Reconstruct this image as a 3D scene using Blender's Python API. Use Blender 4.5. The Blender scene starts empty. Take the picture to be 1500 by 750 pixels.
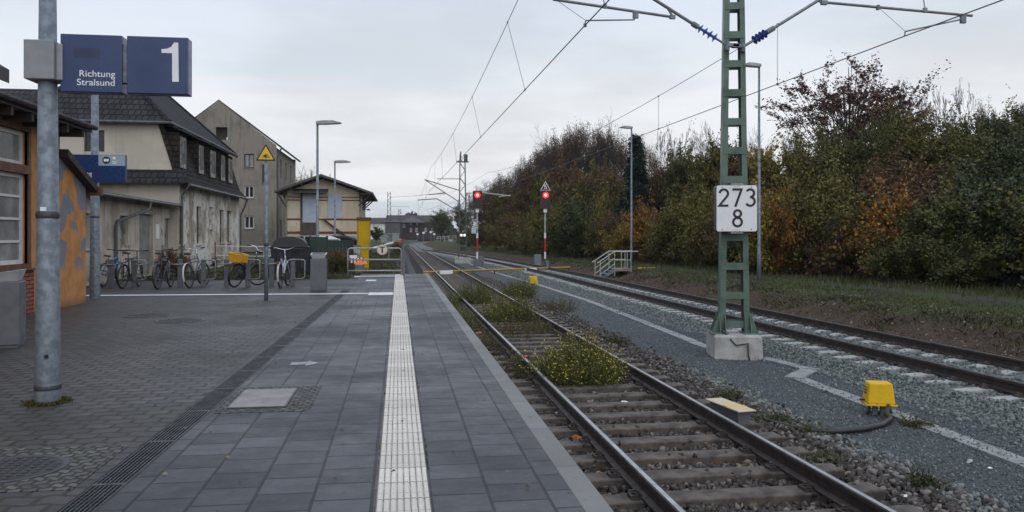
import bpy, math, random
import numpy as np
from mathutils import Vector, Matrix

random.seed(11)
RNG = np.random.default_rng(5)
scene = bpy.context.scene
C = scene.collection
R = math.radians

# ------------------------------------------------------------------ camera
FPX, UVP, VHOR, HC = 1175.0, 583.5, 345.0, 1.47
TH = math.atan((750 - UVP) / FPX)
ct, st = math.cos(TH), math.sin(TH)
cam_d = bpy.data.cameras.new('camera')
cam_d.sensor_width = 36.0
cam_d.lens = FPX / 1500 * 36.0
cam_d.shift_y = -(375 - VHOR) / 1500.0
cam_d.clip_start = 0.05
cam_d.clip_end = 6000
cam = bpy.data.objects.new('camera', cam_d)
C.objects.link(cam)
cam.location = (0, 0, HC)
cam.rotation_euler = (R(90), 0, -TH)
scene.camera = cam

# ------------------------------------------------------------------ world
world = bpy.data.worlds.new('World')
scene.world = world
world.use_nodes = True
wn, wl = world.node_tree.nodes, world.node_tree.links
wn.clear()
SUN_EL, SUN_AZ = R(32), R(163)
w_out = wn.new('ShaderNodeOutputWorld')
sky = wn.new('ShaderNodeTexSky')
sky.sky_type = 'NISHITA'
sky.sun_disc = False
sky.sun_elevation = SUN_EL
sky.sun_rotation = SUN_AZ
bg_sky = wn.new('ShaderNodeBackground')
bg_sky.inputs['Strength'].default_value = 0.09
wl.new(sky.outputs[0], bg_sky.inputs[0])
wtc = wn.new('ShaderNodeTexCoord')
sep = wn.new('ShaderNodeSeparateXYZ')
wl.new(wtc.outputs['Generated'], sep.inputs[0])
mp = wn.new('ShaderNodeMapping')
mp.inputs['Scale'].default_value = (1.0, 1.0, 9.0)
wl.new(wtc.outputs['Generated'], mp.inputs[0])
nz = wn.new('ShaderNodeTexNoise')
nz.inputs['Scale'].default_value = 1.6
nz.inputs['Detail'].default_value = 5.0
nz.inputs['Roughness'].default_value = 0.5
wl.new(mp.outputs[0], nz.inputs[0])
# the layer's height is bent by the cloud noise before the ramp
m1 = wn.new('ShaderNodeMath'); m1.operation = 'MULTIPLY_ADD'
wl.new(nz.outputs[0], m1.inputs[0]); m1.inputs[1].default_value = 0.20; m1.inputs[2].default_value = -0.10
m2 = wn.new('ShaderNodeMath'); m2.operation = 'ADD'
wl.new(sep.outputs[2], m2.inputs[0]); wl.new(m1.outputs[0], m2.inputs[1])
ramp = wn.new('ShaderNodeValToRGB')
cr = ramp.color_ramp
cr.elements[0].position = 0.0; cr.elements[0].color = (0.60, 0.64, 0.72, 1)
cr.elements[1].position = 1.0; cr.elements[1].color = (1.15, 1.28, 1.50, 1)
for p, col in ((0.062, (0.63, 0.67, 0.74)), (0.095, (0.90, 0.89, 0.905)), (0.15, (0.89, 0.90, 0.925)),
               (0.22, (0.80, 0.85, 0.915)), (0.31, (0.75, 0.82, 0.925))):
    e = cr.elements.new(p); e.color = (*col, 1)
# overcast skies are brightest overhead
for p, col in ((0.42, (0.74, 0.82, 0.95)), (0.75, (1.04, 1.15, 1.34))):
    e = cr.elements.new(p); e.color = (*col, 1)
wl.new(m2.outputs[0], ramp.inputs[0])
# soft banks of cloud, flattened towards the horizon as a real layer is
zz = wn.new('ShaderNodeMath'); zz.operation = 'ADD'; wl.new(sep.outputs[2], zz.inputs[0]); zz.inputs[1].default_value = 0.10
dv = wn.new('ShaderNodeVectorMath'); dv.operation = 'DIVIDE'
cz = wn.new('ShaderNodeCombineXYZ'); [wl.new(zz.outputs[0], cz.inputs[i]) for i in range(3)]
wl.new(wtc.outputs['Generated'], dv.inputs[0]); wl.new(cz.outputs[0], dv.inputs[1])
n2w = wn.new('ShaderNodeTexNoise'); n2w.inputs['Scale'].default_value = 0.85; n2w.inputs['Detail'].default_value = 5.0; n2w.inputs['Roughness'].default_value = 0.52
wl.new(dv.outputs[0], n2w.inputs[0])
mrw = wn.new('ShaderNodeMapRange'); mrw.interpolation_type = 'SMOOTHSTEP'
wl.new(n2w.outputs[0], mrw.inputs[0])
for i_, q_ in enumerate((0.36, 0.64, 0.91, 1.08)): mrw.inputs[i_ + 1].default_value = q_
mulw = wn.new('ShaderNodeVectorMath'); mulw.operation = 'SCALE'
wl.new(ramp.outputs[0], mulw.inputs[0]); wl.new(mrw.outputs[0], mulw.inputs[3])
bg_cl = wn.new('ShaderNodeBackground')
bg_cl.inputs['Strength'].default_value = 1.0
wl.new(mulw.outputs[0], bg_cl.inputs[0])
mixw = wn.new('ShaderNodeMixShader')
mixw.inputs[0].default_value = 0.90
wl.new(bg_sky.outputs[0], mixw.inputs[1]); wl.new(bg_cl.outputs[0], mixw.inputs[2])
wl.new(mixw.outputs[0], w_out.inputs[0])

sun_d = bpy.data.lights.new('sun', 'SUN')
sun_d.energy = 0.9
sun_d.angle = R(70)
sun_d.color = (1.0, 0.96, 0.92)
sun = bpy.data.objects.new('sun', sun_d)
C.objects.link(sun)
# light travels away from the sky's sun (rotation measured from +Y, clockwise)
sd = Vector((math.sin(SUN_AZ) * math.cos(SUN_EL), math.cos(SUN_AZ) * math.cos(SUN_EL), math.sin(SUN_EL)))
sun.rotation_euler = (-sd).to_track_quat('-Z', 'Y').to_euler()
sun.location = (0, 0, 50)

scene.view_settings.view_transform = 'Standard'
scene.view_settings.look = 'None'
scene.view_settings.exposure = 0.0
scene.view_settings.gamma = 1.0
scene.view_settings.use_curve_mapping = False
HAZE_D = 0.00016
scene.cycles.volume_bounces = 1
scene.cycles.max_bounces = 6
scene.cycles.transparent_max_bounces = 8

# ------------------------------------------------------------------ helpers
def atD(u, D):
    X = (u - UVP) * ct * D / FPX
    return X, (D - X * st) / ct
def zD(v, D):
    return HC + (VHOR - v) * D / FPX
def atY(u, Y):
    k = (u - UVP) * ct / FPX
    X = k * Y * ct / (1 - k * st)
    return X, X * st + Y * ct
def atX(u, X):
    D = FPX * X / ((u - UVP) * ct)
    return (D - X * st) / ct, D
def gnd(u, v, z):
    D = FPX * (HC - z) / (v - VHOR)
    return atD(u, D)

class MB:
    def islands(s):
        """the separate closed pieces, each as an MB of its own"""
        par = list(range(len(s.v)))
        def find(i):
            while par[i] != i: par[i] = par[par[i]]; i = par[i]
            return i
        for q in s.f:
            for i in q[1:]: par[find(i)] = find(q[0])
        out = {}
        for q in s.f:
            m = out.setdefault(find(q[0]), ({}, MB())); mp_, mb = m
            for i in q:
                if i not in mp_: mp_[i] = len(mb.v); mb.v.append(s.v[i])
            mb.f.append(tuple(mp_[i] for i in q))
        return [m[1] for m in out.values()]
    def build_each(s, *a, **k):
        for m in s.islands(): o = m.build(*a, **k)
        return o
    def __init__(s):
        s.v = []; s.f = []
    def add(s, vs, fs):
        n = len(s.v)
        s.v.extend([tuple(p) for p in vs])
        s.f.extend([tuple(i + n for i in q) for q in fs])
        return s
    def box(s, x0, x1, y0, y1, z0, z1, M=None):
        vs = [(x, y, z) for z in (z0, z1) for y in (y0, y1) for x in (x0, x1)]
        if M is not None: vs = [M @ Vector(p) for p in vs]
        return s.add(vs, [(0, 2, 3, 1), (4, 5, 7, 6), (0, 1, 5, 4), (2, 6, 7, 3), (0, 4, 6, 2), (1, 3, 7, 5)])
    def cb(s, c, d, rz=0.0, M=None):
        T = Matrix.Translation(c) @ Matrix.Rotation(rz, 4, 'Z')
        if M is not None: T = M @ T
        return s.box(-d[0] / 2, d[0] / 2, -d[1] / 2, d[1] / 2, -d[2] / 2, d[2] / 2, T)
    def tube(s, p0, p1, r0, r1=None, n=8, cap=True):
        p0, p1 = Vector(p0), Vector(p1)
        r1 = r0 if r1 is None else r1
        d = (p1 - p0)
        if d.length < 1e-6: return s
        d.normalize()
        a = Vector((0, 0, 1)) if abs(d.z) < 0.9 else Vector((1, 0, 0))
        x = d.cross(a).normalized(); y = d.cross(x)
        vs = []
        for p, r in ((p0, r0), (p1, r1)):
            for k in range(n):
                t = 2 * math.pi * k / n
                vs.append(p + x * (r * math.cos(t)) + y * (r * math.sin(t)))
        fs = [(k, (k + 1) % n, n + (k + 1) % n, n + k) for k in range(n)]
        if cap: fs += [tuple(range(n - 1, -1, -1)), tuple(range(n, 2 * n))]
        return s.add(vs, fs)
    def path(s, pts, r, n=8, closed=False):
        pts = [Vector(p) for p in pts]
        m = len(pts)
        vs, fs = [], []
        px = None
        for i, p in enumerate(pts):
            if closed: d = pts[(i + 1) % m] - pts[i - 1]
            else: d = pts[min(i + 1, m - 1)] - pts[max(i - 1, 0)]
            d.normalize()
            if px is None:
                a = Vector((0, 0, 1)) if abs(d.z) < 0.9 else Vector((1, 0, 0))
                x = d.cross(a).normalized()
            else:
                x = (px - d * px.dot(d)).normalized()
            y = d.cross(x); px = x
            rr = r[i] if isinstance(r, (list, tuple)) else r
            for k in range(n):
                t = 2 * math.pi * k / n
                vs.append(p + x * (rr * math.cos(t)) + y * (rr * math.sin(t)))
        seg = m if closed else m - 1
        for i in range(seg):
            j = (i + 1) % m
            for k in range(n):
                fs.append((i * n + k, i * n + (k + 1) % n, j * n + (k + 1) % n, j * n + k))
        if not closed:
            fs += [tuple(range(n - 1, -1, -1)), tuple((m - 1) * n + k for k in range(n))]
        return s.add(vs, fs)
    def prism(s, prof, axis, a, b):
        """closed 2D profile extruded along an axis: x -> (y,z), y -> (x,z), z -> (x,y)"""
        def P(q, t):
            return {'x': (t, q[0], q[1]), 'y': (q[0], t, q[1]), 'z': (q[0], q[1], t)}[axis]
        n = len(prof)
        vs = [P(q, a) for q in prof] + [P(q, b) for q in prof]
        fs = [(k, (k + 1) % n, n + (k + 1) % n, n + k) for k in range(n)]
        fs += [tuple(range(n - 1, -1, -1)), tuple(range(n, 2 * n))]
        return s.add(vs, fs)
    def lathe(s, prof, n=16, c=(0, 0, 0)):
        vs, fs = [], []
        for r, z in prof:
            for k in range(n):
                t = 2 * math.pi * k / n
                vs.append((c[0] + r * math.cos(t), c[1] + r * math.sin(t), c[2] + z))
        for i in range(len(prof) - 1):
            for k in range(n):
                fs.append((i * n + k, i * n + (k + 1) % n, (i + 1) * n + (k + 1) % n, (i + 1) * n + k))
        fs += [tuple(range(n - 1, -1, -1)), tuple((len(prof) - 1) * n + k for k in range(n))]
        return s.add(vs, fs)
    def torus(s, c, R_, r, axis='x', n=28, m=6, sq=1.0):
        pts = []
        for k in range(n):
            t = 2 * math.pi * k / n
            a, b = R_ * math.cos(t), R_ * math.sin(t)
            pts.append({'x': (c[0], c[1] + a, c[2] + b), 'y': (c[0] + a, c[1], c[2] + b), 'z': (c[0] + a, c[1] + b, c[2])}[axis])
        return s.path(pts, r, m, True)
    def sheet(s, pts):
        return s.add(pts, [tuple(range(len(pts)))])
    def build(s, name, mat, parent=None, smooth=False, world=False, bevel=0.0, fix=True):
        me = bpy.data.meshes.new(name)
        vs = s.v
        if world and parent is not None:
            Mi = parent.matrix_basis.inverted() if parent.parent is None else (parent.parent.matrix_basis @ parent.matrix_basis).inverted()
            vs = [tuple(Mi @ Vector(p)) for p in vs]
        me.from_pydata(vs, [], s.f)
        if fix:
            import bmesh
            bm = bmesh.new(); bm.from_mesh(me)
            bmesh.ops.recalc_face_normals(bm, faces=bm.faces)
            bm.to_mesh(me); bm.free()
        if mat is not None: me.materials.append(mat)
        if smooth:
            me.polygons.foreach_set('use_smooth', [True] * len(me.polygons))
        o = bpy.data.objects.new(name, me)
        C.objects.link(o)
        if parent is not None: o.parent = parent
        if bevel:
            b = o.modifiers.new('bevel', 'BEVEL'); b.width = bevel; b.segments = 2; b.limit_method = 'ANGLE'
            b.angle_limit = R(40)
        return o

def npmesh(name, verts, faces, mat, parent=None, smooth=False):
    """verts (n,3); faces (m,k) all of one size"""
    me = bpy.data.meshes.new(name)
    verts = np.asarray(verts, np.float32); faces = np.asarray(faces, np.int32)
    k = faces.shape[1]
    me.vertices.add(len(verts)); me.vertices.foreach_set('co', verts.ravel())
    me.loops.add(faces.size); me.loops.foreach_set('vertex_index', faces.ravel())
    me.polygons.add(len(faces))
    me.polygons.foreach_set('loop_start', np.arange(0, faces.size, k, dtype=np.int32))
    me.polygons.foreach_set('loop_total', np.full(len(faces), k, np.int32))
    if smooth: me.polygons.foreach_set('use_smooth', np.ones(len(faces), bool))
    me.update(calc_edges=True); me.validate()
    if mat is not None: me.materials.append(mat)
    if name is None: return me
    o = bpy.data.objects.new(name, me)
    C.objects.link(o)
    if parent is not None: o.parent = parent
    return o

def tag(o, label=None, cat=None, group=None, kind=None):
    if label: o['label'] = label
    if cat: o['category'] = cat
    if group: o['group'] = group
    if kind: o['kind'] = kind
    return o
def thing(name, label, cat, loc=(0, 0, 0), rz=0.0, group=None):
    o = bpy.data.objects.new(name, None)
    o.empty_display_size = 0.2
    C.objects.link(o)
    o.location = loc; o.rotation_euler = (0, 0, rz)
    o.matrix_basis = Matrix.Translation(loc) @ Matrix.Rotation(rz, 4, 'Z')
    return tag(o, label, cat, group)
def copy_tree(o, parent=None):
    c = o.copy(); C.objects.link(c)
    if parent is not None: c.parent = parent
    for ch in list(o.children): copy_tree(ch, c)
    return c
def text(name, body, size, mat, M, parent=None, ext=0.002, bold=0.0, align='CENTER', sx=1.0, spacing=1.0):
    cu = bpy.data.curves.new(name, 'FONT')
    cu.body = body; cu.size = size; cu.extrude = ext; cu.offset = bold
    cu.align_x = align; cu.align_y = 'CENTER'; cu.space_line = 0.95; cu.space_character = spacing
    cu.materials.append(mat)
    tmp = bpy.data.objects.new(name, cu); C.objects.link(tmp)
    bpy.context.view_layer.update()
    me = bpy.data.meshes.new_from_object(tmp.evaluated_get(bpy.context.evaluated_depsgraph_get()))
    bpy.data.objects.remove(tmp); bpy.data.curves.remove(cu)
    if not me.materials: me.materials.append(mat)
    o = bpy.data.objects.new(name, me); C.objects.link(o)
    M = M @ Matrix.Diagonal((sx, 1, 1, 1))
    if parent is not None:
        o.parent = parent
    o.matrix_basis = M
    return o
def _arc(cx, cy, r, a0, a1, n=16, ry=None):
    return [(cx + r * math.cos(R(a0 + (a1 - a0) * k / n)), cy + (ry or r) * math.sin(R(a0 + (a1 - a0) * k / n))) for k in range(n + 1)]
DIGITS = {
 '2': [(_arc(.28, .715, .225, 172, -38) + [(.045, .06), (.53, .06)], False)],
 '7': [([(.03, .94), (.52, .94), (.19, 0)], False)],
 '3': [(_arc(.255, .735, .205, 150, -88), False), (_arc(.255, .285, .235, 92, -152), False)],
 '8': [(_arc(.28, .745, .185, 0, 360)[:-1], True), (_arc(.28, .29, .232, 0, 360)[:-1], True)],
 '5': [([(.47, .94), (.12, .94), (.085, .50)] + _arc(.265, .31, .235, 118, -150), False)],
}
def digit_strokes(mb, ch, x, z, h, sw, y0, y1):
    """one figure drawn as even-width strokes on an upright face"""
    for pts, closed in DIGITS[ch]:
        P = [Vector((p[0], p[1])) for p in pts]; n = len(P); L, Rr = [], []
        for i in range(n):
            a = P[i - 1] if (closed or i > 0) else None; b = P[(i + 1) % n] if (closed or i < n - 1) else None
            d1 = (P[i] - a).normalized() if a is not None else (b - P[i]).normalized(); d2 = (b - P[i]).normalized() if b is not None else d1
            t = (d1 + d2); t = t.normalized() if t.length > 1e-3 else d1
            nn = Vector((-t.y, t.x)); k = 1 / max(.45, nn.dot(Vector((-d1.y, d1.x))))
            L.append(P[i] + nn * sw / 2 * k); Rr.append(P[i] - nn * sw / 2 * k)
        base = len(mb.v)
        for yy in (y0, y1):
            for q in L + Rr: mb.v.append((x + q.x * h, yy, z + q.y * h))
        m = n if closed else n - 1; o2 = 2 * n
        for i in range(m):
            j = (i + 1) % n
            for F in ((i, j, n + j, n + i), (o2 + i, o2 + n + i, o2 + n + j, o2 + j), (i, o2 + i, o2 + j, j), (n + i, n + j, o2 + n + j, o2 + n + i)):
                mb.f.append(tuple(base + q for q in F))
    return mb
# a frame whose local XY lies on an upright face looking towards -Y
FACE = Matrix.Rotation(R(90), 4, 'X')

# ------------------------------------------------------------------ materials
def nodes(name):
    m = bpy.data.materials.new(name); m.use_nodes = True
    nt = m.node_tree; nt.nodes.clear()
    out = nt.nodes.new('ShaderNodeOutputMaterial')
    bs = nt.nodes.new('ShaderNodeBsdfPrincipled')
    nt.links.new(bs.outputs[0], out.inputs[0])
    return m, nt, bs
def N(nt, t, **kw):
    n = nt.nodes.new(t)
    for k, v in kw.items(): setattr(n, k, v)
    return n
def mixc(nt, fac, a, b, mode='MIX'):
    n = nt.nodes.new('ShaderNodeMix'); n.data_type = 'RGBA'; n.blend_type = mode
    for i, x in ((0, fac), (6, a), (7, b)):
        if isinstance(x, (int, float)): n.inputs[i].default_value = x
        elif isinstance(x, tuple): n.inputs[i].default_value = (*x[:3], 1)
        else: nt.links.new(x, n.inputs[i])
    return n.outputs[2]
def noise(nt, co, scale, detail=4, rough=0.55):
    n = nt.nodes.new('ShaderNodeTexNoise')
    n.inputs['Scale'].default_value = scale; n.inputs['Detail'].default_value = detail
    n.inputs['Roughness'].default_value = rough
    nt.links.new(co, n.inputs['Vector'])
    return n.outputs[0]
def rng(nt, x, a, b, c=0.0, d=1.0, smooth=True):
    n = nt.nodes.new('ShaderNodeMapRange')
    n.interpolation_type = 'SMOOTHSTEP' if smooth else 'LINEAR'
    nt.links.new(x, n.inputs[0])
    for i, q in enumerate((a, b, c, d)): n.inputs[i + 1].default_value = q
    return n.outputs[0]
def math_(nt, op, a, b=0.0):
    n = nt.nodes.new('ShaderNodeMath'); n.operation = op
    for i, x in enumerate((a, b)):
        if isinstance(x, (int, float)): n.inputs[i].default_value = x
        else: nt.links.new(x, n.inputs[i])
    return n.outputs[0]
def bump(nt, bs, h, strength=0.3, dist=0.01):
    b = nt.nodes.new('ShaderNodeBump')
    b.inputs['Strength'].default_value = strength; b.inputs['Distance'].default_value = dist
    nt.links.new(h, b.inputs['Height']); nt.links.new(b.outputs[0], bs.inputs['Normal'])
def objco(nt):
    return nt.nodes.new('ShaderNodeTexCoord').outputs['Object']

MATS = {}
def pm(name, col, col2=None, scale=6.0, rough=0.6, metal=0.0, bmp=0.15, bscale=40.0, dist=0.004, cut=(0.35, 0.7), rvar=0.1):
    """weathered surface: two colours broken up by noise, fine bump, uneven gloss"""
    if name in MATS: return MATS[name]
    m, nt, bs = nodes(name)
    co = objco(nt)
    col2 = col2 or tuple(x * 0.72 for x in col)
    n1 = noise(nt, co, scale, 6, 0.62)
    f = rng(nt, n1, *cut)
    nt.links.new(mixc(nt, f, col, col2), bs.inputs['Base Color'])
    bs.inputs['Metallic'].default_value = metal
    n2 = noise(nt, co, bscale, 3)
    nt.links.new(rng(nt, n1, 0.3, 0.7, rough - rvar, min(1, rough + rvar)), bs.inputs['Roughness'])
    if bmp: bump(nt, bs, n2, bmp, dist)
    MATS[name] = m
    return m
def emit(name, col, strength):
    m, nt, bs = nodes(name)
    bs.inputs['Base Color'].default_value = (*[x * 0.3 for x in col], 1)
    bs.inputs['Emission Color'].default_value = (*col, 1)
    bs.inputs['Emission Strength'].default_value = strength
    return m

GALV = pm('galvanised_steel', (0.185, 0.215, 0.245), (0.115, 0.137, 0.160), 11, 0.55, 0.25, 0.1, 60, cut=(0.38, 0.62))
GREYPAINT = pm('grey_paint', (0.115, 0.118, 0.135), (0.088, 0.091, 0.104), 5, 0.45, 0, 0.06)
DARKGREY = pm('dark_grey_paint', (0.045, 0.047, 0.055), None, 5, 0.45)
BLACK = pm('black_plastic', (0.012, 0.012, 0.014), (0.02, 0.02, 0.022), 8, 0.45, 0, 0.05)
RUBBER = pm('rubber', (0.014, 0.014, 0.014), (0.03, 0.029, 0.027), 10, 0.8)
BLUE = pm('sign_blue', (0.020, 0.043, 0.128), (0.016, 0.035, 0.106), 3, 0.32, 0, 0.0)
BLUEDARK = pm('sign_blue_patch', (0.018, 0.029, 0.075), None, 3, 0.4, 0, 0.0)
LIGHTBLUE = pm('sign_pale_blue', (0.30, 0.38, 0.46), (0.27, 0.34, 0.42), 3, 0.35, 0, 0.0)
WHITE = pm('white_paint', (0.72, 0.73, 0.74), (0.60, 0.61, 0.62), 5, 0.45, 0, 0.03, cut=(0.5, 0.85))
LETTER = pm('white_lettering', (0.78, 0.79, 0.81), (0.72, 0.73, 0.76), 5, 0.5, 0, 0.0)
INK = pm('black_lettering', (0.012, 0.012, 0.014), None, 5, 0.5, 0, 0.0)
MASTGREEN = pm('mast_green', (0.086, 0.138, 0.108), (0.052, 0.080, 0.062), 3.2, 0.5, 0, 0.08, cut=(0.42, 0.75))
YELLOW = pm('yellow_paint', (0.72, 0.44, 0.010), (0.60, 0.36, 0.010), 5, 0.42, 0, 0.06, cut=(0.45, 0.8))
RED = pm('red_paint', (0.36, 0.022, 0.022), (0.28, 0.02, 0.02), 5, 0.45, 0, 0.04)
RAILSIDE = pm('rusty_rail', (0.036, 0.023, 0.019), (0.015, 0.011, 0.010), 9, 0.62, 0.0, 0.3)
RAILTOP = pm('polished_rail', (0.46, 0.46, 0.47), (0.34, 0.34, 0.35), 4, 0.30, 0.9, 0.03)
SLEEPOLD = pm('old_sleeper', (0.106, 0.088, 0.074), (0.040, 0.032, 0.027), 5, 0.85, 0, 0.4, 45, 0.006)
SLEEPNEW = pm('concrete_sleeper', (0.36, 0.36, 0.345), (0.24, 0.24, 0.225), 9, 0.8, 0, 0.25)
CONC = pm('concrete', (0.40, 0.40, 0.385), (0.26, 0.255, 0.24), 4, 0.85, 0, 0.3, 30, 0.006)
TROUGH = pm('trough_concrete', (0.25, 0.26, 0.26), (0.155, 0.162, 0.16), 6, 0.85, 0, 0.25)
CHROME = pm('chrome', (0.6, 0.61, 0.63), (0.45, 0.46, 0.48), 10, 0.25, 0.9, 0.02)
INSUL = pm('blue_insulator', (0.06, 0.11, 0.42), (0.04, 0.07, 0.28), 8, 0.2, 0, 0)
WIRE = pm('wire', (0.06, 0.065, 0.07), (0.045, 0.047, 0.05), 4, 0.5, 0.3, 0)
GLASS = pm('window_glass', (0.028, 0.033, 0.036), (0.016, 0.018, 0.02), 2, 0.08, 0, 0.0, rvar=0.03)
CURTAIN = pm('curtained_glass', (0.30, 0.30, 0.29), (0.15, 0.152, 0.15), 1.6, 0.15, 0, 0.0, rvar=0.05)
FRAMEWHITE = pm('window_frame_white', (0.62, 0.62, 0.62), (0.5, 0.5, 0.49), 6, 0.5)
BROWNWOOD = pm('brown_wood', (0.13, 0.055, 0.026), (0.085, 0.036, 0.018), 6, 0.6, 0, 0.25)
DARKWOOD = pm('dark_wood', (0.030, 0.019, 0.015), (0.020, 0.013, 0.011), 6, 0.7, 0, 0.25)
ROOFEDGE = pm('roof_edge', (0.022, 0.022, 0.024), (0.034, 0.031, 0.03), 6, 0.6, 0, 0.2)
ZINC = pm('zinc_gutter', (0.10, 0.105, 0.11), (0.06, 0.06, 0.06), 6, 0.5, 0.3)
# ------------------------------------------------------------------ terrain
RAILZ1, RAILZ2 = -0.52, -0.46
PEDGE, PEND = 1.137, 31.0
def sstep(x, a, b):
    t = np.clip((x - a) / (b - a), 0, 1)
    return t * t * (3 - 2 * t)
def t2_off(Y):        # how far track 2 has swung towards track 1
    Y = np.asarray(Y, float)
    return np.where(Y < 30, 0.012 * (Y - 10), 0.24 + 0.0 * Y) + np.where(Y > 30, ((np.minimum(Y, 112) - 30) ** 2.0) * 0.00066, 0)
def t1_x(Y):          # track 1 centre: straight, then a curve to the right
    Y = np.asarray(Y, float)
    return 2.78 + np.where(Y > 130, (Y - 130) ** 2 * 0.000268, 0)
T2C = 8.83
def t2_x(Y): return np.maximum(T2C - t2_off(Y), t1_x(Y))
_ph = RNG.uniform(0, 6.28, (8,))
def wob(X, Y, f, k=0):
    return (np.sin(X * f + _ph[k]) * np.cos(Y * f * 0.83 + _ph[k + 1]) + 0.5 * np.sin(X * f * 2.3 + Y * f * 1.7 + _ph[k + 2]))
def terrain(X, Y):
    X = np.asarray(X, float); Y = np.asarray(Y, float)
    a = t1_x(Y) - 2.78; b = t2_x(Y) - T2C
    Xa, Xb = X - a, X - b
    near = Y < PEND + 0.4
    # left of the tracks
    z = np.where(near, -0.05 - 0.85 * sstep(Xa, 0.45, 0.95), -0.06 - 0.68 * sstep(Xa, -0.6, 1.3) + 0.02 * wob(X, Y, 0.8))
    z = np.where((X < -14) | (Y > 50), z + 0.05 * wob(X, Y, 0.15, 1) * sstep(-Xa, -1, 3), z)
    mid = -0.768 + 0 * X
    mid = mid - 0.017 * sstep(Xa, 4.3, 4.9) + 0.012 * wob(X, Y, 2.1, 2)
    sw = np.where(near, sstep(Xa, 0.95, 0.97), sstep(Xa, 1.0, 1.5))
    z = z * (1 - sw) + mid * sw
    # track 2 bed
    bed = sstep(Xb, 6.95, 7.45) * (1 - sstep(Xb, 10.15, 10.75))
    z = np.where(Xb > 6.5, -0.785 + 0.128 * bed + 0.010 * wob(X, Y, 2.6, 3), z)
    # bank
    bk = Xb - 1.5 * np.exp(-((Y - 42.3) / 2.0) ** 2) - 0.18 * wob(X, Y, 0.55, 4) - 0.10 * wob(X, Y, 1.7, 2)
    rise = sstep(bk, 10.9, 12.45)
    zb = 0.47 * rise + 0.09 * sstep(Xb, 13.5, 18.0)
    rough = rise * (1 - sstep(Xb, 14.5, 17)) * (0.028 * wob(X, Y, 1.3, 3) + 0.02 * wob(X, Y, 3.7, 1)) + sstep(bk, 10.9, 11.4) * (1 - rise) * 0.05 * wob(X, Y, 2.9, 2)
    hill = 6.5 * sstep(Xb, 19, 62) + 16 * sstep(Xb, 50, 210) * (1 - 0.75 * sstep(Y, 120, 300))
    hill = hill * (1 - 0.8 * sstep(Y, 170, 300))
    return z + np.where(Xb > 10.4, zb + rough + hill, 0)

xs = np.concatenate([[-500, -250, -140, -90], np.arange(-60, -12, 3.0), np.arange(-12, 0.2, 0.6), np.arange(0.3, 4.9, 0.15),
                     np.arange(5.0, 13.6, 0.13), np.arange(13.7, 22, 0.45), np.arange(22.5, 70, 2.5), [80, 95, 115, 140, 180, 230, 300, 420, 500]])
ys = np.concatenate([[-60, -30, -12, -4, 0], np.arange(2, 24, 0.22), np.arange(24, 60, 0.5), np.arange(60, 140, 1.6), np.arange(142, 330, 6.0), [360, 420, 520, 650, 800]])
GX, GY = np.meshgrid(xs, ys)
GZ = terrain(GX, GY)
nx, ny = len(xs), len(ys)
idx = np.arange(nx * ny).reshape(ny, nx)
gf = np.stack([idx[:-1, :-1], idx[:-1, 1:], idx[1:, 1:], idx[1:, :-1]], -1).reshape(-1, 4)
gm, nt, bs = nodes('ground_cover')
geo = N(nt, 'ShaderNodeNewGeometry'); co = geo.outputs['Position']
def attr(n):
    a = N(nt, 'ShaderNodeAttribute'); a.attribute_name = n; return a.outputs['Fac']
nbig = noise(nt, co, 0.6, 6, 0.6); nmid = noise(nt, co, 3.0, 6, 0.65); nfine = noise(nt, co, 26, 4, 0.6); nvf = noise(nt, co, 90, 3, 0.6)
vor = N(nt, 'ShaderNodeTexVoronoi'); vor.inputs['Scale'].default_value = 42; nt.links.new(co, vor.inputs['Vector'])
vsep = N(nt, 'ShaderNodeSeparateColor'); nt.links.new(vor.outputs['Color'], vsep.inputs[0])
vor2 = N(nt, 'ShaderNodeTexVoronoi'); vor2.inputs['Scale'].default_value = 17; nt.links.new(co, vor2.inputs['Vector'])
vsep2 = N(nt, 'ShaderNodeSeparateColor'); nt.links.new(vor2.outputs['Color'], vsep2.inputs[0])
grav = mixc(nt, vsep.outputs[0], (0.045, 0.052, 0.056), (0.118, 0.132, 0.139))
grav = mixc(nt, rng(nt, nbig, 0.4, 0.7, 0.0, 0.5), grav, (0.080, 0.085, 0.085))
b1 = mixc(nt, vsep2.outputs[0], (0.022, 0.019, 0.018), (0.058, 0.053, 0.049))
b2 = mixc(nt, vsep2.outputs[0], (0.070, 0.080, 0.076), (0.20, 0.215, 0.203))
soil = mixc(nt, nmid, (0.036, 0.026, 0.019), (0.098, 0.068, 0.049))
soil = mixc(nt, rng(nt, nfine, 0.60, 0.68, 0, 0.8), soil, (0.20, 0.17, 0.135))
grass = mixc(nt, nmid, (0.024, 0.038, 0.010), (0.070, 0.088, 0.026))
grass = mixc(nt, rng(nt, nbig, 0.40, 0.62, 0, 0.85), grass, (0.046, 0.042, 0.032))
grass = mixc(nt, rng(nt, nfine, 0.62, 0.7, 0, 0.6), grass, (0.115, 0.105, 0.08))
dirt = mixc(nt, nmid, (0.045, 0.044, 0.042), (0.085, 0.083, 0.080))
def edge(w, soft=0.12):
    s = math_(nt, 'ADD', attr(w), math_(nt, 'MULTIPLY', math_(nt, 'SUBTRACT', nmid, 0.5), 0.9))
    return rng(nt, s, 0.5 - soft, 0.5 + soft)
colr = mixc(nt, edge('ballast_old'), grav, b1)
colr = mixc(nt, edge('ballast_new'), colr, b2)
colr = mixc(nt, edge('soil'), colr, soil)
colr = mixc(nt, edge('dirt'), colr, dirt)
colr = mixc(nt, edge('grass'), colr, grass)
nt.links.new(colr, bs.inputs['Base Color'])
bs.inputs['Roughness'].default_value = 0.95
bs.inputs['Specular IOR Level'].default_value = 0.1
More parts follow.
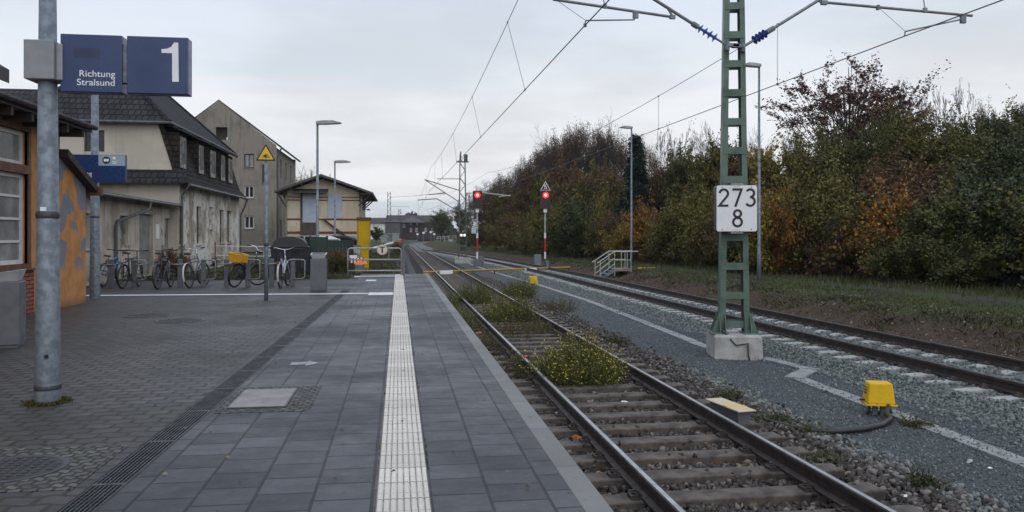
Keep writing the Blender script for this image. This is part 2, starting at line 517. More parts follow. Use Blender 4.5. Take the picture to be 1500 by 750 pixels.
hh = math_(nt, 'ADD', math_(nt, 'MULTIPLY', nfine, 0.6), math_(nt, 'ADD', math_(nt, 'MULTIPLY', vor.outputs['Distance'], 0.5), math_(nt, 'MULTIPLY', nvf, 0.25)))
bump(nt, bs, hh, 0.9, 0.03)
ground = npmesh('ground', np.stack([GX, GY, GZ], -1).reshape(-1, 3), gf, gm, smooth=True)
tag(ground, kind='structure')
a = t1_x(GY) - 2.78; b = t2_x(GY) - T2C
Xa, Xb = GX - a, GX - b
bkk = Xb - 0.18 * wob(GX, GY, 0.55, 4) - 0.10 * wob(GX, GY, 1.7, 2)
W = {
    'ballast_old': sstep(Xa, 0.9, 1.1) * (1 - sstep(Xa, 4.3, 4.7)),
    'ballast_new': sstep(Xb, 6.9, 7.2) * (1 - sstep(Xb, 10.5, 10.8)),
    'soil': sstep(Xb, 10.5, 10.8) * (1 - sstep(bkk, 11.7, 12.5)),
    'grass': np.maximum(sstep(bkk, 11.6, 12.5), (GY > PEND) * (1 - sstep(Xa, -0.9, 0.3)) * sstep(Xa, -13, -10)) * (1 - 0.5 * np.exp(-((Xb - 15.6 - 0.6 * np.sin(GY * .12)) / 0.9) ** 2)),
    'dirt': np.maximum(1 - sstep(Xa, 0.2, 1.0), sstep(Xb, 13.3, 14.2)),
}
for k, w in W.items():
    at_ = ground.data.attributes.new(k, 'FLOAT', 'POINT')
    at_.data.foreach_set('value', np.asarray(w, np.float32).ravel())

# ------------------------------------------------------------------ platform paving
def brickmat(name, bw, bh, swap, c1, c2, mortar, msize=0.006, distort=0.0, offset=0.5, rough=(0.35, 0.6), stain=0.35, fine=140, bstr=0.5, moss=None, shift=(0, 0), ribs=None, spec=0.35):
    m, nt, bs = nodes(name)
    geo = N(nt, 'ShaderNodeNewGeometry'); co = geo.outputs['Position']
    sp = N(nt, 'ShaderNodeSeparateXYZ'); nt.links.new(co, sp.inputs[0])
    cb_ = N(nt, 'ShaderNodeCombineXYZ')
    x = math_(nt, 'ADD', sp.outputs[0], shift[0] + 50 * bh * 2); y = math_(nt, 'ADD', sp.outputs[1], shift[1] + 50 * bw * 2)
    if distort:
        nn = math_(nt, 'SINE', math_(nt, 'MULTIPLY', x, 2 * math.pi / (bw)))
        n3 = math_(nt, 'SUBTRACT', noise(nt, co, 9, 2), 0.5)
        y = math_(nt, 'ADD', y, math_(nt, 'ADD', math_(nt, 'MULTIPLY', nn, distort), math_(nt, 'MULTIPLY', n3, distort * 2.2)))
        n4 = math_(nt, 'SUBTRACT', noise(nt, math_(nt, 'ADD', y, 0) if False else co, 14, 2), 0.5)
        x = math_(nt, 'ADD', x, math_(nt, 'MULTIPLY', n4, distort * 2.0))
    if swap: nt.links.new(y, cb_.inputs[0]); nt.links.new(x, cb_.inputs[1])
    else: nt.links.new(x, cb_.inputs[0]); nt.links.new(y, cb_.inputs[1])
    bs.inputs['Specular IOR Level'].default_value = spec
    br = N(nt, 'ShaderNodeTexBrick')
    br.offset = offset; br.offset_frequency = 2
    nt.links.new(cb_.outputs[0], br.inputs['Vector'])
    br.inputs['Scale'].default_value = 1.0
    br.inputs['Brick Width'].default_value = bw; br.inputs['Row Height'].default_value = bh
    br.inputs['Mortar Size'].default_value = msize; br.inputs['Mortar Smooth'].default_value = 0.25
    br.inputs['Bias'].default_value = 0.0
    br.inputs['Color1'].default_value = (*c1, 1); br.inputs['Color2'].default_value = (*c2, 1)
    br.inputs['Mortar'].default_value = (*mortar, 1)
    nb = noise(nt, co, 0.55, 6, 0.6); nm = noise(nt, co, 5, 6, 0.65); nf = noise(nt, co, fine, 3, 0.6)
    c = mixc(nt, rng(nt, nb, 0.35, 0.7, 0, stain), br.outputs[0], tuple(q * 0.62 for q in c1))
    c = mixc(nt, rng(nt, nm, 0.55, 0.8, 0, stain * 0.9), c, tuple(min(1, q * 1.5) for q in c2))
    ns = noise(nt, co, 11, 2, 0.5)
    c = mixc(nt, rng(nt, ns, 0.69, 0.72, 0, 0.55), c, tuple(q * 0.30 for q in c1))
    c = mixc(nt, rng(nt, ns, 0.30, 0.27, 0, 0.35), c, tuple(min(1, q * 1.7) for q in c2))
    c = mixc(nt, rng(nt, nf, 0.3, 0.75, 0, 0.35), c, tuple(q * 0.5 for q in c1))
    if ribs:      # groove shade painted in as dirt-coloured lines between the ribs
        fr = math_(nt, 'FRACT', math_(nt, 'DIVIDE', math_(nt, 'ADD', sp.outputs[0], 0.123 + 10 * ribs - 0.0), ribs))
        g1 = math_(nt, 'LESS_THAN', fr, 0.17)
        c = mixc(nt, math_(nt, 'MULTIPLY', g1, rng(nt, nm, 0.3, 0.6, 0.45, 0.95)), c, (0.13, 0.12, 0.10))
    if moss:
        f = math_(nt, 'MULTIPLY', br.outputs['Fac'], rng(nt, nb, 0.42, 0.6))
        c = mixc(nt, f, c, moss)
    nt.links.new(c, bs.inputs['Base Color'])
    nt.links.new(rng(nt, math_(nt, 'ADD', math_(nt, 'MULTIPLY', nb, 0.6), math_(nt, 'MULTIPLY', nm, 0.4)), 0.35, 0.65, *rough), bs.inputs['Roughness'])
    h = math_(nt, 'ADD', math_(nt, 'MULTIPLY', math_(nt, 'SUBTRACT', 1.0, br.outputs['Fac']), 1.0), math_(nt, 'MULTIPLY', nf, 0.12))
    bump(nt, bs, h, bstr, 0.006)
    return m
SLAB = brickmat('platform_slabs', 0.30, 0.327, True, (0.040, 0.042, 0.050), (0.086, 0.089, 0.100), (0.006, 0.006, 0.007), 0.010, offset=0.5, rough=(0.40, 0.66), spec=0.3, stain=0.6, shift=(-0.181, 0.1))
SLABR = SLAB
PAVER = brickmat('block_paving', 0.205, 0.150, False, (0.045, 0.041, 0.042), (0.083, 0.075, 0.075), (0.004, 0.004, 0.004), 0.016, distort=0.012, rough=(0.42, 0.68), stain=0.5, moss=(0.020, 0.024, 0.012), bstr=1.0)
SETT = brickmat('small_setts', 0.085, 0.075, False, (0.062, 0.060, 0.056), (0.15, 0.145, 0.135), (0.016, 0.016, 0.013), 0.012, distort=0.012, rough=(0.55, 0.8), bstr=1.0)
KERB = brickmat('platform_kerb_stone', 1.0, 0.8, True, (0.155, 0.150, 0.148), (0.205, 0.200, 0.197), (0.05, 0.05, 0.05), 0.006, offset=0.0, rough=(0.5, 0.7), fine=220)
TACT = brickmat('tactile_tiles', 0.30, 0.30, True, (0.55, 0.515, 0.455), (0.73, 0.685, 0.61), (0.085, 0.08, 0.07), 0.007, offset=0.0, rough=(0.5, 0.75), stain=0.35, fine=120, shift=(-0.177, 0.0), ribs=0.0375)

def struct(name, mb, mat, **k):
    return tag(mb.build(name, mat, **k), kind='structure')
def drx(y): return -1.70 + 0.018 * (y - 4.5)          # the drain runs slightly askew to the track
XJ = drx(22.2) + 0.105
platform = struct('platform', MB().prism([(drx(-6) + .105, -6), (0.985, -6), (0.985, PEND), (-1.40, PEND), (XJ, 22.2)], 'z', -0.95, 0.0), SLAB)
# kerb stones: top overhangs the brick-like platform face a little
struct('platform_kerb', MB().box(0.985, PEDGE, -6, PEND, -0.16, 0.003), KERB, bevel=0.006)
struct('platform_wall', MB().box(0.98, 1.06, -6, PEND, -0.95, -0.16), CONC)
XJ2 = XJ + (-1.40 - XJ) * (27.6 - 22.2) / (PEND - 22.2)
struct('pavement', MB().prism([(-30, -8), (drx(-8) - .105, -8), (drx(22.2) - .105, 22.2), (XJ - .002, 22.2), (XJ2 - .002, 27.6), (-30, 27.6)], 'z', -0.30, -0.002), PAVER)
# tactile strip: raised ribs along the track on tiles
tb = MB()
tb.box(-0.123, 0.177, -6, PEND - 0.35, -0.05, 0.004)
for k in range(8):
    x = -0.106 + k * 0.0375
    y = -2.0
    while y < 24:
        tb.prism([(x - 0.011, 0.003), (x - 0.007, 0.0085), (x + 0.014, 0.0085), (x + 0.018, 0.003)], 'y', y + 0.006, y + 0.294)
        y += 0.30
struct('tactile_strip', tb, TACT, fix=False)
wl_ = MB()
wl_.sheet([(-7.6, 20.75, .004), (-0.75, 20.45, .004), (-0.75, 20.75, .004), (-7.6, 21.05, .004)])
wl_.box(-0.74, -0.13, 20.1, 20.95, -0.03, 0.0045)
wl_.box(-1.56, -0.13, 29.2, 29.55, -0.03, 0.0045)
wl_.box(-1.05, -0.72, 26.3, 27.0, -0.03, 0.0043)
LINEW = pm('line_marking', (0.60, 0.61, 0.62), (0.36, 0.36, 0.37), 3, 0.6, 0, 0.1, cut=(0.5, 0.8))
struct('white_line', wl_, LINEW)
FADED = pm('faded_marking', (0.30, 0.31, 0.33), (0.15, 0.16, 0.175), 9, 0.6, 0, 0.1, cut=(0.4, 0.6))
struct('arrow_marking', MB().sheet([(-1.22, 9.36, .004), (-1.04, 9.36, .004), (-1.04, 9.26, .004), (-0.90, 9.45, .004), (-1.04, 9.66, .004), (-1.04, 9.55, .004), (-1.22, 9.55, .004)]), FADED)
# drainage channel with its grating
dr = thing('drainage_channel', 'long slotted metal drain grating between the block paving and the platform slabs', 'drain grate', (-1.51, 4, 0))
dm = MB(); dm.box(-1.66, -1.36, -6, 22.2, -0.18, -0.10); dm.box(-1.66, -1.645, -6, 22.2, -0.10, 0.002); dm.box(-1.375, -1.36, -6, 22.2, -0.10, 0.002)
def askew(mb):
    mb.v = [(drx(y) + (x + 1.51) * .70, y, z) for x, y, z in mb.v]
    return mb
askew(dm).build('channel', pm('drain_channel', (0.03, 0.03, 0.032), None, 6, 0.8), dr, world=True)
gb = MB()
for k in range(8):
    x = -1.632 + k * 0.0349
    gb.box(x - 0.0065, x + 0.0065, 1.0, 22.2, -0.03, 0.0)
y = 1.0
while y < 22.2:
    gb.box(-1.644, -1.376, y - 0.004, y + 0.004, -0.026, -0.007); y += 0.0625 if y < 9 else 0.125
    if abs(y % 1 - 0.0) < 1e-3 and y < 20: gb.box(-1.644, -1.376, y + 0.013, y + 0.045, -0.028, 0.001)
askew(gb).build('grating', pm('drain_grating', (0.062, 0.066, 0.074), (0.036, 0.038, 0.041), 8, 0.45, 0.4), dr, world=True, fix=False)
# hatch in the platform with setts round it
struct('sett_paving', MB().box(-1.515, -0.74, 6.89, 8.04, -0.02, 0.0035).box(-2.95, -1.87, 4.95, 5.95, -0.05, 0.0025), SETT)
h_ = thing('access_hatch', 'pale rectangular access cover set among small stones in the platform', 'hatch cover', (-1.18, 7.46, 0))
MB().box(-1.44, -0.95, 7.05, 7.87, -0.02, 0.012).build('frame', DARKGREY, h_, world=True)
MB().box(-1.425, -0.965, 7.065, 7.855, -0.02, 0.015).build('cover', pm('hatch_cover', (0.235, 0.215, 0.21), (0.18, 0.165, 0.165), 4, 0.65, 0, 0.15), h_, world=True)
def manhole(x, y, r, label):
    o = thing('manhole_cover', label, 'manhole cover', (x, y, 0), 0, 'manhole covers in the block paving')
    MB().lathe([(r, -0.03), (r, 0.006), (r - 0.03, 0.007)], 40).build('frame', DARKGREY, o)
    mb = MB().lathe([(r - 0.035, -0.02), (r - 0.035, 0.0085)], 40)
    for i in range(-4, 5):
        for j in range(-4, 5):
            if math.hypot(i, j) < 4.2: mb.cb((i * r * 0.19, j * r * 0.19, 0.010), (r * 0.11, r * 0.11, 0.004))
    mb.build('cover', pm('cast_iron', (0.032, 0.033, 0.038), (0.05, 0.048, 0.046), 7, 0.55, 0.4), o)
manhole(-2.40, 5.44, 0.31, 'round cast iron manhole cover ringed with small setts near the drain')
manhole(-4.55, 15.5, 0.42, 'round dark manhole cover in the block paving, farther of two side by side')
manhole(-3.72, 14.5, 0.40, 'round dark manhole cover in the block paving, nearer of two side by side')

# ------------------------------------------------------------------ railway tracks
PROF = [(-0.0625, 0), (0.0625, 0), (0.0625, 0.012), (0.012, 0.030), (0.009, 0.108), (0.034, 0.118), (0.034, 0.150), (0.028, 0.157), (-0.028, 0.157), (-0.034, 0.150), (-0.034, 0.118), (-0.009, 0.108), (-0.012, 0.030), (-0.0625, 0.012)]
def rail(name, fx, y0, y1, zt, parent, off, top):
    ys_ = []
    y = y0
    while y < y1:
        ys_.append(y); y += 2.0 if y < 60 else 5.0
    ys_.append(y1)
    vs, fs = [], []
    n = len(PROF)
    for i, y in enumerate(ys_):
        x = float(fx(y)) + off
        for (a, b) in PROF: vs.append((x + a, y, zt - 0.157 + b))
    for i in range(len(ys_) - 1):
        for k in range(n):
            fs.append((i * n + k, i * n + (k + 1) % n, (i + 1) * n + (k + 1) % n, (i + 1) * n + k))
    fs.append(tuple(range(n)))
    mb = MB(); mb.v, mb.f = vs, fs
    o = mb.build(name, RAILSIDE, parent, fix=True)
    mb = MB(); vs = []
    for y in ys_:
        x = float(fx(y)) + off
        vs += [(x - 0.020, y, zt + 0.001), (x + 0.020, y, zt + 0.001)]
    mb.v = vs; mb.f = [(2 * i, 2 * i + 1, 2 * i + 3, 2 * i + 2) for i in range(len(ys_) - 1)]
    mb.build('running_surface', top, o)
    return o
t1 = thing('railway_track', 'nearer railway track beside the platform with old brown sleepers and weeds', 'railway track', (0, 0, 0), 0, 'railway tracks')
t2 = thing('railway_track', 'farther railway track with pale concrete sleepers running below the earth bank', 'railway track', (0, 0, 0), 0, 'railway tracks')
DULLTOP = pm('dull_rail_top', (0.028, 0.021, 0.020), (0.018, 0.014, 0.013), 4, 0.5, 0.3, 0.05)
for s_ in (-1, 1):
    rail('rail', t1_x, -6, 320, RAILZ1, t1, s_ * 0.7535, RAILTOP)
    rail('rail', t2_x, -2, 116, RAILZ2, t2, s_ * 0.7535, DULLTOP)
def sleeper_mb(kind):
    mb = MB()
    if kind == 'old':
        mb.prism([(-0.13, -0.16), (0.13, -0.16), (0.125, -0.006), (0.115, 0), (-0.115, 0), (-0.125, -0.006)], 'x', -1.3, 1.3)
    else:   # concrete sleeper: low middle, raised shoulders under the rails
        for x0, x1, z0, z1 in ((-1.3, -0.95, -0.015, 0.0), (-0.95, -0.5, 0.0, 0.0), (-0.5, -0.32, 0.0, -0.04), (-0.32, 0.32, -0.04, -0.04), (0.32, 0.5, -0.04, 0.0), (0.5, 0.95, 0.0, 0.0), (0.95, 1.3, 0.0, -0.015)):
            w0, w1 = 0.105, 0.15
            mb.add([(x0, -w1, -0.2), (x0, w1, -0.2), (x0, w0, z0), (x0, -w0, z0), (x1, -w1, -0.2), (x1, w1, -0.2), (x1, w0, z1), (x1, -w0, z1)],
                   [(0, 3, 2, 1), (4, 5, 6, 7), (0, 4, 7, 3), (1, 2, 6, 5), (3, 7, 6, 2)])
    return mb
def clip_mb(sd):
    mb = MB()
    x = sd * 0.7535
    mb.box(x - 0.15, x + 0.15, -0.07, 0.07, 0.0, 0.010)
    for q in (-1, 1):
        mb.box(x + q * 0.115 - 0.035, x + q * 0.115 + 0.035, -0.05, 0.05, 0.010, 0.030)
        mb.path([(x + q * 0.055, -0.04, 0.03), (x + q * 0.10, -0.045, 0.055), (x + q * 0.13, 0.0, 0.035), (x + q * 0.10, 0.045, 0.055), (x + q * 0.055, 0.04, 0.03)], 0.008, 6)
        mb.tube((x + q * 0.115, 0, 0.03), (x + q * 0.115, 0, 0.065), 0.015, n=6)
    return mb
CLIPOLD = pm('old_clip', (0.06, 0.048, 0.042), (0.035, 0.026, 0.022), 9, 0.7, 0.2)
CLIPNEW = pm('new_clip', (0.10, 0.085, 0.075), (0.05, 0.04, 0.035), 9, 0.6, 0.3)
def lay(track, fx, zr, kind, y0, pitch, n_near, n_clip, y_end, M):
    zs = zr - 0.167
    sm = sleeper_mb(kind)
    base = sm.build('sleeper', M, track, fix=(kind == 'old'), bevel=0.008 if kind == 'old' else 0)
    clips = [clip_mb(q).build('rail_fastening', CLIPOLD if kind == 'old' else CLIPNEW, base) for q in (-1, 1)]
    far = MB()
    y = y0; k = 0
    while y < y_end:
        x = float(fx(y)); dx = float(fx(y + .5)) - float(fx(y - .5))
        ry = -math.atan(dx)
        jit = random.uniform(-1, 1)
        if k < n_near:
            if k == 0: o = base
            else:
                o = base.copy(); C.objects.link(o); o.parent = track
                if k < n_clip:
                    for c_ in clips:
                        d_ = c_.copy(); C.objects.link(d_); d_.parent = o
            o.location = (x + 0.02 * jit, y, zs); o.rotation_euler = (0, 0, ry + (0.008 * jit if kind == 'old' else 0))
        else:
            far.box(-1.3, 1.3, -0.12, 0.12, -0.1, 0, Matrix.Translation((x, y, zs)) @ Matrix.Rotation(ry, 4, 'Z'))
        k += 1; y += pitch
    if far.v:
        tag(far.build('distant_sleepers', M, track, fix=False), kind='stuff')
lay(t1, t1_x, RAILZ1, 'old', 3.4, 0.60, 90, 34, 300, SLEEPOLD)
lay(t2, t2_x, RAILZ2, 'new', 7.6, 0.60, 90, 50, 106, SLEEPNEW)

# ------------------------------------------------------------------ loose stones
def rock_shapes(n):
    t = (1 + 5 ** 0.5) / 2
    v = np.array([(-1, t, 0), (1, t, 0), (-1, -t, 0), (1, -t, 0), (0, -1, t), (0, 1, t), (0, -1, -t), (0, 1, -t), (t, 0, -1), (t, 0, 1), (-t, 0, -1), (-t, 0, 1)], float)
    v /= np.linalg.norm(v[0])
    f = np.array([(0, 11, 5), (0, 5, 1), (0, 1, 7), (0, 7, 10), (0, 10, 11), (1, 5, 9), (5, 11, 4), (11, 10, 2), (10, 7, 6), (7, 1, 8), (3, 9, 4), (3, 4, 2), (3, 2, 6), (3, 6, 8), (3, 8, 9), (4, 9, 5), (2, 4, 11), (6, 2, 10), (8, 6, 7), (9, 8, 1)])
    return [v * RNG.uniform(0.42, 1.3, (12, 1)) * RNG.uniform(0.55, 1.15, (1, 3)) for _ in range(n)], f
ROCKS, RF = rock_shapes(10)
def stones(name, P, size, mat, label, cat):
    n = len(P)
    sh = np.stack(ROCKS)[RNG.integers(0, 10, n)]
    a, b_, c_ = RNG.uniform(0, 6.28, (3, n))
    ca, sa, cb_, sb, cc, sc = np.cos(a), np.sin(a), np.cos(b_), np.sin(b_), np.cos(c_), np.sin(c_)
    Rz = np.zeros((n, 3, 3)); Rz[:, 0, 0] = ca; Rz[:, 0, 1] = -sa; Rz[:, 1, 0] = sa; Rz[:, 1, 1] = ca; Rz[:, 2, 2] = 1
    Rx = np.zeros((n, 3, 3)); Rx[:, 0, 0] = 1; Rx[:, 1, 1] = cb_; Rx[:, 1, 2] = -sb; Rx[:, 2, 1] = sb; Rx[:, 2, 2] = cb_
    s = RNG.uniform(0.6, 1.35, n) * size
    V = np.einsum('nij,njk,nlk->nli', Rz, Rx, sh) * s[:, None, None]
    V = V + P[:, None, :]
    F = (RF[None] + (np.arange(n) * 12)[:, None, None]).reshape(-1, 3)
    o = npmesh(name, V.reshape(-1, 3), F, mat)
    return tag(o, label, cat, kind='stuff')
def stonemat(name, lo, hi, tint=None):
    m, nt, bs = nodes(name)
    g = N(nt, 'ShaderNodeNewGeometry')
    c = mixc(nt, g.outputs['Random Per Island'], lo, hi)
    n1 = noise(nt, g.outputs['Position'], 30, 3)
    c = mixc(nt, rng(nt, n1, 0.4, 0.7, 0, 0.5), c, tuple(x * 0.6 for x in lo))
    if tint:
        c = mixc(nt, rng(nt, math_(nt, 'FRACT', math_(nt, 'MULTIPLY', g.outputs['Random Per Island'], 17.3)), 0.86, 0.9), c, tint)
    nt.links.new(c, bs.inputs['Base Color']); bs.inputs['Roughness'].default_value = 0.75
    bs.inputs['Specular IOR Level'].default_value = 0.3
    return m
def scatter(n, x0, x1, y0, y1, power=1.6):
    y = y0 + (y1 - y0) * RNG.uniform(0, 1, n) ** power
    return RNG.uniform(x0, x1, n), y
def onground(x, y, dz=0.0):
    return np.stack([x, y, terrain(x, y) + dz], -1)
x, y = scatter(46000, 1.06, 4.75, 3.2, 42, 2.0)
x = x + np.where(x > 4.3, RNG.normal(0, 0.12, len(x)), 0)
stones('track_ballast', onground(x, y, 0.014), 0.036, stonemat('old_ballast', (0.022, 0.017, 0.015), (0.098, 0.084, 0.075), (0.18, 0.155, 0.135)), 'dark brown ballast stones around the nearer track', 'ballast')
x, y = scatter(420, 1.35, 4.2, 3.3, 26, 1.5)
stones('loose_stones', np.stack([x, y, np.full(len(x), RAILZ1 - .160)], -1), 0.024, bpy.data.materials['old_ballast'], 'stray ballast stones lying on the old sleepers', 'stones')
x, y = scatter(30000, 6.95, 10.6, 6.5, 60, 2.0)
x = np.where(RNG.uniform(0, 1, len(x)) < 0.4, RNG.normal(7.2, 0.22, len(x)), x)
x = x - t2_off(y) - 0.03
stones('track_ballast', onground(x, y, 0.004), 0.032, stonemat('new_ballast', (0.055, 0.065, 0.065), (0.215, 0.235, 0.222)), 'pale grey green ballast stones around the farther track', 'ballast')
x, y = scatter(36000, 4.5, 7.0, 4.5, 30, 2.2)
stones('gravel', onground(x, y, 0.001), 0.0135, stonemat('grey_gravel', (0.044, 0.051, 0.055), (0.130, 0.143, 0.150), (0.21, 0.225, 0.215)), 'fine dark grey gravel between the two tracks', 'gravel')
# a loose line of pale stones where old ballast meets the gravel
x, y = scatter(1500, 0, 1, 4.5, 13, 1.5)
x = RNG.normal(4.72, 0.13, len(x))
stones('loose_stones', onground(x, y, 0.008), 0.036, stonemat('pale_stone', (0.085, 0.093, 0.09), (0.22, 0.235, 0.22)), 'line of pale loose stones beside the nearer track', 'stones')
x, y = scatter(6000, 10.7, 13.5, 13, 45, 1.6)
stones('rubble', onground(x, y, 0.0), 0.028, stonemat('soil_clods', (0.034, 0.025, 0.019), (0.10, 0.074, 0.055), (0.22, 0.19, 0.155)), 'brown clods and chippings on the earth bank', 'rubble')
# ------------------------------------------------------------------ buildings
def tilemat(name, c1, c2, bw, bh, moss=None):
    m, nt, bs = nodes(name)
    geo = N(nt, 'ShaderNodeNewGeometry'); co = geo.outputs['Position']
    sp = N(nt, 'ShaderNodeSeparateXYZ'); nt.links.new(co, sp.inputs[0])
    sn = N(nt, 'ShaderNodeSeparateXYZ'); nt.links.new(geo.outputs['Normal'], sn.inputs[0])
    ax = math_(nt, 'GREATER_THAN', math_(nt, 'ABSOLUTE', sn.outputs[0]), math_(nt, 'ABSOLUTE', sn.outputs[1]))
    u = math_(nt, 'ADD', math_(nt, 'MULTIPLY', sp.outputs[1], ax), math_(nt, 'MULTIPLY', sp.outputs[0], math_(nt, 'SUBTRACT', 1.0, ax)))
    cb_ = N(nt, 'ShaderNodeCombineXYZ'); nt.links.new(math_(nt, 'ADD', u, 200.0), cb_.inputs[0]); nt.links.new(math_(nt, 'ADD', sp.outputs[2], 20.0), cb_.inputs[1])
    br = N(nt, 'ShaderNodeTexBrick'); nt.links.new(cb_.outputs[0], br.inputs['Vector'])
    br.inputs['Scale'].default_value = 1; br.inputs['Brick Width'].default_value = bw; br.inputs['Row Height'].default_value = bh
    br.inputs['Mortar Size'].default_value = min(bh * 0.09, 0.02); br.inputs['Mortar Smooth'].default_value = 0.6
    br.inputs['Color1'].default_value = (*c1, 1); br.inputs['Color2'].default_value = (*c2, 1); br.inputs['Mortar'].default_value = (*[x * 0.35 for x in c1], 1)
    nb = noise(nt, co, 0.8, 6, 0.65); nf = noise(nt, co, 9, 5, 0.7)
    c = mixc(nt, rng(nt, nf, 0.45, 0.75, 0, 0.6), br.outputs[0], tuple(q * 0.5 for q in c1))
    if moss: c = mixc(nt, rng(nt, nb, 0.5, 0.68, 0, 0.8), c, moss)
    nt.links.new(c, bs.inputs['Base Color']); bs.inputs['Roughness'].default_value = 0.85; bs.inputs['Specular IOR Level'].default_value = 0.15
    zrow = math_(nt, 'FRACT', math_(nt, 'DIVIDE', math_(nt, 'ADD', sp.outputs[2], 20.0), bh))
    h = math_(nt, 'ADD', math_(nt, 'SUBTRACT', 1.0, zrow), math_(nt, 'MULTIPLY', br.outputs['Fac'], -0.7))
    bump(nt, bs, math_(nt, 'ADD', h, math_(nt, 'MULTIPLY', nf, 0.4)), 1.0, 0.07)
    return m
def plaster(name, c, c2, c3, s1=0.5, t1=(0.5, 0.62), streak=0.5, patch=(0.58, 0.62)):
    """old render: large stains, rain streaks, bare patches"""
    m, nt, bs = nodes(name)
    geo = N(nt, 'ShaderNodeNewGeometry'); co = geo.outputs['Position']
    mp_ = N(nt, 'ShaderNodeMapping'); nt.links.new(co, mp_.inputs[0]); mp_.inputs['Scale'].default_value = (2.4, 2.4, 0.35)
    st_ = noise(nt, mp_.outputs[0], 1.6, 5, 0.6); nb = noise(nt, co, s1, 7, 0.62); nm = noise(nt, co, 2.3, 8, 0.7); nf = noise(nt, co, 30, 4)
    q = mixc(nt, rng(nt, nb, *t1), c, c2)
    q = mixc(nt, rng(nt, st_, 0.5, 0.72, 0, streak), q, tuple(x * 0.45 for x in c2))
    q = mixc(nt, rng(nt, nm, *patch, 0, 0.85), q, c3)
    q = mixc(nt, rng(nt, nf, 0.3, 0.8, 0, 0.25), q, tuple(x * 0.6 for x in c))
    nt.links.new(q, bs.inputs['Base Color']); bs.inputs['Roughness'].default_value = 0.9
    bs.inputs['Specular IOR Level'].default_value = 0.2
    bump(nt, bs, math_(nt, 'ADD', nm, math_(nt, 'MULTIPLY', nf, 0.3)), 0.4, 0.02)
    return m
BRICKRED = tilemat('red_brick', (0.16, 0.055, 0.04), (0.21, 0.075, 0.05), 0.25, 0.077)
BRICKFAR = tilemat('dark_brick', (0.070, 0.054, 0.054), (0.090, 0.066, 0.063), 0.25, 0.08)
TILES = tilemat('dark_roof_tiles', (0.024, 0.024, 0.027), (0.042, 0.041, 0.044), 0.24, 0.25, (0.024, 0.026, 0.020))
SLATE = tilemat('weathered_mansard_tiles', (0.022, 0.018, 0.017), (0.036, 0.029, 0.027), 0.24, 0.22, (0.030, 0.030, 0.018))
REDROOF = tilemat('far_roof_tiles', (0.070, 0.058, 0.058), (0.088, 0.070, 0.068), 0.3, 0.28)
P_CREAM = plaster('cream_plaster', (0.49, 0.45, 0.385), (0.43, 0.392, 0.332), (0.35, 0.315, 0.265), 0.5, streak=0.35, patch=(0.66, 0.72))
P_PEEL = plaster('peeling_plaster', (0.64, 0.61, 0.56), (0.36, 0.31, 0.25), (0.13, 0.115, 0.10), 0.8, (0.46, 0.56), streak=0.8, patch=(0.57, 0.60))
P_ANNEX = plaster('stained_annex_plaster', (0.48, 0.43, 0.365), (0.33, 0.285, 0.235), (0.15, 0.125, 0.10), 0.9, (0.46, 0.60), streak=0.5, patch=(0.60, 0.64))
P_GREY = plaster('grey_brown_render', (0.235, 0.213, 0.182), (0.18, 0.161, 0.136), (0.115, 0.102, 0.088), 0.3, streak=0.5, patch=(0.66, 0.74))
P_SHED = plaster('pale_shed_render', (0.56, 0.49, 0.375), (0.49, 0.415, 0.31), (0.38, 0.32, 0.24), 0.4, streak=0.35, patch=(0.68, 0.74))
P_WHITE = plaster('far_white_render', (0.70, 0.68, 0.64), (0.62, 0.60, 0.57), (0.5, 0.48, 0.46), 0.2, streak=0.2)
P_STONE = plaster('grey_stone_wall', (0.10, 0.10, 0.10), (0.08, 0.08, 0.08), (0.06, 0.06, 0.06), 0.2)

def wall(mb, P0, U, Nn, w, h, holes, depth=0.16):
    """upright wall face with rectangular openings and their reveals; holes = (u0,u1,v0,v1)"""
    P0, U, Nn = Vector(P0), Vector(U), Vector(Nn); Z = Vector((0, 0, 1))
    us = sorted({0.0, w} | {q for h_ in holes for q in h_[:2] if 0 < q < w})
    vs = sorted({0.0, h} | {q for h_ in holes for q in h_[2:] if 0 < q < h})
    Q = lambda u, v, d=0.0: P0 + U * u + Z * v - Nn * d
    for i in range(len(us) - 1):
        for j in range(len(vs) - 1):
            cu, cv = (us[i] + us[i + 1]) / 2, (vs[j] + vs[j + 1]) / 2
            if any(a < cu < b and c < cv < d for a, b, c, d in holes): continue
            mb.sheet([Q(us[i], vs[j]), Q(us[i + 1], vs[j]), Q(us[i + 1], vs[j + 1]), Q(us[i], vs[j + 1])])
    for a, b, c, d in holes:
        for p, q in (((a, c), (b, c)), ((b, c), (b, d)), ((b, d), (a, d)), ((a, d), (a, c))):
            mb.sheet([Q(*p), Q(*q), Q(*q, depth), Q(*p, depth)])
    return mb
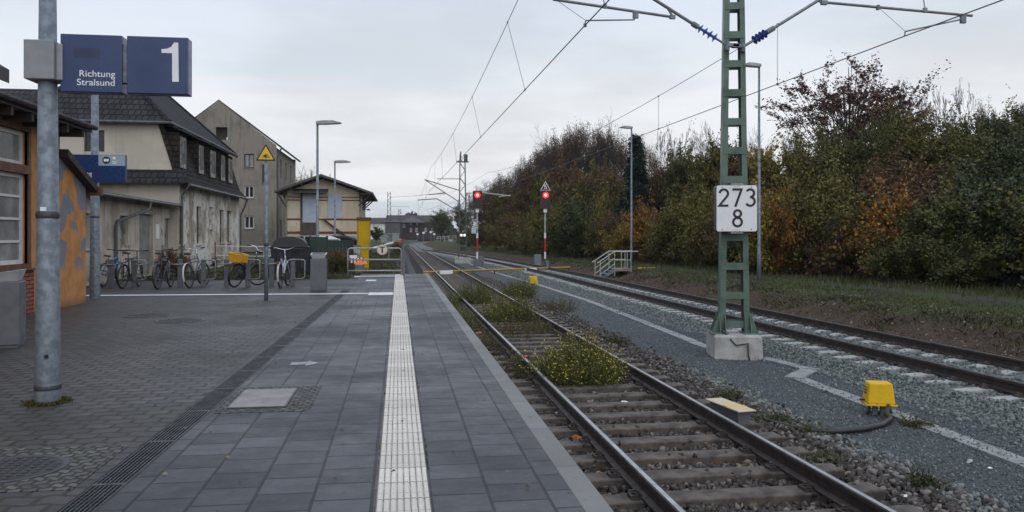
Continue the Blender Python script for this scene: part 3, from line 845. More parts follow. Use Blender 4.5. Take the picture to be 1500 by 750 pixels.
def window(parent, P0, U, Nn, hole, fm, pane_m, depth=0.12, bars=(1, 1), fw=0.06, sill=None, name='window'):
    P0, U, Nn = Vector(P0), Vector(U), Vector(Nn); Z = Vector((0, 0, 1))
    a, b, c, d = hole
    M = Matrix(((U.x, -Nn.x, 0, P0.x), (U.y, -Nn.y, 0, P0.y), (0, 0, 1, P0.z), (0, 0, 0, 1)))
    mb = MB()
    y0, y1 = depth - 0.05, depth
    mb.box(a, b, y0, y1, c, c + fw, M).box(a, b, y0, y1, d - fw, d, M).box(a, a + fw, y0, y1, c + fw, d - fw, M).box(b - fw, b, y0, y1, c + fw, d - fw, M)
    for i in range(1, bars[0]):
        x = a + (b - a) * i / bars[0]; mb.box(x - fw * .4, x + fw * .4, y0 + 0.004, y1 - 0.004, c + fw, d - fw, M)
    for i in range(1, bars[1]):
        z = c + (d - c) * i / bars[1]; mb.box(a + fw, b - fw, y0 + 0.008, y1 - 0.008, z - fw * .3, z + fw * .3, M)
    o = mb.build(name, fm, parent, world=True)
    MB().box(a + fw * .5, b - fw * .5, y1 - 0.018, y1 - 0.006, c + fw * .5, d - fw * .5, M).build('pane', pane_m, o, world=False) if False else None
    p = MB().box(a + fw * .5, b - fw * .5, y1 - 0.018, y1 - 0.006, c + fw * .5, d - fw * .5, M)
    off = Vector(parent.location)
    p.v = [tuple(Vector(q) - off) for q in p.v]
    p.build('pane', pane_m, o)
    if sill:
        s_ = MB().box(a - 0.06, b + 0.06, -0.07, depth, c - 0.06, c - 0.002, M)
        s_.v = [tuple(Vector(q) - off) for q in s_.v]
        s_.build('sill', sill, o)
    return o

# --- orange station building on the left edge -------------------------------
ob = thing('station_building', 'orange plastered station building with flaking grey blue patches at the left edge', 'building', (-9, 12, 0))
m, nt, bs = nodes('orange_plaster')
geo = N(nt, 'ShaderNodeNewGeometry'); co = geo.outputs['Position']
sp = N(nt, 'ShaderNodeSeparateXYZ'); nt.links.new(co, sp.inputs[0])
nb = noise(nt, co, 1.75, 5, 0.5); nf = noise(nt, co, 22, 4); nm = noise(nt, co, 4, 5)
q = mixc(nt, rng(nt, nm, 0.35, 0.7), (0.47, 0.215, 0.070), (0.36, 0.155, 0.050))
wob_ = math_(nt, 'ADD', nb, math_(nt, 'MULTIPLY', math_(nt, 'SUBTRACT', nf, 0.5), 0.07))
wob_ = math_(nt, 'ADD', wob_, math_(nt, 'MULTIPLY', rng(nt, sp.outputs[1], 18.7, 17.2), rng(nt, sp.outputs[2], 0.7, 1.3, 0.0, 0.09)))
msk = math_(nt, 'MULTIPLY', rng(nt, wob_, 0.545, 0.56, smooth=False), math_(nt, 'MULTIPLY', rng(nt, sp.outputs[1], 16.2, 16.6), rng(nt, sp.outputs[2], 0.55, 1.0)))
q = mixc(nt, msk, q, mixc(nt, nm, (0.13, 0.145, 0.175), (0.185, 0.195, 0.215)))
q = mixc(nt, rng(nt, sp.outputs[2], 0.25, 0.0, 0, 0.6), q, (0.10, 0.06, 0.035))
nt.links.new(q, bs.inputs['Base Color']); bs.inputs['Roughness'].default_value = 0.9
bump(nt, bs, math_(nt, 'ADD', math_(nt, 'MULTIPLY', msk, -1.0), math_(nt, 'MULTIPLY', nf, 0.3)), 0.35, 0.02)
ORANGE = m
wy0, wy1 = 14.35, 15.96
def P(y): return y - 4.0
mb = MB()
h1, h2 = (P(wy0), P(wy1), 0.95, 2.60), (P(wy0), P(wy1), 2.76, 3.38)
wall(mb, (-6.8, 4.0, 0), (0, 1, 0), (1, 0, 0), 13.4, 3.62, [h1, h2, (P(9.5), P(11), 0.95, 2.6)], 0.16)
mb.box(-14, -6.98, 4.0, 17.4, 0, 3.62)
mb.sheet([(-6.8, 17.4, 0), (-14, 17.4, 0), (-14, 17.4, 3.62), (-6.8, 17.4, 3.62)])
mb.build('wall', ORANGE, ob, world=True, fix=False)
for hh_ in (h1, h2):
    window(ob, (-6.8, 4.0, 0), (0, 1, 0), (1, 0, 0), hh_, FRAMEWHITE, CURTAIN, 0.13, (1, 4 if hh_ is h1 else 1), 0.075)
window(ob, (-6.8, 4.0, 0), (0, 1, 0), (1, 0, 0), (P(9.5), P(11), 0.95, 2.6), FRAMEWHITE, CURTAIN, 0.13, (2, 4), 0.075, BROWNWOOD)
fr = MB()
for (z0, z1) in ((0.86, 0.95), (2.60, 2.76), (3.38, 3.60)): fr.box(-6.85, -6.765, wy0 - 0.1, wy1 + 0.09, z0, z1)
for (y0, y1) in ((wy1, wy1 + 0.09), (wy0 - 0.1, wy0)): fr.box(-6.85, -6.770, y0, y1, 0.95, 2.6).box(-6.85, -6.770, y0, y1, 2.76, 3.38)
fr.build('window_surround', BROWNWOOD, ob, world=True)
MB().box(-6.9, -6.74, wy0 - 0.25, wy1 + 0.22, 0.83, 0.862).build('window_sill', BROWNWOOD, ob, world=True)
MB().box(-6.86, -6.782, 15.25, 16.2, 0.0, 0.83).build('brick_pier', BRICKRED, ob, world=True)
# low pitched main roof with dark boarded eave
rf = MB().add([(-6.28, 3.0, 3.60), (-6.28, 17.68, 3.60), (-14, 17.68, 4.1), (-14, 3.0, 4.1), (-6.28, 3.0, 3.74), (-6.28, 17.68, 3.74), (-14, 17.68, 4.3), (-14, 3.0, 4.3)],
              [(0, 3, 2, 1), (4, 5, 6, 7), (0, 1, 5, 4), (1, 2, 6, 5), (2, 3, 7, 6), (3, 0, 4, 7)])
ro = rf.build('roof', ROOFEDGE, ob, world=True)
gt = MB().path([(-6.22, 3.0, 3.70), (-6.22, 17.7, 3.70)], 0.055, 8)
for y in np.arange(4.5, 17.6, 0.75): gt.box(-6.78, -6.3, y - 0.05, y + 0.05, 3.46, 3.60)
gt.build('eaves', DARKWOOD, ob, world=True)
up = MB().add([(-7.55, 6, 4.45), (-7.55, 16.95, 4.45), (-12, 16.95, 7.2), (-12, 6, 7.2), (-7.55, 6, 4.72), (-7.55, 16.95, 4.72), (-12, 16.95, 7.5), (-12, 6, 7.5)],
              [(0, 3, 2, 1), (4, 5, 6, 7), (0, 1, 5, 4), (1, 2, 6, 5), (2, 3, 7, 6), (3, 0, 4, 7)])
up.box(-12, -8.3, 6.3, 16.4, 4.0, 4.9)
up.build('upper_roof', ROOFEDGE, ob, world=True)
# lean-to at the far end
ax_ = MB().prism([(17.4, -0.05), (18.77, -0.05), (18.77, 2.55), (17.4, 3.08)], 'x', -14, -6.8)
ax_.build('lean_to_wall', ORANGE, ob, world=True)
lr = MB().prism([(17.36, 3.06), (19.05, 2.40), (19.05, 2.53), (17.36, 3.22)], 'x', -14.2, -6.62)
lr.build('lean_to_roof', DARKWOOD, ob, world=True)
MB().prism([(18.98, 2.36), (19.09, 2.36), (19.09, 2.56), (18.98, 2.56)], 'x', -14.2, -6.55).build('fascia', BROWNWOOD, ob, world=True)

# --- old house with mansard roof ---------------------------------------------
ha = thing('old_house', 'derelict cream plastered house with dark mansard roof and a row of dormers', 'building', (-11.9, 40, 0))
XF, XK, YN, YF = -8.7, -9.4, 33.7, 46.0
XW = -15.1
win = []
for u0, u1 in ((263, 270), (288, 295), (322, 328), (333, 339)):
    y0, y1 = atX(u0, XF)[0], atX(u1, XF)[0]
    win.append((y0 - YN, y1 - YN, 1.2, 2.85))
yb0, yb1 = atX(307, XF)[0] - YN, atX(312, XF)[0] - YN
niche = [(yb0, yb1, 2.05, 2.9), (yb0, yb1, 0.75, 1.85)]
mb = MB()
wall(mb, (XF, YN, -0.1), (0, 1, 0), (1, 0, 0), YF - YN, 3.65, win + niche, 0.22)
mb.build('front_wall', P_PEEL, ha, world=True, fix=False)
for w_ in win:
    window(ha, (XF, YN, -0.1), (0, 1, 0), (1, 0, 0), w_, pm('rotten_frame', (0.13, 0.115, 0.10), None, 5, 0.8), GLASS, 0.18, (1, 2), 0.07, P_PEEL)
MB().box(XF - 0.23, XF - 0.20, YN + yb0, YN + yb1, 0.65, 2.8).build('blind_niche', P_ANNEX, ha, world=True)
gw = MB()
gx = atY(123, YN)[0]; gx2 = atY(153, YN)[0]
# upright gable wall, cut to the mansard outline
hole = (gx - XW, gx2 - XW, zD(224, 32.2) + 0.1, zD(193, 32.2) + 0.1)
wall(gw, (XW + 0.7, YN, 3.45), (1, 0, 0), (0, -1, 0), 5.0, 2.58, [(hole[0] - 0.7, hole[1] - 0.7, hole[2] - 3.55, hole[3] - 3.55)], 0.15)
gw.sheet([(XK, YN, 3.45), (XF, YN, 3.45), (XF - 0.12, YN, 4.1), (XK, YN, 6.03)])
gw.sheet([(XW, YN, 3.45), (XW + 0.7, YN, 3.45), (XW + 0.7, YN, 6.03)])
gw.sheet([(XW, YN, -0.1), (XF, YN, -0.1), (XF, YN, 3.45), (XW, YN, 3.45)])
gw.sheet([(XW, YN, -0.1), (XW, YF, -0.1), (XW, YF, 3.5), (XW, YN, 3.5)]); gw.sheet([(XW, YF, -0.1), (XF, YF, -0.1), (XF, YF, 3.55), (XW, YF, 3.55)])
gw.build('gable_wall', P_CREAM, ha, world=True, fix=False)
window(ha, (XW, YN, -0.1), (1, 0, 0), (0, -1, 0), hole, DARKGREY, GLASS, 0.14, (3, 4), 0.05)
# steep lower slope, flared at the foot, and the hipped upper roof
ms = MB().prism([(XF + 0.38, 3.46), (XF + 0.38, 3.56), (XF + 0.02, 3.95), (XF - 0.14, 4.4), (XK + 0.05, 6.12), (XK - 0.15, 6.12), (XF - 0.32, 4.4), (XF - 0.1, 3.56)], 'y', YN - 0.06, YF + 0.1)
ms.prism([(XW - 0.38, 3.46), (XW - 0.38, 3.56), (XW - 0.02, 3.95), (XW + 0.65, 6.12), (XW + 0.85, 6.12), (XW + 0.1, 3.56)], 'y', YN - 0.06, YF + 0.1)
ms.sheet([(XW, YF, 3.5), (XF, YF, 3.5), (XK, YF, 6.1), (XW + 0.7, YF, 6.1)])
ms.build('mansard_slope', SLATE, ha, world=True, fix=False)
E0, E1, F0, F1, ze, zr = XW + 0.3, XK + 0.42, YN - 0.35, YF + 0.35, 5.98, 9.1
xm = (XW + XF) / 2 - 0.35
ur = MB().add([(E0, F0, ze), (E1, F0, ze), (E1, F1, ze), (E0, F1, ze), (xm, F0 + 3.2, zr), (xm, F1 - 3.2, zr)], [(0, 1, 4), (1, 2, 5, 4), (2, 3, 5), (3, 0, 4, 5), (0, 3, 2, 1)])
uro = ur.build('roof', TILES, ha, world=True)
rt = MB()
for p, q in (((E1, F0, ze), (xm, F0 + 3.2, zr)), ((E0, F0, ze), (xm, F0 + 3.2, zr)), ((E1, F1, ze), (xm, F1 - 3.2, zr)), ((xm, F0 + 3.2, zr), (xm, F1 - 3.2, zr))): rt.tube(p, q, 0.10, n=8)
rt.build('ridge_tiles', TILES, ha, world=True)
gt = MB().path([(E1 + 0.05, F0 - 0.05, ze - 0.04), (E1 + 0.05, F1, ze - 0.04)], 0.06, 8).path([(E0, F0 - 0.05, ze - 0.04), (E1 + 0.05, F0 - 0.05, ze - 0.04)], 0.06, 8)
gt.path([(XF + 0.42, YN - 0.1, 3.50), (XF + 0.42, YF + 0.1, 3.50)], 0.06, 8)
gt.path([(XF + 0.42, YN - 0.05, 3.48), (XF + 0.12, YN - 0.02, 3.1), (XF + 0.10, YN + 0.02, 2.9), (XF + 0.10, YN + 0.02, 0)], 0.05, 8)
gt.path([(XF + 0.42, YF, 3.48), (XF + 0.25, YF, 3.0), (XF + 0.06, YF + 0.05, 2.6), (XF + 0.06, YF + 0.05, 0)], 0.05, 8)
gt.build('gutter', ZINC, ha, world=True)
PEELW = pm('peeling_white_wood', (0.36, 0.345, 0.325), (0.13, 0.115, 0.10), 4, 0.8, 0, 0.3, cut=(0.40, 0.64))
for u0, u1 in ((259, 267), (287, 293), (304, 311), (320, 325), (331, 336)):
    ya, yb = atX(u0, -8.85)[0], atX(u1, -8.85)[0]
    yc = (ya + yb) / 2; hw = max(0.36, (yb - ya) / 2)
    d_ = MB().box(-9.7, -8.72, yc - hw - 0.14, yc + hw + 0.14, 4.05, 5.62).build('dormer', SLATE, ha, world=True)
    q = MB().box(-8.78, -8.69, yc - hw, yc + hw, 4.22, 5.48)
    q.v = [tuple(Vector(p) - Vector(ha.location)) for p in q.v]; fo = q.build('dormer_frame', PEELW, d_)
    q = MB()
    for k in (0, 1): q.box(-8.71, -8.682, yc - hw * 0.80 + k * hw * 0.90, yc - hw * 0.12 + k * hw * 0.90, 4.40, 5.34)
    q.v = [tuple(Vector(p) - Vector(ha.location)) for p in q.v]; q.build('dormer_panes', pm('dusty_pane', (0.05, 0.05, 0.05), (0.025, 0.025, 0.025), 3, 0.55, 0, 0), d_)
    q = MB().prism([(-9.6, 6.05), (-8.45, 5.60), (-8.45, 5.72), (-9.6, 6.17)], 'y', yc - hw - 0.26, yc + hw + 0.26)
    q.v = [tuple(Vector(p) - Vector(ha.location)) for p in q.v]; q.build('dormer_roof', TILES, d_)
# little tiled pent roof across the gable
MB().prism([(YN + 0.02, 4.12), (YN - 0.55, 3.62), (YN - 0.55, 3.52), (YN + 0.02, 3.62)], 'x', XW, XF + 0.30).build('pent_roof', TILES, ha, world=True)
# lower rear wing
wg = MB().box(-30, -15.2, 37, 44, 0, 5.6)
wg.build('rear_wing', P_CREAM, ha, world=True)
MB().prism([(36.5, 5.5), (44.5, 5.5), (40.5, 8.35)], 'x', -30, -13.9).build('rear_roof', TILES, ha, world=True)
# --- low annex in front of its gable
an = thing('annex', 'low stained annex with boarded windows and sagging lean-to roof beside the bicycles', 'building', (-10, 27, 0))
XA, YA0, YA1, HA = -9.0, 21.0, 33.5, 2.68
ops = []
for (u0, u1, v0, v1) in ((121, 133, 312, 364), (176, 188, 316, 363)):
    ya, yb = atX(u0, XA)[0], atX(u1, XA)[0]; D_ = atX((u0 + u1) / 2, XA)[1]
    ops.append((ya - YA0, yb - YA0, zD(v1, D_), zD(v0, D_)))
yd0, yd1 = atX(204, XA)[0] - YA0, atX(224, XA)[0] - YA0
door = (yd0, yd1, 0.02, 2.25)
y30, y31 = atX(241, XA)[0] - YA0, atX(252, XA)[0] - YA0
mb = MB(); wall(mb, (XA, YA0, 0), (0, 1, 0), (1, 0, 0), YA1 - YA0, HA, ops + [door, (y30, y31, 1.0, 2.15)], 0.2)
mb.box(-15, XA - 0.21, YA0 + 0.01, YA1, 0, HA).sheet([(XA, YA0, 0), (-15, YA0, 0), (-15, YA0, HA + 0.5), (XA, YA0, HA)])
mb.build('wall', P_ANNEX, an, world=True, fix=False)
for o_ in ops + [(y30, y31, 1.0, 2.15)]:
    window(an, (XA, YA0, 0), (0, 1, 0), (1, 0, 0), o_, PEELW, pm('dull_pane', (0.16, 0.17, 0.17), (0.07, 0.075, 0.075), 2, 0.3, 0, 0), 0.15, (2, 1), 0.07, P_ANNEX)
dd = MB().box(XA - 0.18, XA - 0.13, YA0 + yd0, YA0 + yd1, 0.02, 2.25)
for k in range(3): dd.box(XA - 0.13, XA - 0.115, YA0 + yd0 + 0.12, YA0 + yd1 - 0.12, 0.15 + k * 0.7, 0.72 + k * 0.7)
do = dd.build('door', pm('faded_door', (0.23, 0.225, 0.20), (0.16, 0.155, 0.14), 3, 0.7, 0, 0.2), an, world=True)
MB().box(XA + 0.004, XA + 0.02, YA0 + yd1 + 0.35, YA0 + yd1 + 0.75, 1.35, 1.9).build('notice', WHITE, an, world=True)
ar = MB().add([(XA + 0.42, YA0 - .4, HA - 0.02), (XA + 0.38, YA1 + .1, HA - 0.07), (-15, YA1 + .1, 3.5), (-15, YA0 - .4, 3.55), (XA + 0.42, YA0 - .4, HA + 0.10), (XA + 0.38, YA1 + .1, HA + 0.05), (-15, YA1 + .1, 3.62), (-15, YA0 - .4, 3.67)],
              [(0, 3, 2, 1), (4, 5, 6, 7), (0, 1, 5, 4), (1, 2, 6, 5), (2, 3, 7, 6), (3, 0, 4, 7)])
ar.build('roof', pm('tar_felt', (0.035, 0.035, 0.036), (0.06, 0.057, 0.053), 2, 0.8, 0, 0.3), an, world=True)
yp = atX(166, XA)[0]
gp = MB().path([(XA + 0.45, YA0 - .4, HA + 0.02), (XA + 0.42, YA1 + .1, HA - 0.03)], 0.055, 8)
gp.path([(XA + 0.44, yp + 2.4, HA - 0.02), (XA + 0.42, yp + 2.3, HA - 0.3), (XA + 0.10, yp + 0.1, HA - 0.75), (XA + 0.08, yp, HA - 1.0), (XA + 0.08, yp, 0.1)], 0.05, 8)
gp.build('gutter', ZINC, an, world=True)

# --- tall grey gabled house ---------------------------------------------------
hb = thing('gabled_house', 'tall empty grey brown gabled house rising behind the mansard house', 'building', (-14, 80, 0))
YB = 74.0
XR, DB = atY(405, YB); XL = atY(236, YB)[0]; XM = atY(320, YB)[0]
zE, zA = zD(213, DB), zD(147, atY(320, YB)[1])
def uv(u, v):
    x, d = atY(u, YB); return x, zD(v, d)
holes = []; frames_ = []
for (u0, u1, v0, v1) in ((357.5, 372, 225, 246), (357.5, 372, 272, 290), (357.5, 372, 316, 335), (384, 389, 241, 268), (316, 333, 186, 205), (300, 308, 225, 246), (300, 308, 272, 290)):
    x0, z1 = uv(u0, v0); x1, z0 = uv(u1, v1)
    holes.append((x0 - XL, x1 - XL, z0, z1))
mb = MB(); wall(mb, (XL, YB, 0), (1, 0, 0), (0, -1, 0), XR - XL, zE, [h for h in holes if h[3] < zE], 0.25)
# gable triangle with the open attic window cut through it
at = holes[4]
def gz(x):   # roof height over x
    return zE + (zA - zE) * (1 - abs(x - XM) / ((XR - XM) if x > XM else (XM - XL)))
a0, a1 = at[0] + XL, at[1] + XL
tri = lambda pts: mb.sheet([(x, YB, z) for x, z in pts])
tri([(XL, zE), (a0, zE), (a0, gz(a0))]); tri([(a1, zE), (XR, zE), (a1, gz(a1))])
tri([(a0, zE), (a1, zE), (a1, at[2]), (a0, at[2])]); tri([(a0, at[3]), (a1, at[3]), (a1, gz(a1)), (XM, zA), (a0, gz(a0))])
for p, q in (((a0, at[2]), (a1, at[2])), ((a1, at[2]), (a1, at[3])), ((a1, at[3]), (a0, at[3])), ((a0, at[3]), (a0, at[2]))):
    mb.sheet([(p[0], YB, p[1]), (q[0], YB, q[1]), (q[0], YB + 0.3, q[1]), (p[0], YB + 0.3, p[1])])
YBe = atX(433, XR)[0]
side_h = []
for k in range(3):
    for j in range(3): side_h.append((2.2 + j * 3.4, 3.3 + j * 3.4, 1.2 + k * 2.8, 2.9 + k * 2.8))
wall(mb, (XR, YB, 0), (0, 1, 0), (1, 0, 0), YBe - YB, zE - 0.2, side_h, 0.25)
mb.sheet([(XL, YB, 0), (XL, YBe, 0), (XL, YBe, zE), (XL, YB, zE)]); mb.sheet([(XL, YBe, 0), (XR, YBe, 0), (XR, YBe, zE), (XL, YBe, zE)])
mb.sheet([(a0 - 2.2, YB + 1.6, zE - .3), (a0 + .62 * (a1 - a0), YB + 1.6, zE - .3), (a0 + .62 * (a1 - a0), YB + 1.6, gz(a1) - .4), (a0 - .2, YB + 1.6, gz(a0 - .2) - .4)])
mb.build('wall', P_GREY, hb, world=True, fix=False)
for i, h in enumerate(holes):
    if i == 4: continue
    window(hb, (XL, YB, 0), (1, 0, 0), (0, -1, 0), h, FRAMEWHITE if i in (1, 2, 6) else DARKGREY, CURTAIN if i == 0 else GLASS, 0.2, (2, 1) if i != 3 else (1, 1), 0.10, P_GREY)
for h in side_h: window(hb, (XR, YB, 0), (0, 1, 0), (1, 0, 0), h, DARKGREY, GLASS, 0.2, (2, 1), 0.08)
o_ = 0.25
mb = MB().add([(XM, YB + .1, zA - .05), (XR + .4, YB + .1, zE - .25), (XR + .4, YBe, zE - .25), (XM, YBe, zA - .05), (XM, YB + .1, zA + .1), (XR + .4, YB + .1, zE - .05), (XR + .4, YBe, zE - .05), (XM, YBe, zA + .1)],
              [(0, 1, 2, 3), (4, 7, 6, 5), (0, 4, 5, 1), (1, 5, 6, 2), (2, 6, 7, 3)])
mb.add([(XM, YB + .1, zA - .05), (XL - .3, YB + .1, zE - .25), (XL - .3, YBe, zE - .25), (XM, YBe, zA - .05), (XM, YB + .1, zA + .1), (XL - .3, YB + .1, zE - .05), (XL - .3, YBe, zE - .05), (XM, YBe, zA + .1)], [(0, 3, 2, 1), (4, 5, 6, 7), (0, 1, 5, 4), (1, 2, 6, 5), (2, 3, 7, 6)])
mb.build('roof', TILES, hb, world=True)
mb = MB().path([(XR + .45, YB, zE - .2), (XR + .45, YBe, zE - .2)], 0.09, 6).path([(XR + .4, YB + 0.1, zE - .25), (XR + .1, YB + .12, zE - 1.0), (XR + .1, YB + .12, 0)], 0.08, 6)
mb.build('gutter', ZINC, hb, world=True)

# --- goods shed -----------------------------------------------------------------
sh = thing('goods_shed', 'pale rendered goods shed with red brick bands and shallow gabled roof', 'building', (-5, 66, 0))
YS = 62.0
def us(u, v):
    x, d = atY(u, YS); return x, zD(v, d)
xl, xr_, xm_ = us(421, 0)[0], us(526, 0)[0], us(472, 0)[0]
zel, za_ = us(421, 277)[1], us(472, 262)[1]
zel = za_ - 0.95
YSe = 74.0
mb = MB(); mb.add([(xl, YS, -.1), (xr_, YS, -.1), (xr_, YS, zel), (xm_, YS, za_), (xl, YS, zel), (xl, YSe, -.1), (xr_, YSe, -.1), (xr_, YSe, zel), (xm_, YSe, za_), (xl, YSe, zel)],
                  [(0, 1, 2, 3, 4), (5, 9, 8, 7, 6), (0, 4, 9, 5), (1, 6, 7, 2)])
mb.build('wall', P_SHED, sh, world=True)
mb = MB()
for v0, v1 in ((288.3, 289.6), (292.5, 294), (320, 322.5), (339, 342.5)):
    z0, z1 = us(472, v1)[1], us(472, v0)[1]
    mb.box(xl - 0.01, xr_ + 0.02, YS - 0.025, YS + 0.06, z0, z1).box(xr_ - 0.06, xr_ + 0.025, YS + 0.06, YSe - 0.02, z0, z1)
mb.build('brick_bands', BRICKRED, sh, world=True)
def panel(name, u0, u1, v0, v1, m_, d=0.05):
    x0, z1 = us(u0, v0); x1, z0 = us(u1, v1)
    return MB().box(x0, x1, YS - d, YS + 0.02, z0, z1).build(name, m_, sh, world=True)
DOORBL = pm('pale_blue_board', (0.36, 0.41, 0.49), (0.30, 0.345, 0.42), 1.5, 0.6, 0, 0.1)
panel('sliding_door', 440, 466, 282, 352, pm('brown_planks', (0.075, 0.055, 0.045), (0.05, 0.037, 0.032), 3, 0.8, 0, 0.3), 0.06)
panel('boarded_panel', 443.5, 465, 283.5, 326, DOORBL, 0.09)
panel('boarded_panel', 480, 501, 284, 320, DOORBL, 0.07)
x0, z0 = us(431, 282.5); x1, z1 = us(481, 279)
MB().add([(x0, YS - 1.0, z0 - .05), (x1, YS - 1.0, z0 - .05), (x1, YS, z1), (x0, YS, z1), (x0, YS - 1.0, z0 + .05), (x1, YS - 1.0, z0 + .05), (x1, YS, z1 + .12), (x0, YS, z1 + .12)],
         [(0, 3, 2, 1), (4, 5, 6, 7), (0, 1, 5, 4), (1, 2, 6, 5), (3, 0, 4, 7)]).build('canopy', ROOFEDGE, sh, world=True)
xa, za2 = us(472, 321); xb, zb2 = us(512, 352)
MB().prism([(xa, za2), (xa + 0.14, za2 + 0.05), (xb + 0.14, zb2 + .05), (xb, zb2 - 0.05)], 'y', YS - 0.22, YS - 0.10).build('ramp_rail', DARKWOOD, sh, world=True)
xo0, xo1 = us(405, 0)[0], us(547, 0)[0]
def zr_(x): return za_ + 0.12 - (za_ - zel) / (xr_ - xm_) * abs(x - xm_) * (1.0 if x > xm_ else (xr_ - xm_) / (xm_ - xl))
for q in (0,):
    mb = MB().prism([(xo0, zr_(xo0)), (xm_, zr_(xm_)), (xo1, zr_(xo1)), (xo1, zr_(xo1) + .16), (xm_, zr_(xm_) + .18), (xo0, zr_(xo0) + .16)], 'y', YS - 1.1, YSe + 0.6)
mb.build('roof', pm('shed_roof', (0.085, 0.08, 0.078), (0.06, 0.056, 0.055), 2, 0.8, 0, 0.2), sh, world=True)
mb = MB()
for x in np.linspace(xo0 + .3, xo1 - .3, 9): mb.box(x - .06, x + .06, YS - 1.0, YS, zr_(x) - 0.16, zr_(x) - 0.01)
mb.box(xr_, xo1 - .05, YS - 1.0, YSe, zel - 0.25, zel - 0.16)
for y in (YS - 0.9, YS + 2, YS + 5, YS + 8): mb.tube((xo1 - .15, y, zel - 0.25), (xr_, y, zel - 1.1), 0.06, n=6)
for y in (YS - 0.9, YS + 2): mb.tube((xo0 + .25, y, zel - 0.25), (xl, y, zel - 1.2), 0.06, n=6)
mb.build('rafters', DARKWOOD, sh, world=True)
MB().path([(xr_ + .18, YS, zel - .3), (xr_ + .18, YS, 0)], 0.06, 8).path([(xl - .08, YS - .08, zel - .3), (xl - .08, YS - .08, 0)], 0.05, 8).build('downpipe', pm('pale_pipe', (0.25, 0.24, 0.23), None, 5, 0.6), sh, world=True)
xq, zq = us(533, 308)
lp_ = thing('wall_lamp', 'small dark wall lamp on an arm at the corner of the goods shed', 'lamp', (xr_ + 0.02, YS + 0.3, zq))
MB().path([(0, 0, 0), (0.5, 0, 0.08), (0.62, 0, 0.08)], 0.025, 6).build('arm', BLACK, lp_)
MB().lathe([(0.05, 0.10), (0.15, 0.02), (0.15, -0.02)], 12, (0.68, 0, 0.02)).build('lamp_head', BLACK, lp_)

# --- far buildings ----------------------------------------------------------------
def farhouse(name, label, Yh, u0, u1, vb, ve, vr, wm, rm, wins, depth, ridge_in=0.0, base=None):
    xa, d = atY(u0, Yh); xb = atY(u1, Yh)[0]
    zb = zD(vb, d) if base is None else base
    ze_, zr2 = zD(ve, d), zD(vr, d)
    o = thing(name, label, 'building', ((xa + xb) / 2, Yh + depth / 2, zb))
    hs = [(atY(a, Yh)[0] - xa, atY(b, Yh)[0] - xa, zD(d2, d) - zb, zD(c2, d) - zb) for a, b, c2, d2 in wins]
    mb = MB(); wall(mb, (xa, Yh, zb), (1, 0, 0), (0, -1, 0), xb - xa, ze_ - zb, hs, 0.25)
    mb.box(xa + .01, xb - .01, Yh + 0.26, Yh + depth, zb - 1.5, ze_)
    for x in (xa, xb): mb.sheet([(x, Yh, zb), (x, Yh + depth, zb), (x, Yh + depth, ze_), (x, Yh, ze_)])
    mb.build('wall', wm, o, world=True, fix=False)
    for h in hs: window(o, (xa, Yh, zb), (1, 0, 0), (0, -1, 0), h, FRAMEWHITE, GLASS, 0.2, (2, 1), 0.14)
    q = 0.5; ri = ridge_in * (xb - xa)
    mb = MB().add([(xa - q, Yh - q, ze_), (xb + q, Yh - q, ze_), (xb + q, Yh + depth + q, ze_), (xa - q, Yh + depth + q, ze_), (xa - q + ri, Yh + depth / 2, zr2), (xb + q - ri, Yh + depth / 2, zr2)],
                  [(0, 1, 5, 4), (1, 2, 5), (2, 3, 4, 5), (3, 0, 4), (0, 3, 2, 1)])
    mb.build('roof', rm, o, world=True)
    return o
FH = farhouse('apartment_block', 'long pale apartment block with many small windows far behind the shed', 330, 536, 569, 352, 327.5, 318.5, P_WHITE, REDROOF,
              [(541.5 + 4.1 * i, 543.3 + 4.1 * i, v, v + 3.2) for i in range(7) for v in (329.0, 334.5, 340.0)], 12)
SB = farhouse('brick_station', 'dark brick building with gabled centre and grey roof beyond the level crossing', 290, 566, 650, 352, 325.5, 314.5, BRICKFAR, REDROOF,
              [(590, 593.5, 328, 334), (600.5, 603.5, 334, 340), (608.5, 612, 334, 340), (601, 603, 327, 329.5), (610, 612, 327, 329.5), (573, 576, 333, 339), (622, 625, 334, 340), (632, 635, 334, 340)], 14, 0.02)
# gabled centre piece with its own roof and white doors
xg0, dg = atY(586, 288.5); xg1 = atY(622, 288.5)[0]
MB().prism([(xg0, zD(326, dg)), (xg1, zD(326, dg)), (xg1 - 2.2, zD(321, dg)), ((xg0 + xg1) / 2, zD(317, dg)), (xg0 + 2.2, zD(321, dg))], 'y', 287.8, 292).build('gable', pm('grey_gable', (0.16, 0.16, 0.17), None, 1, 0.8), SB, world=True)
xg0, dg = atY(564, 286); xg1 = atY(586, 286)[0]
MB().box(xg0, xg1, 285, 290.5, -1, zD(325, dg)).build('side_wing', P_STONE, SB, world=True)
MB().box(xg0 - .5, xg1 + .5, 284.4, 290.3, zD(325, dg), zD(323.4, dg)).build('wing_roof', pm('pale_far_roof', (0.22, 0.23, 0.24), None, 1, 0.7), SB, world=True)
x0, d0 = atY(558, 180); x1 = atY(584.5, 180)[0]
ct_ = thing('shed_container', 'pale grey green metal cabin on the grass left of the far track', 'cabin', ((x0 + x1) / 2, 181.5, zD(355, d0)))
zt0, zt1 = zD(355, d0), zD(342.5, d0)
cm = MB().box(x0, x1, 180, 183, zt0 - .1, zt1)
for x in np.arange(x0 + .15, x1, 0.3): cm.box(x - .05, x + .05, 179.96, 180.0, zt0, zt1 - .1)
cm.build('body', pm('cabin_paint', (0.30, 0.335, 0.315), (0.24, 0.27, 0.255), 1, 0.6), ct_, world=True)
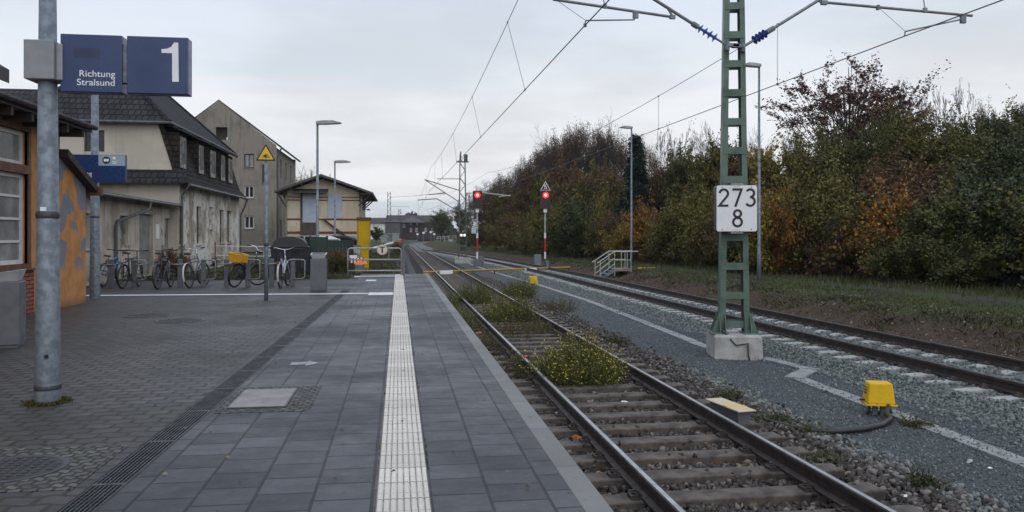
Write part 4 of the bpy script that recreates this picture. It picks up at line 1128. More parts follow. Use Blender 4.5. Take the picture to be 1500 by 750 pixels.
MB().box(x0 - .1, x1 + .1, 179.8, 183.2, zt1, zt1 + .14).build('roof', pm('cabin_roof', (0.42, 0.43, 0.43), None, 1, 0.6), ct_, world=True)
MB().box(x0 + 1.6, x0 + 2.5, 179.93, 179.955, zt0 + .05, zt0 + 1.95).build('door', pm('cabin_door', (0.18, 0.2, 0.19), None, 1, 0.6), ct_, world=True)
# ------------------------------------------------------------------ signs on poles
def taper_pole(mb, h, r0, r1, n=20): mb.lathe([(r0, -0.05), (r0, 0.0), (r1, h)], n)
px, py = gnd(70, 590, 0)
sp_ = thing('platform_sign', 'tall galvanised pole at the left with two dark blue boxes reading Richtung Stralsund and 1', 'sign', (px, py, 0))
mb = MB(); taper_pole(mb, 4.4, 0.105, 0.060); mb.build('pole', GALV, sp_, smooth=True)
mb = MB().lathe([(0.107, 0.12), (0.109, 0.14), (0.107, 0.16)], 20).lathe([(0.091, 1.62), (0.096, 1.64), (0.096, 1.66), (0.090, 1.68)], 20)
mb.build_each('band', DARKGREY, sp_)
MB().lathe([(0.018, 0), (0.018, 0.012)], 10).build('hole_cap', BLACK, sp_).matrix_basis = Matrix.Translation((0.03, -0.100, 0.42)) @ Matrix.Rotation(R(90), 4, 'X')
MB().cb((0.0, -0.091, 1.70), (0.05, 0.006, 0.035)).build('sticker', WHITE, sp_)
D7 = 7.0
za, zb = zD(118, D7), zD(61, D7)
bx0 = atY(44, py)[0] - px; bx1 = atY(92, py)[0] - px
mb = MB().box(bx0, 0.10, -0.13, 0.13, za, zb).box(0.10, bx1 + 0.03, -0.09, 0.09, za + 0.0, zb - 0.02)
mb.build('clamp_box', pm('clamp_grey', (0.26, 0.27, 0.29), (0.21, 0.22, 0.235), 5, 0.5, 0.1, 0.04), sp_, bevel=0.008)
s1a, s1b = atY(93, py)[0] - px, atY(182.5, py)[0] - px
s2a, s2b = atY(189.5, py)[0] - px, atY(278.5, py)[0] - px
zt, zb2 = zD(49, D7), zD(134, D7)
b1 = MB().box(s1a, s1b, -0.07, 0.07, zb2, zt).build('sign_panel', BLUE, sp_, bevel=0.006)
b2 = MB().box(s2a, s2b, -0.07, 0.07, zb2, zt).build('sign_panel', BLUE, sp_, bevel=0.006)
MB().box(s1b - 0.01, s2a + 0.01, -0.045, 0.045, za + 0.0, zb - 0.0).build('connector', GALV, sp_)
sc = (s1b - s1a)
MB().box(s1a + sc * .22, s1a + sc * .63, -0.0712, -0.069, zD(83.5, D7), zD(69, D7)).build('covered_patch', BLUEDARK, b1)
fz = -0.071
text('lettering', 'Richtung\nStralsund', 0.080, LETTER, Matrix.Translation((s1b - 0.055, fz, zD(113.5, D7))) @ FACE, b1, 0.001, 0.0002, 'RIGHT', 1.07)
# numeral 1 as a solid figure
nx1 = lambda u: atY(u, py)[0] - px
nz1 = lambda v: zD(v, D7)
# numeral on the right of the second box
f1 = MB().prism([(nx1(255.5), nz1(115.5)), (nx1(265), nz1(115.5)), (nx1(264.2), nz1(57)), (nx1(258), nz1(57)), (nx1(254.2), nz1(63.5)), (nx1(248), nz1(66.5)), (nx1(240), nz1(67.5)), (nx1(240), nz1(73)), (nx1(255.3), nz1(73))], 'y', fz - 0.001, fz + 0.002)
f1.build('numeral', LETTER, b2)

px2, py2 = gnd(139, 437, 0)
D2_ = 18.8
sg2 = thing('exit_sign', 'grey pole with wide blue exit sign half hidden by the orange building', 'sign', (px2, py2, 0))
mb = MB(); taper_pole(mb, 4.9, 0.115, 0.075); mb.build('pole', GALV, sg2, smooth=True)
a_, b_ = atY(94, py2)[0] - px2, atY(187.5, py2)[0] - px2
zt, zb2 = zD(227.5, D2_), zD(267.5, D2_)
pb = MB().box(a_, b_, -0.16, -0.06, zb2, zt).build('sign_panel', BLUE, sg2, bevel=0.008)
pa = atY(148, py2)[0] - px2
MB().box(pa, b_ - 0.01, -0.164, -0.158, zD(243.5, D2_), zt - 0.01).build('pale_field', LIGHTBLUE, pb)
cxp = atY(159.5, py2)[0] - px2; czp = zD(235.5, D2_)
MB().lathe([(0.085, 0), (0.085, 0.004)], 28).build('roundel', INK, pb).matrix_basis = Matrix.Translation((cxp, -0.164, czp)) @ FACE
bus = MB().box(cxp - .055, cxp + .055, -0.171, -0.168, czp - .025, czp + .03).box(cxp - .04, cxp - .02, -0.171, -0.168, czp - .04, czp - .027).box(cxp + .02, cxp + .04, -0.171, -0.168, czp - .04, czp - .027)
bus.build('bus_pictogram', LETTER, pb)
mk = MB().box(cxp + .14, cxp + .2, -0.167, -0.164, czp + .02, czp + .08).box(cxp + .13, cxp + .24, -0.167, -0.164, czp - .045, czp - .025).box(cxp + .13, cxp + .22, -0.167, -0.164, czp - .085, czp - .065)
mk.build('small_marks', LETTER, pb)
text('lettering', 'Ausgang', 0.155, LETTER, Matrix.Translation((atY(138.5, py2)[0] - px2, -0.162, zD(255.5, D2_))) @ FACE, pb, 0.001, 0.0006, 'RIGHT')
MB().lathe([(0.10, 1.88), (0.105, 1.9), (0.10, 1.93)], 16).build_each('band', DARKGREY, sg2)

px3, py3 = gnd(390, 440, 0); D3 = 18.2
wsn = thing('warning_sign', 'slim grey post carrying a yellow triangular warning sign with black border', 'warning sign', (px3, py3, 0))
hz = zD(236, D3)
MB().lathe([(0.045, -0.03), (0.045, 1.25), (0.041, 1.27), (0.041, hz + 0.25)], 16).build('pole', GALV, wsn, smooth=True)
MB().lathe([(0.049, 1.22), (0.052, 1.25), (0.052, 1.29), (0.047, 1.31)], 16).build_each('band', DARKGREY, wsn)
def tri_plate(w, y, t, zb_, r=0.0):
    h_ = w * 0.866
    return [(-w / 2, zb_), (w / 2, zb_), (0, zb_ + h_)]
zt0 = zD(236, D3); W3 = 0.42
pl = MB().prism([(-W3 / 2, zt0), (W3 / 2, zt0), (W3 / 2 - .0, zt0 + 0.02), (0.012, zt0 + W3 * .87), (-0.012, zt0 + W3 * .87), (-W3 / 2, zt0 + .02)], 'y', -0.058, -0.050).build('plate', INK, wsn)
q = 0.17; MB().prism([(-q, zt0 + .032), (q, zt0 + .032), (0, zt0 + .032 + 2 * q * .87)], 'y', -0.060, -0.0575).build('yellow_field', YELLOW, pl)
pg = MB()
pg.prism([(-.035, zt0 + .075), (.02, zt0 + .065), (.02, zt0 + .15), (-.035, zt0 + .14)], 'y', -.0625, -.0595)
for k in range(3): pg.prism([(.03, zt0 + .075 + k * .028), (.095 - k * .018, zt0 + .070 + k * .028), (.095 - k * .018, zt0 + .082 + k * .028), (.03, zt0 + .088 + k * .028)], 'y', -.0625, -.0595)
pg.prism([(-.075, zt0 + .06), (-.06, zt0 + .06), (-.045, zt0 + .13), (-.06, zt0 + .13)], 'y', -.0625, -.0595)
pg.build('pictogram', INK, pl)

# ------------------------------------------------------------------ litter bins
def litter_bin(label, x, y, rz):
    o = thing('litter_bin', label, 'litter bin', (x, y, 0), rz, 'grey platform litter bins')
    mb = MB().box(-.2, .2, -.17, .17, 0.03, 0.86); mb.box(-.18, .18, -.15, .15, -0.02, 0.03)
    b = mb.build('body', GREYPAINT, o, bevel=0.012)
    mb = MB()
    for s in (-1, 1): mb.box(-.014 * 0 + s * .045 - .002, s * .045 + .002, -.1725, -.168, .06, .84)
    mb.box(-0.203, -0.199, -.05, .05, .3, .5)
    mb.build('panel_seam', DARKGREY, b)
    MB().lathe([(0.012, 0), (0.012, 0.006)], 10).build('lock', BLACK, b).matrix_basis = Matrix.Translation((0.03, -.170, .55)) @ FACE
    h_ = MB().add([(-.14, -.13, .862), (.14, -.13, .862), (.14, .13, .862), (-.14, .13, .862), (-.205, -.175, .975), (.205, -.175, .975), (.205, .175, 1.02), (-.205, .175, 1.02)], [(0, 3, 2, 1), (4, 5, 6, 7), (0, 1, 5, 4), (1, 2, 6, 5), (2, 3, 7, 6), (3, 0, 4, 7)])
    h_.build('hood', pm('bin_hood', (0.44, 0.45, 0.47), (0.34, 0.35, 0.37), 5, 0.4, 0.1), o, bevel=0.006)
    MB().prism([(-.15, .979), (.12, 1.0135), (.12, 1.021), (-.15, .987)], 'x', -.165, .165).build('opening', BLACK, o)
    return o
bx, by = gnd(467, 427, 0); litter_bin('slim grey litter bin with silver hood near the bicycle stands', bx, by, -0.02)
bx, by = gnd(12, 507, 0); litter_bin('grey litter bin against the orange building at the left edge', bx, by, R(-78))

# ------------------------------------------------------------------ big dark waste container and blue bin
def waste_container(x, y, rz):
    o = thing('waste_container', 'large black wheeled waste container with domed lid behind the bicycles', 'waste container', (x, y, 0), rz)
    mb = MB().add([(-.56, -.42, .16), (.56, -.42, .16), (.56, .42, .16), (-.56, .42, .16), (-.66, -.52, 1.08), (.66, -.52, 1.08), (.66, .52, 1.08), (-.66, .52, 1.08)], [(0, 3, 2, 1), (4, 5, 6, 7), (0, 1, 5, 4), (1, 2, 6, 5), (2, 3, 7, 6), (3, 0, 4, 7)])
    for x_ in (-.4, 0, .4): mb.box(x_ - .03, x_ + .03, -.53, -.43, .3, 1.0)
    DK = pm('container_plastic', (0.016, 0.017, 0.022), (0.024, 0.025, 0.03), 4, 0.42, 0, 0.06)
    mb.build('body', DK, o, bevel=.02)
    n = 14; prof = [(-.58, 1.09)] + [(-.58 * math.cos(math.pi * k / n), 1.12 + .32 * math.sin(math.pi * k / n)) for k in range(n + 1)] + [(.58, 1.09)]
    MB().prism(prof, 'y', -.56, .56).build('lid', DK, o, bevel=.01)
    MB().box(-.62, .62, -.585, -.555, 1.06, 1.12).tube((-.5, -.6, 1.0), (.5, -.6, 1.0), .018).build('handle', DK, o)
    for sx in (-1, 1):
        for sy in (-1, 1):
            w = MB().torus((sx * .45, sy * .33, .09), .065, .028, 'x', 16, 6).lathe([(.05, -.02), (.05, .02)], 10, (0, 0, 0)) if False else MB().torus((sx * .45, sy * .33, .09), .065, .028, 'x', 16, 6)
            w.tube((sx * .45 - .02, sy * .33, .09), (sx * .45 + .02, sy * .33, .09), .05, n=12).box(sx * .45 - .04, sx * .45 + .04, sy * .33 - .03, sy * .33 + .03, .1, .17)
            w.build('wheel', RUBBER, o)
    return o
wx, wy = gnd(424, 406, 0); waste_container(wx, wy + .35, 0.05)
bx, by = gnd(449, 403, 0)
bb = thing('wheelie_bin', 'blue wheelie bin standing behind the black waste container', 'wheelie bin', (bx, by + 1.2, 0), 0.1)
mb = MB().add([(-.22, -.22, .06), (.22, -.22, .06), (.22, .25, .06), (-.22, .25, .06), (-.28, -.30, .98), (.28, -.30, .98), (.28, .30, .98), (-.28, .30, .98)], [(0, 3, 2, 1), (4, 5, 6, 7), (0, 1, 5, 4), (1, 2, 6, 5), (2, 3, 7, 6), (3, 0, 4, 7)])
BLB = pm('blue_bin', (0.02, 0.05, 0.20), (0.018, 0.04, 0.15), 4, 0.45)
mb.build('body', BLB, bb, bevel=.02); MB().prism([(-.33, .99), (.31, .99), (.31, 1.06), (-.2, 1.07), (-.33, 1.03)], 'x', -.3, .3).build('lid', BLB, bb, bevel=.01)
for s in (-1, 1): MB().torus((s * .25, .25, .1), .075, .028, 'x', 16, 6).tube((s * .25 - .015, .25, .1), (s * .25 + .015, .25, .1), .06, n=12).build('wheel', RUBBER, bb)

# ------------------------------------------------------------------ bicycle stands
RACKTUBE = pm('rack_tube', (0.25, 0.255, 0.26), (0.16, 0.163, 0.168), 8, 0.4, 0.3)
RACKPOST = pm('rack_post', (0.115, 0.122, 0.138), (0.085, 0.09, 0.102), 6, 0.6)
YR = 23.95
for i, (u0, u1, lab) in enumerate(((163, 196, 'bicycle stand of grey posts and pale tube holding the blue bicycle, nearest the orange building'), (214, 230, 'bicycle stand with pale looped tube beside the upright dark bicycle'),
                                   (264, 298, 'bicycle stand with pale looped tube at the black and white bicycle'), (332, 363, 'bicycle stand with pale looped tube under the yellow crate'), (398, 429, 'bicycle stand with pale looped tube in front of the black waste container'))):
    x1 = atY(u1, YR)[0]; x0 = atY(u0, YR)[0]
    o = thing('bicycle_stand', lab, 'bicycle stand', (x1, YR, 0), 0, 'bicycle stands in a row')
    for xx in ((0, x0 - x1) if i != 1 else (0,)):
        MB().box(xx - .065, xx + .065, -.05, .05, -.05, .80).build('post', RACKPOST, o, bevel=.01)
    w = x0 - x1 - .27 if i != 1 else -.55
    pts = [(w, -.075, .66)]
    for k in range(1, 12):
        t = k / 12; pts.append((w + (0.33 - w) * t, -.075, .66 + .10 * t - .035 * math.sin(t * math.pi * 2)))
    pts += [(.31, -.075, .765), (.345, -.075, .74), (.345, -.075, .30), (.32, -.075, .24), (.26, -.075, .22), (.0, -.075, .21)]
    MB().path(pts, .0175, 8).build('hoop', RACKTUBE, o, smooth=True)
    for q in (0,):
        mb = MB()
        for dz in (.36, .47): mb.path([(w + .02, -.07, .66), (w - .02, -.09, dz + .05), (w + .16, -.07, dz)], .014, 6)
        mb.build('wheel_guide', pm('dark_tube', (0.10, 0.10, 0.105), None, 6, 0.5, .2), o)

# ------------------------------------------------------------------ bicycles
DARKRIM = pm('dull_rim', (0.12, 0.12, 0.125), (0.07, 0.07, 0.073), 8, .4, .5, 0)
def bicycle(label, u, v, rz, lean, frame_c, guard_c=None, bar='flat', steer=0.0, carrier=False, crate=False, kind='diamond', seat_z=0.93, bar_c=None, lamp=True):
    x, y = gnd(u, v, 0)
    o = thing('bicycle', label, 'bicycle', (x, y, 0), rz, 'bicycles parked in the stands')
    o.rotation_euler = (0, lean, rz)
    o.matrix_basis = Matrix.Translation((x, y, 0)) @ Matrix.Rotation(rz, 4, 'Z') @ Matrix.Rotation(lean, 4, 'Y')
    FM = pm('bike_%s' % '_'.join('%d' % (q * 999) for q in frame_c), frame_c, tuple(q * .8 for q in frame_c), 8, .35, .1, 0)
    BM = bar_c or BLACK
    RWH = .345; WB = 1.06
    rear, front = Vector((0, 0, RWH)), Vector((0, WB, RWH))
    bb_ = Vector((0, .43, .29)); seat = Vector((0, .25, seat_z - .12)); hd0 = Vector((0, .86, .70)); hd1 = Vector((0, .81, .88))
    mb = MB(); r = .021
    mb.tube(bb_, seat, r).tube(hd0 - Vector((0, .01, -.03)), bb_, r * 1.15).tube(hd0, hd1, .021)
    if kind == 'diamond': mb.tube(hd1 - Vector((0, -.005, .04)), seat + Vector((0, -.02, -.05)), r)
    else: mb.tube(hd1 - Vector((0, -.01, .10)), bb_ + (seat - bb_) * .45, r)
    for s in (-1, 1):
        mb.path([bb_ + Vector((s * .03, 0, 0)), rear + Vector((s * .06, .1, 0)), rear + Vector((s * .06, 0, 0))], .010, 6)
        mb.path([seat + Vector((0, 0, -.06)), seat + Vector((s * .045, -.05, -.12)), rear + Vector((s * .06, 0, 0))], .009, 6)
    mb.build('frame', FM, o, smooth=True)
    MB().tube(seat, seat + Vector((0, -.035, .10)), .0135).build('seat_post', CHROME, o)
    sd_ = MB(); n = 9; c0 = seat + Vector((0, -.04, .12))
    rows = []
    for k in range(n):
        t = k / (n - 1); yy = -.14 + .28 * t; w = .075 * (1 - t ** 1.3) + .016; zz = .02 * math.cos(t * 5) * .5
        rows.append([(c0.x - w, c0.y + yy, c0.z - .02 + zz), (c0.x - w * .6, c0.y + yy, c0.z + .022 + zz), (c0.x + w * .6, c0.y + yy, c0.z + .022 + zz), (c0.x + w, c0.y + yy, c0.z - .02 + zz)])
    sd_.v = [p for r_ in rows for p in r_]
    for k in range(n - 1):
        for j in range(4): sd_.f.append((k * 4 + j, k * 4 + (j + 1) % 4, k * 4 + 4 + (j + 1) % 4, k * 4 + 4 + j))
    sd_.f += [(3, 2, 1, 0), tuple((n - 1) * 4 + j for j in range(4))]
    sd_.build('saddle', BLACK, o, smooth=True)
    # crank, chain and pedals
    mb = MB().torus(bb_ + Vector((.045, 0, 0)), .09, .008, 'x', 24, 5)
    for k in range(5):
        t = k * 1.2566; mb.tube(bb_ + Vector((.045, 0, 0)), bb_ + Vector((.045, .088 * math.cos(t), .088 * math.sin(t))), .006, n=5)
    for s in (-1, 1):
        e = bb_ + Vector((s * .07, s * .10, s * -.135)); mb.tube(bb_ + Vector((s * .06, 0, 0)), e, .011, n=6); mb.cb(e + Vector((s * .055, 0, 0)), (.09, .075, .022))
    mb.tube(bb_ + Vector((.045, 0, .088)), rear + Vector((.045, 0, .035)), .005, n=5).tube(bb_ + Vector((.045, 0, -.088)), rear + Vector((.045, 0, -.035)), .005, n=5)
    mb.torus(rear + Vector((.045, 0, 0)), .036, .007, 'x', 16, 5)
    mb.build('crankset', DARKGREY, o)
    def wheel(c, ax_rot):
        ML = Matrix.Translation(c)
        w = MB().torus((0, 0, 0), RWH - .022, .026, 'x', 40, 8).build('wheel', RUBBER, o, smooth=True)
        rm = MB().torus((0, 0, 0), RWH - .046, .008, 'x', 40, 5).build('rim', DARKRIM, w, smooth=True)
        s_ = MB()
        for k in range(24):
            t = 2 * math.pi * k / 24; sx = .022 if k % 2 else -.022
            s_.tube((sx, .016 * math.cos(t), .016 * math.sin(t)), (0, (RWH - .05) * math.cos(t + .18), (RWH - .05) * math.sin(t + .18)), .0010, n=3, cap=False)
        s_.tube((-.05, 0, 0), (.05, 0, 0), .016, n=10)
        s_.build('spokes', DARKRIM, w)
        w.matrix_basis = ax_rot @ ML if ax_rot is not None else ML
        return w
    wheel(rear, None)
    # everything that steers turns about the head tube
    axis = (hd1 - hd0).normalized()
    S = Matrix.Translation(hd0) @ Matrix.Rotation(steer, 4, axis) @ Matrix.Translation(-hd0)
    wheel(front, S)
    mb = MB()
    for s in (-1, 1): mb.path([hd0 + Vector((s * .01, 0, -.005)), hd0 + Vector((s * .052, .012, -.03)), front + Vector((s * .055, -.01, .05)), front + Vector((s * .055, 0, 0))], .012, 6)
    mb.tube(hd0 - axis * .02, hd1 + axis * .05, .014)
    fk = mb.build('fork', FM, o, smooth=True); fk.matrix_basis = S
    st0 = hd1 + axis * .13
    mb = MB().tube(hd1, st0, .013)
    if bar == 'flat':
        mb.tube(st0, st0 + Vector((0, .08, .02)), .014)
        pts = [st0 + Vector((q * .31, .08 - abs(q) ** 2 * .05, .02 + .03 * abs(q))) for q in (-1, -.6, -.2, .2, .6, 1)]
    else:
        mb.tube(st0, st0 + Vector((0, .04, .05)), .014)
        pts = [st0 + Vector(p) for p in ((-.27, -.20, .10), (-.29, -.08, .115), (-.26, .04, .115), (-.15, .07, .075), (0, .05, .05), (.15, .07, .075), (.26, .04, .115), (.29, -.08, .115), (.27, -.20, .10))]
    mb.path(pts, .0125, 8)
    hb_ = mb.build('handlebar', BM, o, smooth=True); hb_.matrix_basis = S
    g = MB()
    for a, b in ((pts[0], pts[1]), (pts[-1], pts[-2])):
        g.tube(a, a + (b - a).normalized() * .12, .018); q = a + (b - a).normalized() * .14
        g.tube(q, q + Vector((0, .07 if bar == 'flat' else 0, -.03)) + (b - a) * .3, .006, n=5)
    g.build('grip', BLACK, hb_)
    if guard_c:
        GM = pm('guard_%s' % '_'.join('%d' % (q * 999) for q in guard_c), guard_c, None, 8, .35)
        for c, a0, a1, mt in ((rear, 20, 205, None), (front, 20, 160, S)):
            g = MB(); vs = []; m_ = 16
            for k in range(m_ + 1):
                t = R(a0 + (a1 - a0) * k / m_)
                for xx, rr in ((-.026, RWH + .008), (0, RWH + .022), (.026, RWH + .008)): vs.append((c.x + xx, c.y + rr * math.cos(t), c.z + rr * math.sin(t)))
            g.v = vs
            for k in range(m_):
                for j in (0, 1): g.f.append((k * 3 + j, k * 3 + j + 1, k * 3 + 4 + j, k * 3 + 3 + j))
            go = g.build('mudguard', GM, o, smooth=True)
            if mt is not None: go.matrix_basis = mt
    if carrier:
        g = MB(); zc = RWH + .40
        for s in (-.06, 0, .06): g.tube((s, -.22, zc), (s, .20, zc), .006, n=6)
        g.tube((-.06, -.22, zc), (.06, -.22, zc), .006, n=6)
        for s in (-1, 1): g.tube((s * .06, -.05, zc), (s * .06, 0, RWH), .006, n=6).tube((s * .06, -.18, zc), (s * .06, 0, RWH), .006, n=6)
        g.build('carrier', BLACK if not crate else DARKGREY, o)
        MB().cb((0, -.235, zc - .04), (.07, .03, .05)).build('tail_light', RED, o)
    else:
        MB().cb((0, .10, seat_z - .16), (.05, .03, .06)).build('tail_light', RED, o)
    if kind == 'step': MB().prism([(bb_.y - .11, bb_.z + .11), (bb_.y + .11, bb_.z + .1), (bb_.y + .11, bb_.z - .09), (bb_.y - .3, bb_.z - .02), (rear.y - .02, rear.z - .06), (rear.y - .02, rear.z + .06)], 'x', .035, .058).build('chain_guard', BLACK, o, bevel=.01)
    if crate:
        c = thing('crate', 'yellow plastic crate strapped on the carrier of a parked bicycle', 'crate')
        zc = RWH + .415
        T_ = o.matrix_basis @ Matrix.Translation((0, -.08, zc)) @ Matrix.Rotation(R(68), 4, 'Z')
        c.matrix_basis = T_
        m_ = MB(); CR = pm('yellow_crate', (0.60, 0.33, 0.02), (0.50, 0.26, 0.016), 4, .5)
        m_.box(-.22, .22, -.16, .16, 0, .012)
        for s in (-1, 1):
            m_.box(-.22, .22, s * .16 - .007, s * .16 + .007, 0.012, .20); m_.box(s * .22 - .007, s * .22 + .007, -.15, .15, 0.012, .20)
            m_.box(-.235, .235, s * .16 - .018, s * .16 + .018, .2, .225); m_.box(s * .22 - .018, s * .22 + .018, -.14, .14, .2, .225)
        for k in range(-3, 4):
            for s in (-1, 1): m_.box(k * .06 - .006, k * .06 + .006, s * .172 - .006, s * .172 + .006, .0, .2)
        m_.build('box', CR, c)
    return o
bicycle('blue bicycle half hidden by the exit sign pole', 151, 420, R(-5), R(4), (0.02, 0.14, 0.42), None, 'flat', R(5), kind='diamond', seat_z=.88)
bicycle('black bicycle with flat handlebar beside the blue one', 179, 423, R(-6), R(4), (0.03, 0.03, 0.034), None, 'flat', R(8), seat_z=.98)
bicycle('dark bicycle with high saddle standing upright, third along the row of stands', 231, 424, R(-3), R(-1), (0.022, 0.024, 0.04), (0.03, 0.03, 0.035), 'flat', R(4), seat_z=.98)
bicycle('black bicycle with white rear mudguard and pale handlebar', 278, 422, R(-8), R(-7), (0.10, 0.095, 0.10), (0.55, 0.55, 0.56), 'swept', R(-10), seat_z=.96, bar_c=CHROME)
bicycle('black step through city bicycle carrying a yellow crate, leaning to one side', 343, 421, R(-24), R(12), (0.018, 0.018, 0.02), (0.02, 0.02, 0.022), 'swept', R(-28), carrier=True, crate=True, kind='step', seat_z=.93, bar_c=CHROME)
bicycle('silver and purple bicycle with red rear carrier in front of the black waste container', 411, 422, R(-3), R(-2), (0.42, 0.42, 0.50), (0.5, 0.5, 0.53), 'swept', R(-4), carrier=True, kind='step', seat_z=.94, bar_c=CHROME)

# ------------------------------------------------------------------ lamp posts
LAMPH = pm('lamp_head', (0.30, 0.31, 0.33), (0.24, 0.25, 0.26), 4, .4, .1)
LAMPL = pm('lamp_glass', (0.42, 0.43, 0.44), None, 4, .2)
def lamp_post(label, x, y, zb_, ztop, side, group, head_rz=0.0, L=0.95):
    o = thing('lamp_post', label, 'lamp post', (x, y, zb_), head_rz, group)
    h_ = ztop - zb_
    MB().lathe([(.085, -.3), (.085, 1.1), (.080, 1.12), (.062, 1.16), (.042, h_)], 16).build('pole', GALV, o, smooth=True)
    MB().lathe([(.088, .5), (.088, .9), (.085, .92)], 16).build('service_door', DARKGREY, o) if False else None
    s = side
    prof = [(s * -.05, -.07), (s * .12, -.075), (s * L, -.015), (s * L * .98, .02), (s * L * .62, .10), (s * .2, .09), (s * -.05, .05)]
    hd_ = MB().prism(prof, 'y', -.13, .13).build('lamp_head', LAMPH, o, bevel=.03); hd_.location = (0, 0, h_ - .02)
    gl = MB().add([(s * .25, -.10, -.072), (s * L * .9, -.10, -.026), (s * L * .9, .10, -.026), (s * .25, .10, -.072), (s * .25, -.10, -.078), (s * L * .9, -.10, -.034), (s * L * .9, .10, -.034), (s * .25, .10, -.078)], [(0, 3, 2, 1), (4, 5, 6, 7), (0, 1, 5, 4), (1, 2, 6, 5), (2, 3, 7, 6), (3, 0, 4, 7)])
    gl.build('lamp_glass', LAMPL, hd_)
    MB().lathe([(.052, h_ * .55), (.056, h_ * .55 + .03), (.05, h_ * .55 + .06)], 14).build_each('band', DARKGREY, o)
    return o
x, y = atD(465, 31.9); lamp_post('tall grey lamp post in front of the goods shed, nearer of two', x, y, -.05, zD(179, 31.9), 1, 'lamp posts by the goods shed')
x, y = atD(490.5, 48.0); lamp_post('grey lamp post in front of the goods shed, farther and shorter looking of two', x, y, -.05, zD(236.5, 48), 1, 'lamp posts by the goods shed')
x, y = gnd(1112, 410, -.33); lamp_post('tall grey lamp post on the grass bank right of the lattice mast', x, y, float(terrain(x, y)), zD(98, 32.9), -1, 'lamp posts on the grass bank', 0.0, .75)
x, y = gnd(925, 388, -.33); lamp_post('tall grey lamp post beside the metal steps on the grass bank', x, y, float(terrain(x, y)), zD(188, 49.7), -1, 'lamp posts on the grass bank', 0.0, .75)
x, y = atD(886, 92); lamp_post('distant thin pale lamp post among the shrubs on the bank', x, y, float(terrain(x, y)), zD(256, 92), 1, None, 0, .8)

# ------------------------------------------------------------------ gate with round T sign
gx0, gy0 = gnd(509.5, 403.5, 0); gx1, gy1 = gnd(588, 402.5, 0)
gate = thing('barrier_gate', 'grey tubular metal gate closing the end of the platform beside the tactile strip', 'gate', ((gx0 + gx1) / 2, gy0, 0))
hw = (gx1 - gx0) / 2
zt = [1.0, .58, .17]
mb = MB().path([(-hw, 0, -.05), (-hw, 0, .90), (-hw + .03, 0, .97), (-hw + .10, 0, 1.0), (hw - .10, 0, 1.0), (hw - .03, 0, .97), (hw, 0, .90), (hw, 0, .0)], .028, 10)
for z in zt[1:]: mb.tube((-hw, 0, z), (hw, 0, z), .026, n=10)
mb.build('frame', pm('gate_tube', (0.36, 0.37, 0.37), (0.27, 0.275, 0.275), 6, .5, .2), gate, smooth=True)
MB().box(hw + .03, hw + .12, -.05, .05, -.1, 1.02).build('post', GREYPAINT, gate)
ts = thing('round_sign', 'round white sign with a bold black T fixed on the tubular gate', 'sign', (atY(560, gy0)[0], gy0 - .045, zD(365.5, 29.9)))
MB().lathe([(.205, 0), (.205, .012)], 36).build('rim', pm('sign_rim', (0.34, 0.17, 0.13), None, 5, .5), ts).matrix_basis = Matrix.Rotation(R(90), 4, 'X')
fc_ = MB().lathe([(.180, 0.002), (.180, .016)], 36).build('disc', pm('sign_face', (0.60, 0.55, 0.48), (0.52, 0.47, 0.41), 3, .5), ts); fc_.matrix_basis = Matrix.Rotation(R(90), 4, 'X')
MB().box(-.10, .10, -.019, -.0165, .075, .115).box(-.028, .028, -.0192, -.0163, -.12, .0745).build('letter', INK, ts)

# ------------------------------------------------------------------ yellow cabinet, green fence, cars, odds and ends
x0, d0 = atD(524, 35); x1 = atD(541.5, 35)[0]
zt_ = zD(320, 35)
yc = thing('yellow_cabinet', 'tall yellow steel cabinet with dark cap standing in the grass behind the gate', 'cabinet', ((x0 + x1) / 2, d0, -.05))
hw = (x1 - x0) / 2
MB().box(-hw, hw, 0, .35, 1.0, zt_ - .02).box(-hw + .03, hw - .05, .05, .3, 0, 1.0).build('body', plaster('cabinet_yellow', (0.50, 0.32, 0.012), (0.42, 0.265, 0.014), (0.30, 0.20, 0.03), 1.2, streak=0.4, patch=(0.66, 0.72)), yc, bevel=.01)
MB().box(-hw - .05, hw + .05, -.06, .42, zt_ - .02, zt_ + .10).build('cap', pm('brown_cap', (0.06, 0.035, 0.02), None, 5, .6), yc)
mb = MB()
for s in (-1, 1): mb.box(s * hw - .035, s * hw + .035, -.02, 0.0, 1.02, zt_ - .02)
for k in range(3): mb.box(-hw + .06 + k * .17, -hw + .12 + k * .17, -.025, 0, .97, 1.03)
mb.build('edge_strip', pm('ochre_strip', (0.33, 0.20, 0.04), None, 5, .6), yc)
x, y = atD(520, 33.5)
gc = thing('utility_cabinet', 'small pale grey utility cabinet just left of the yellow cabinet', 'cabinet', (x, y + 1.6, -.05))
MB().box(-.14, .14, -.12, .12, 0, 1.05).build('body', pm('pale_grey_plastic', (0.36, 0.37, 0.37), None, 5, .6), gc, bevel=.015)
MB().box(-.16, .16, -.14, .14, 1.05, 1.10).build('cap', GREYPAINT, gc)
x, y = atD(526, 32.2)
cbk = tag(MB().cb((x, y, .10), (.36, .30, .36), .2).build('concrete_block', pm('dirty_concrete', (0.14, 0.135, 0.125), (0.09, 0.088, 0.08), 5, .9, 0, .3), bevel=.015), 'squat dirty concrete block on the grass behind the gate', 'concrete block')
wlb = thing('warning_barrier', 'red and white striped board with orange plastic sheet lying behind the gate', 'barrier', (x - .05, y + .35, .30))
OR = pm('orange_sheet', (0.75, 0.20, 0.035), (0.62, 0.15, 0.03), 7, .5)
mb = MB()
for k in range(5): mb.box(-.36 + k * .13, -.36 + k * .13 + .065, -.04, 0, .06 + .01 * k, .24 + .01 * k)
mb.build('red_stripe', RED, wlb)
mb = MB()
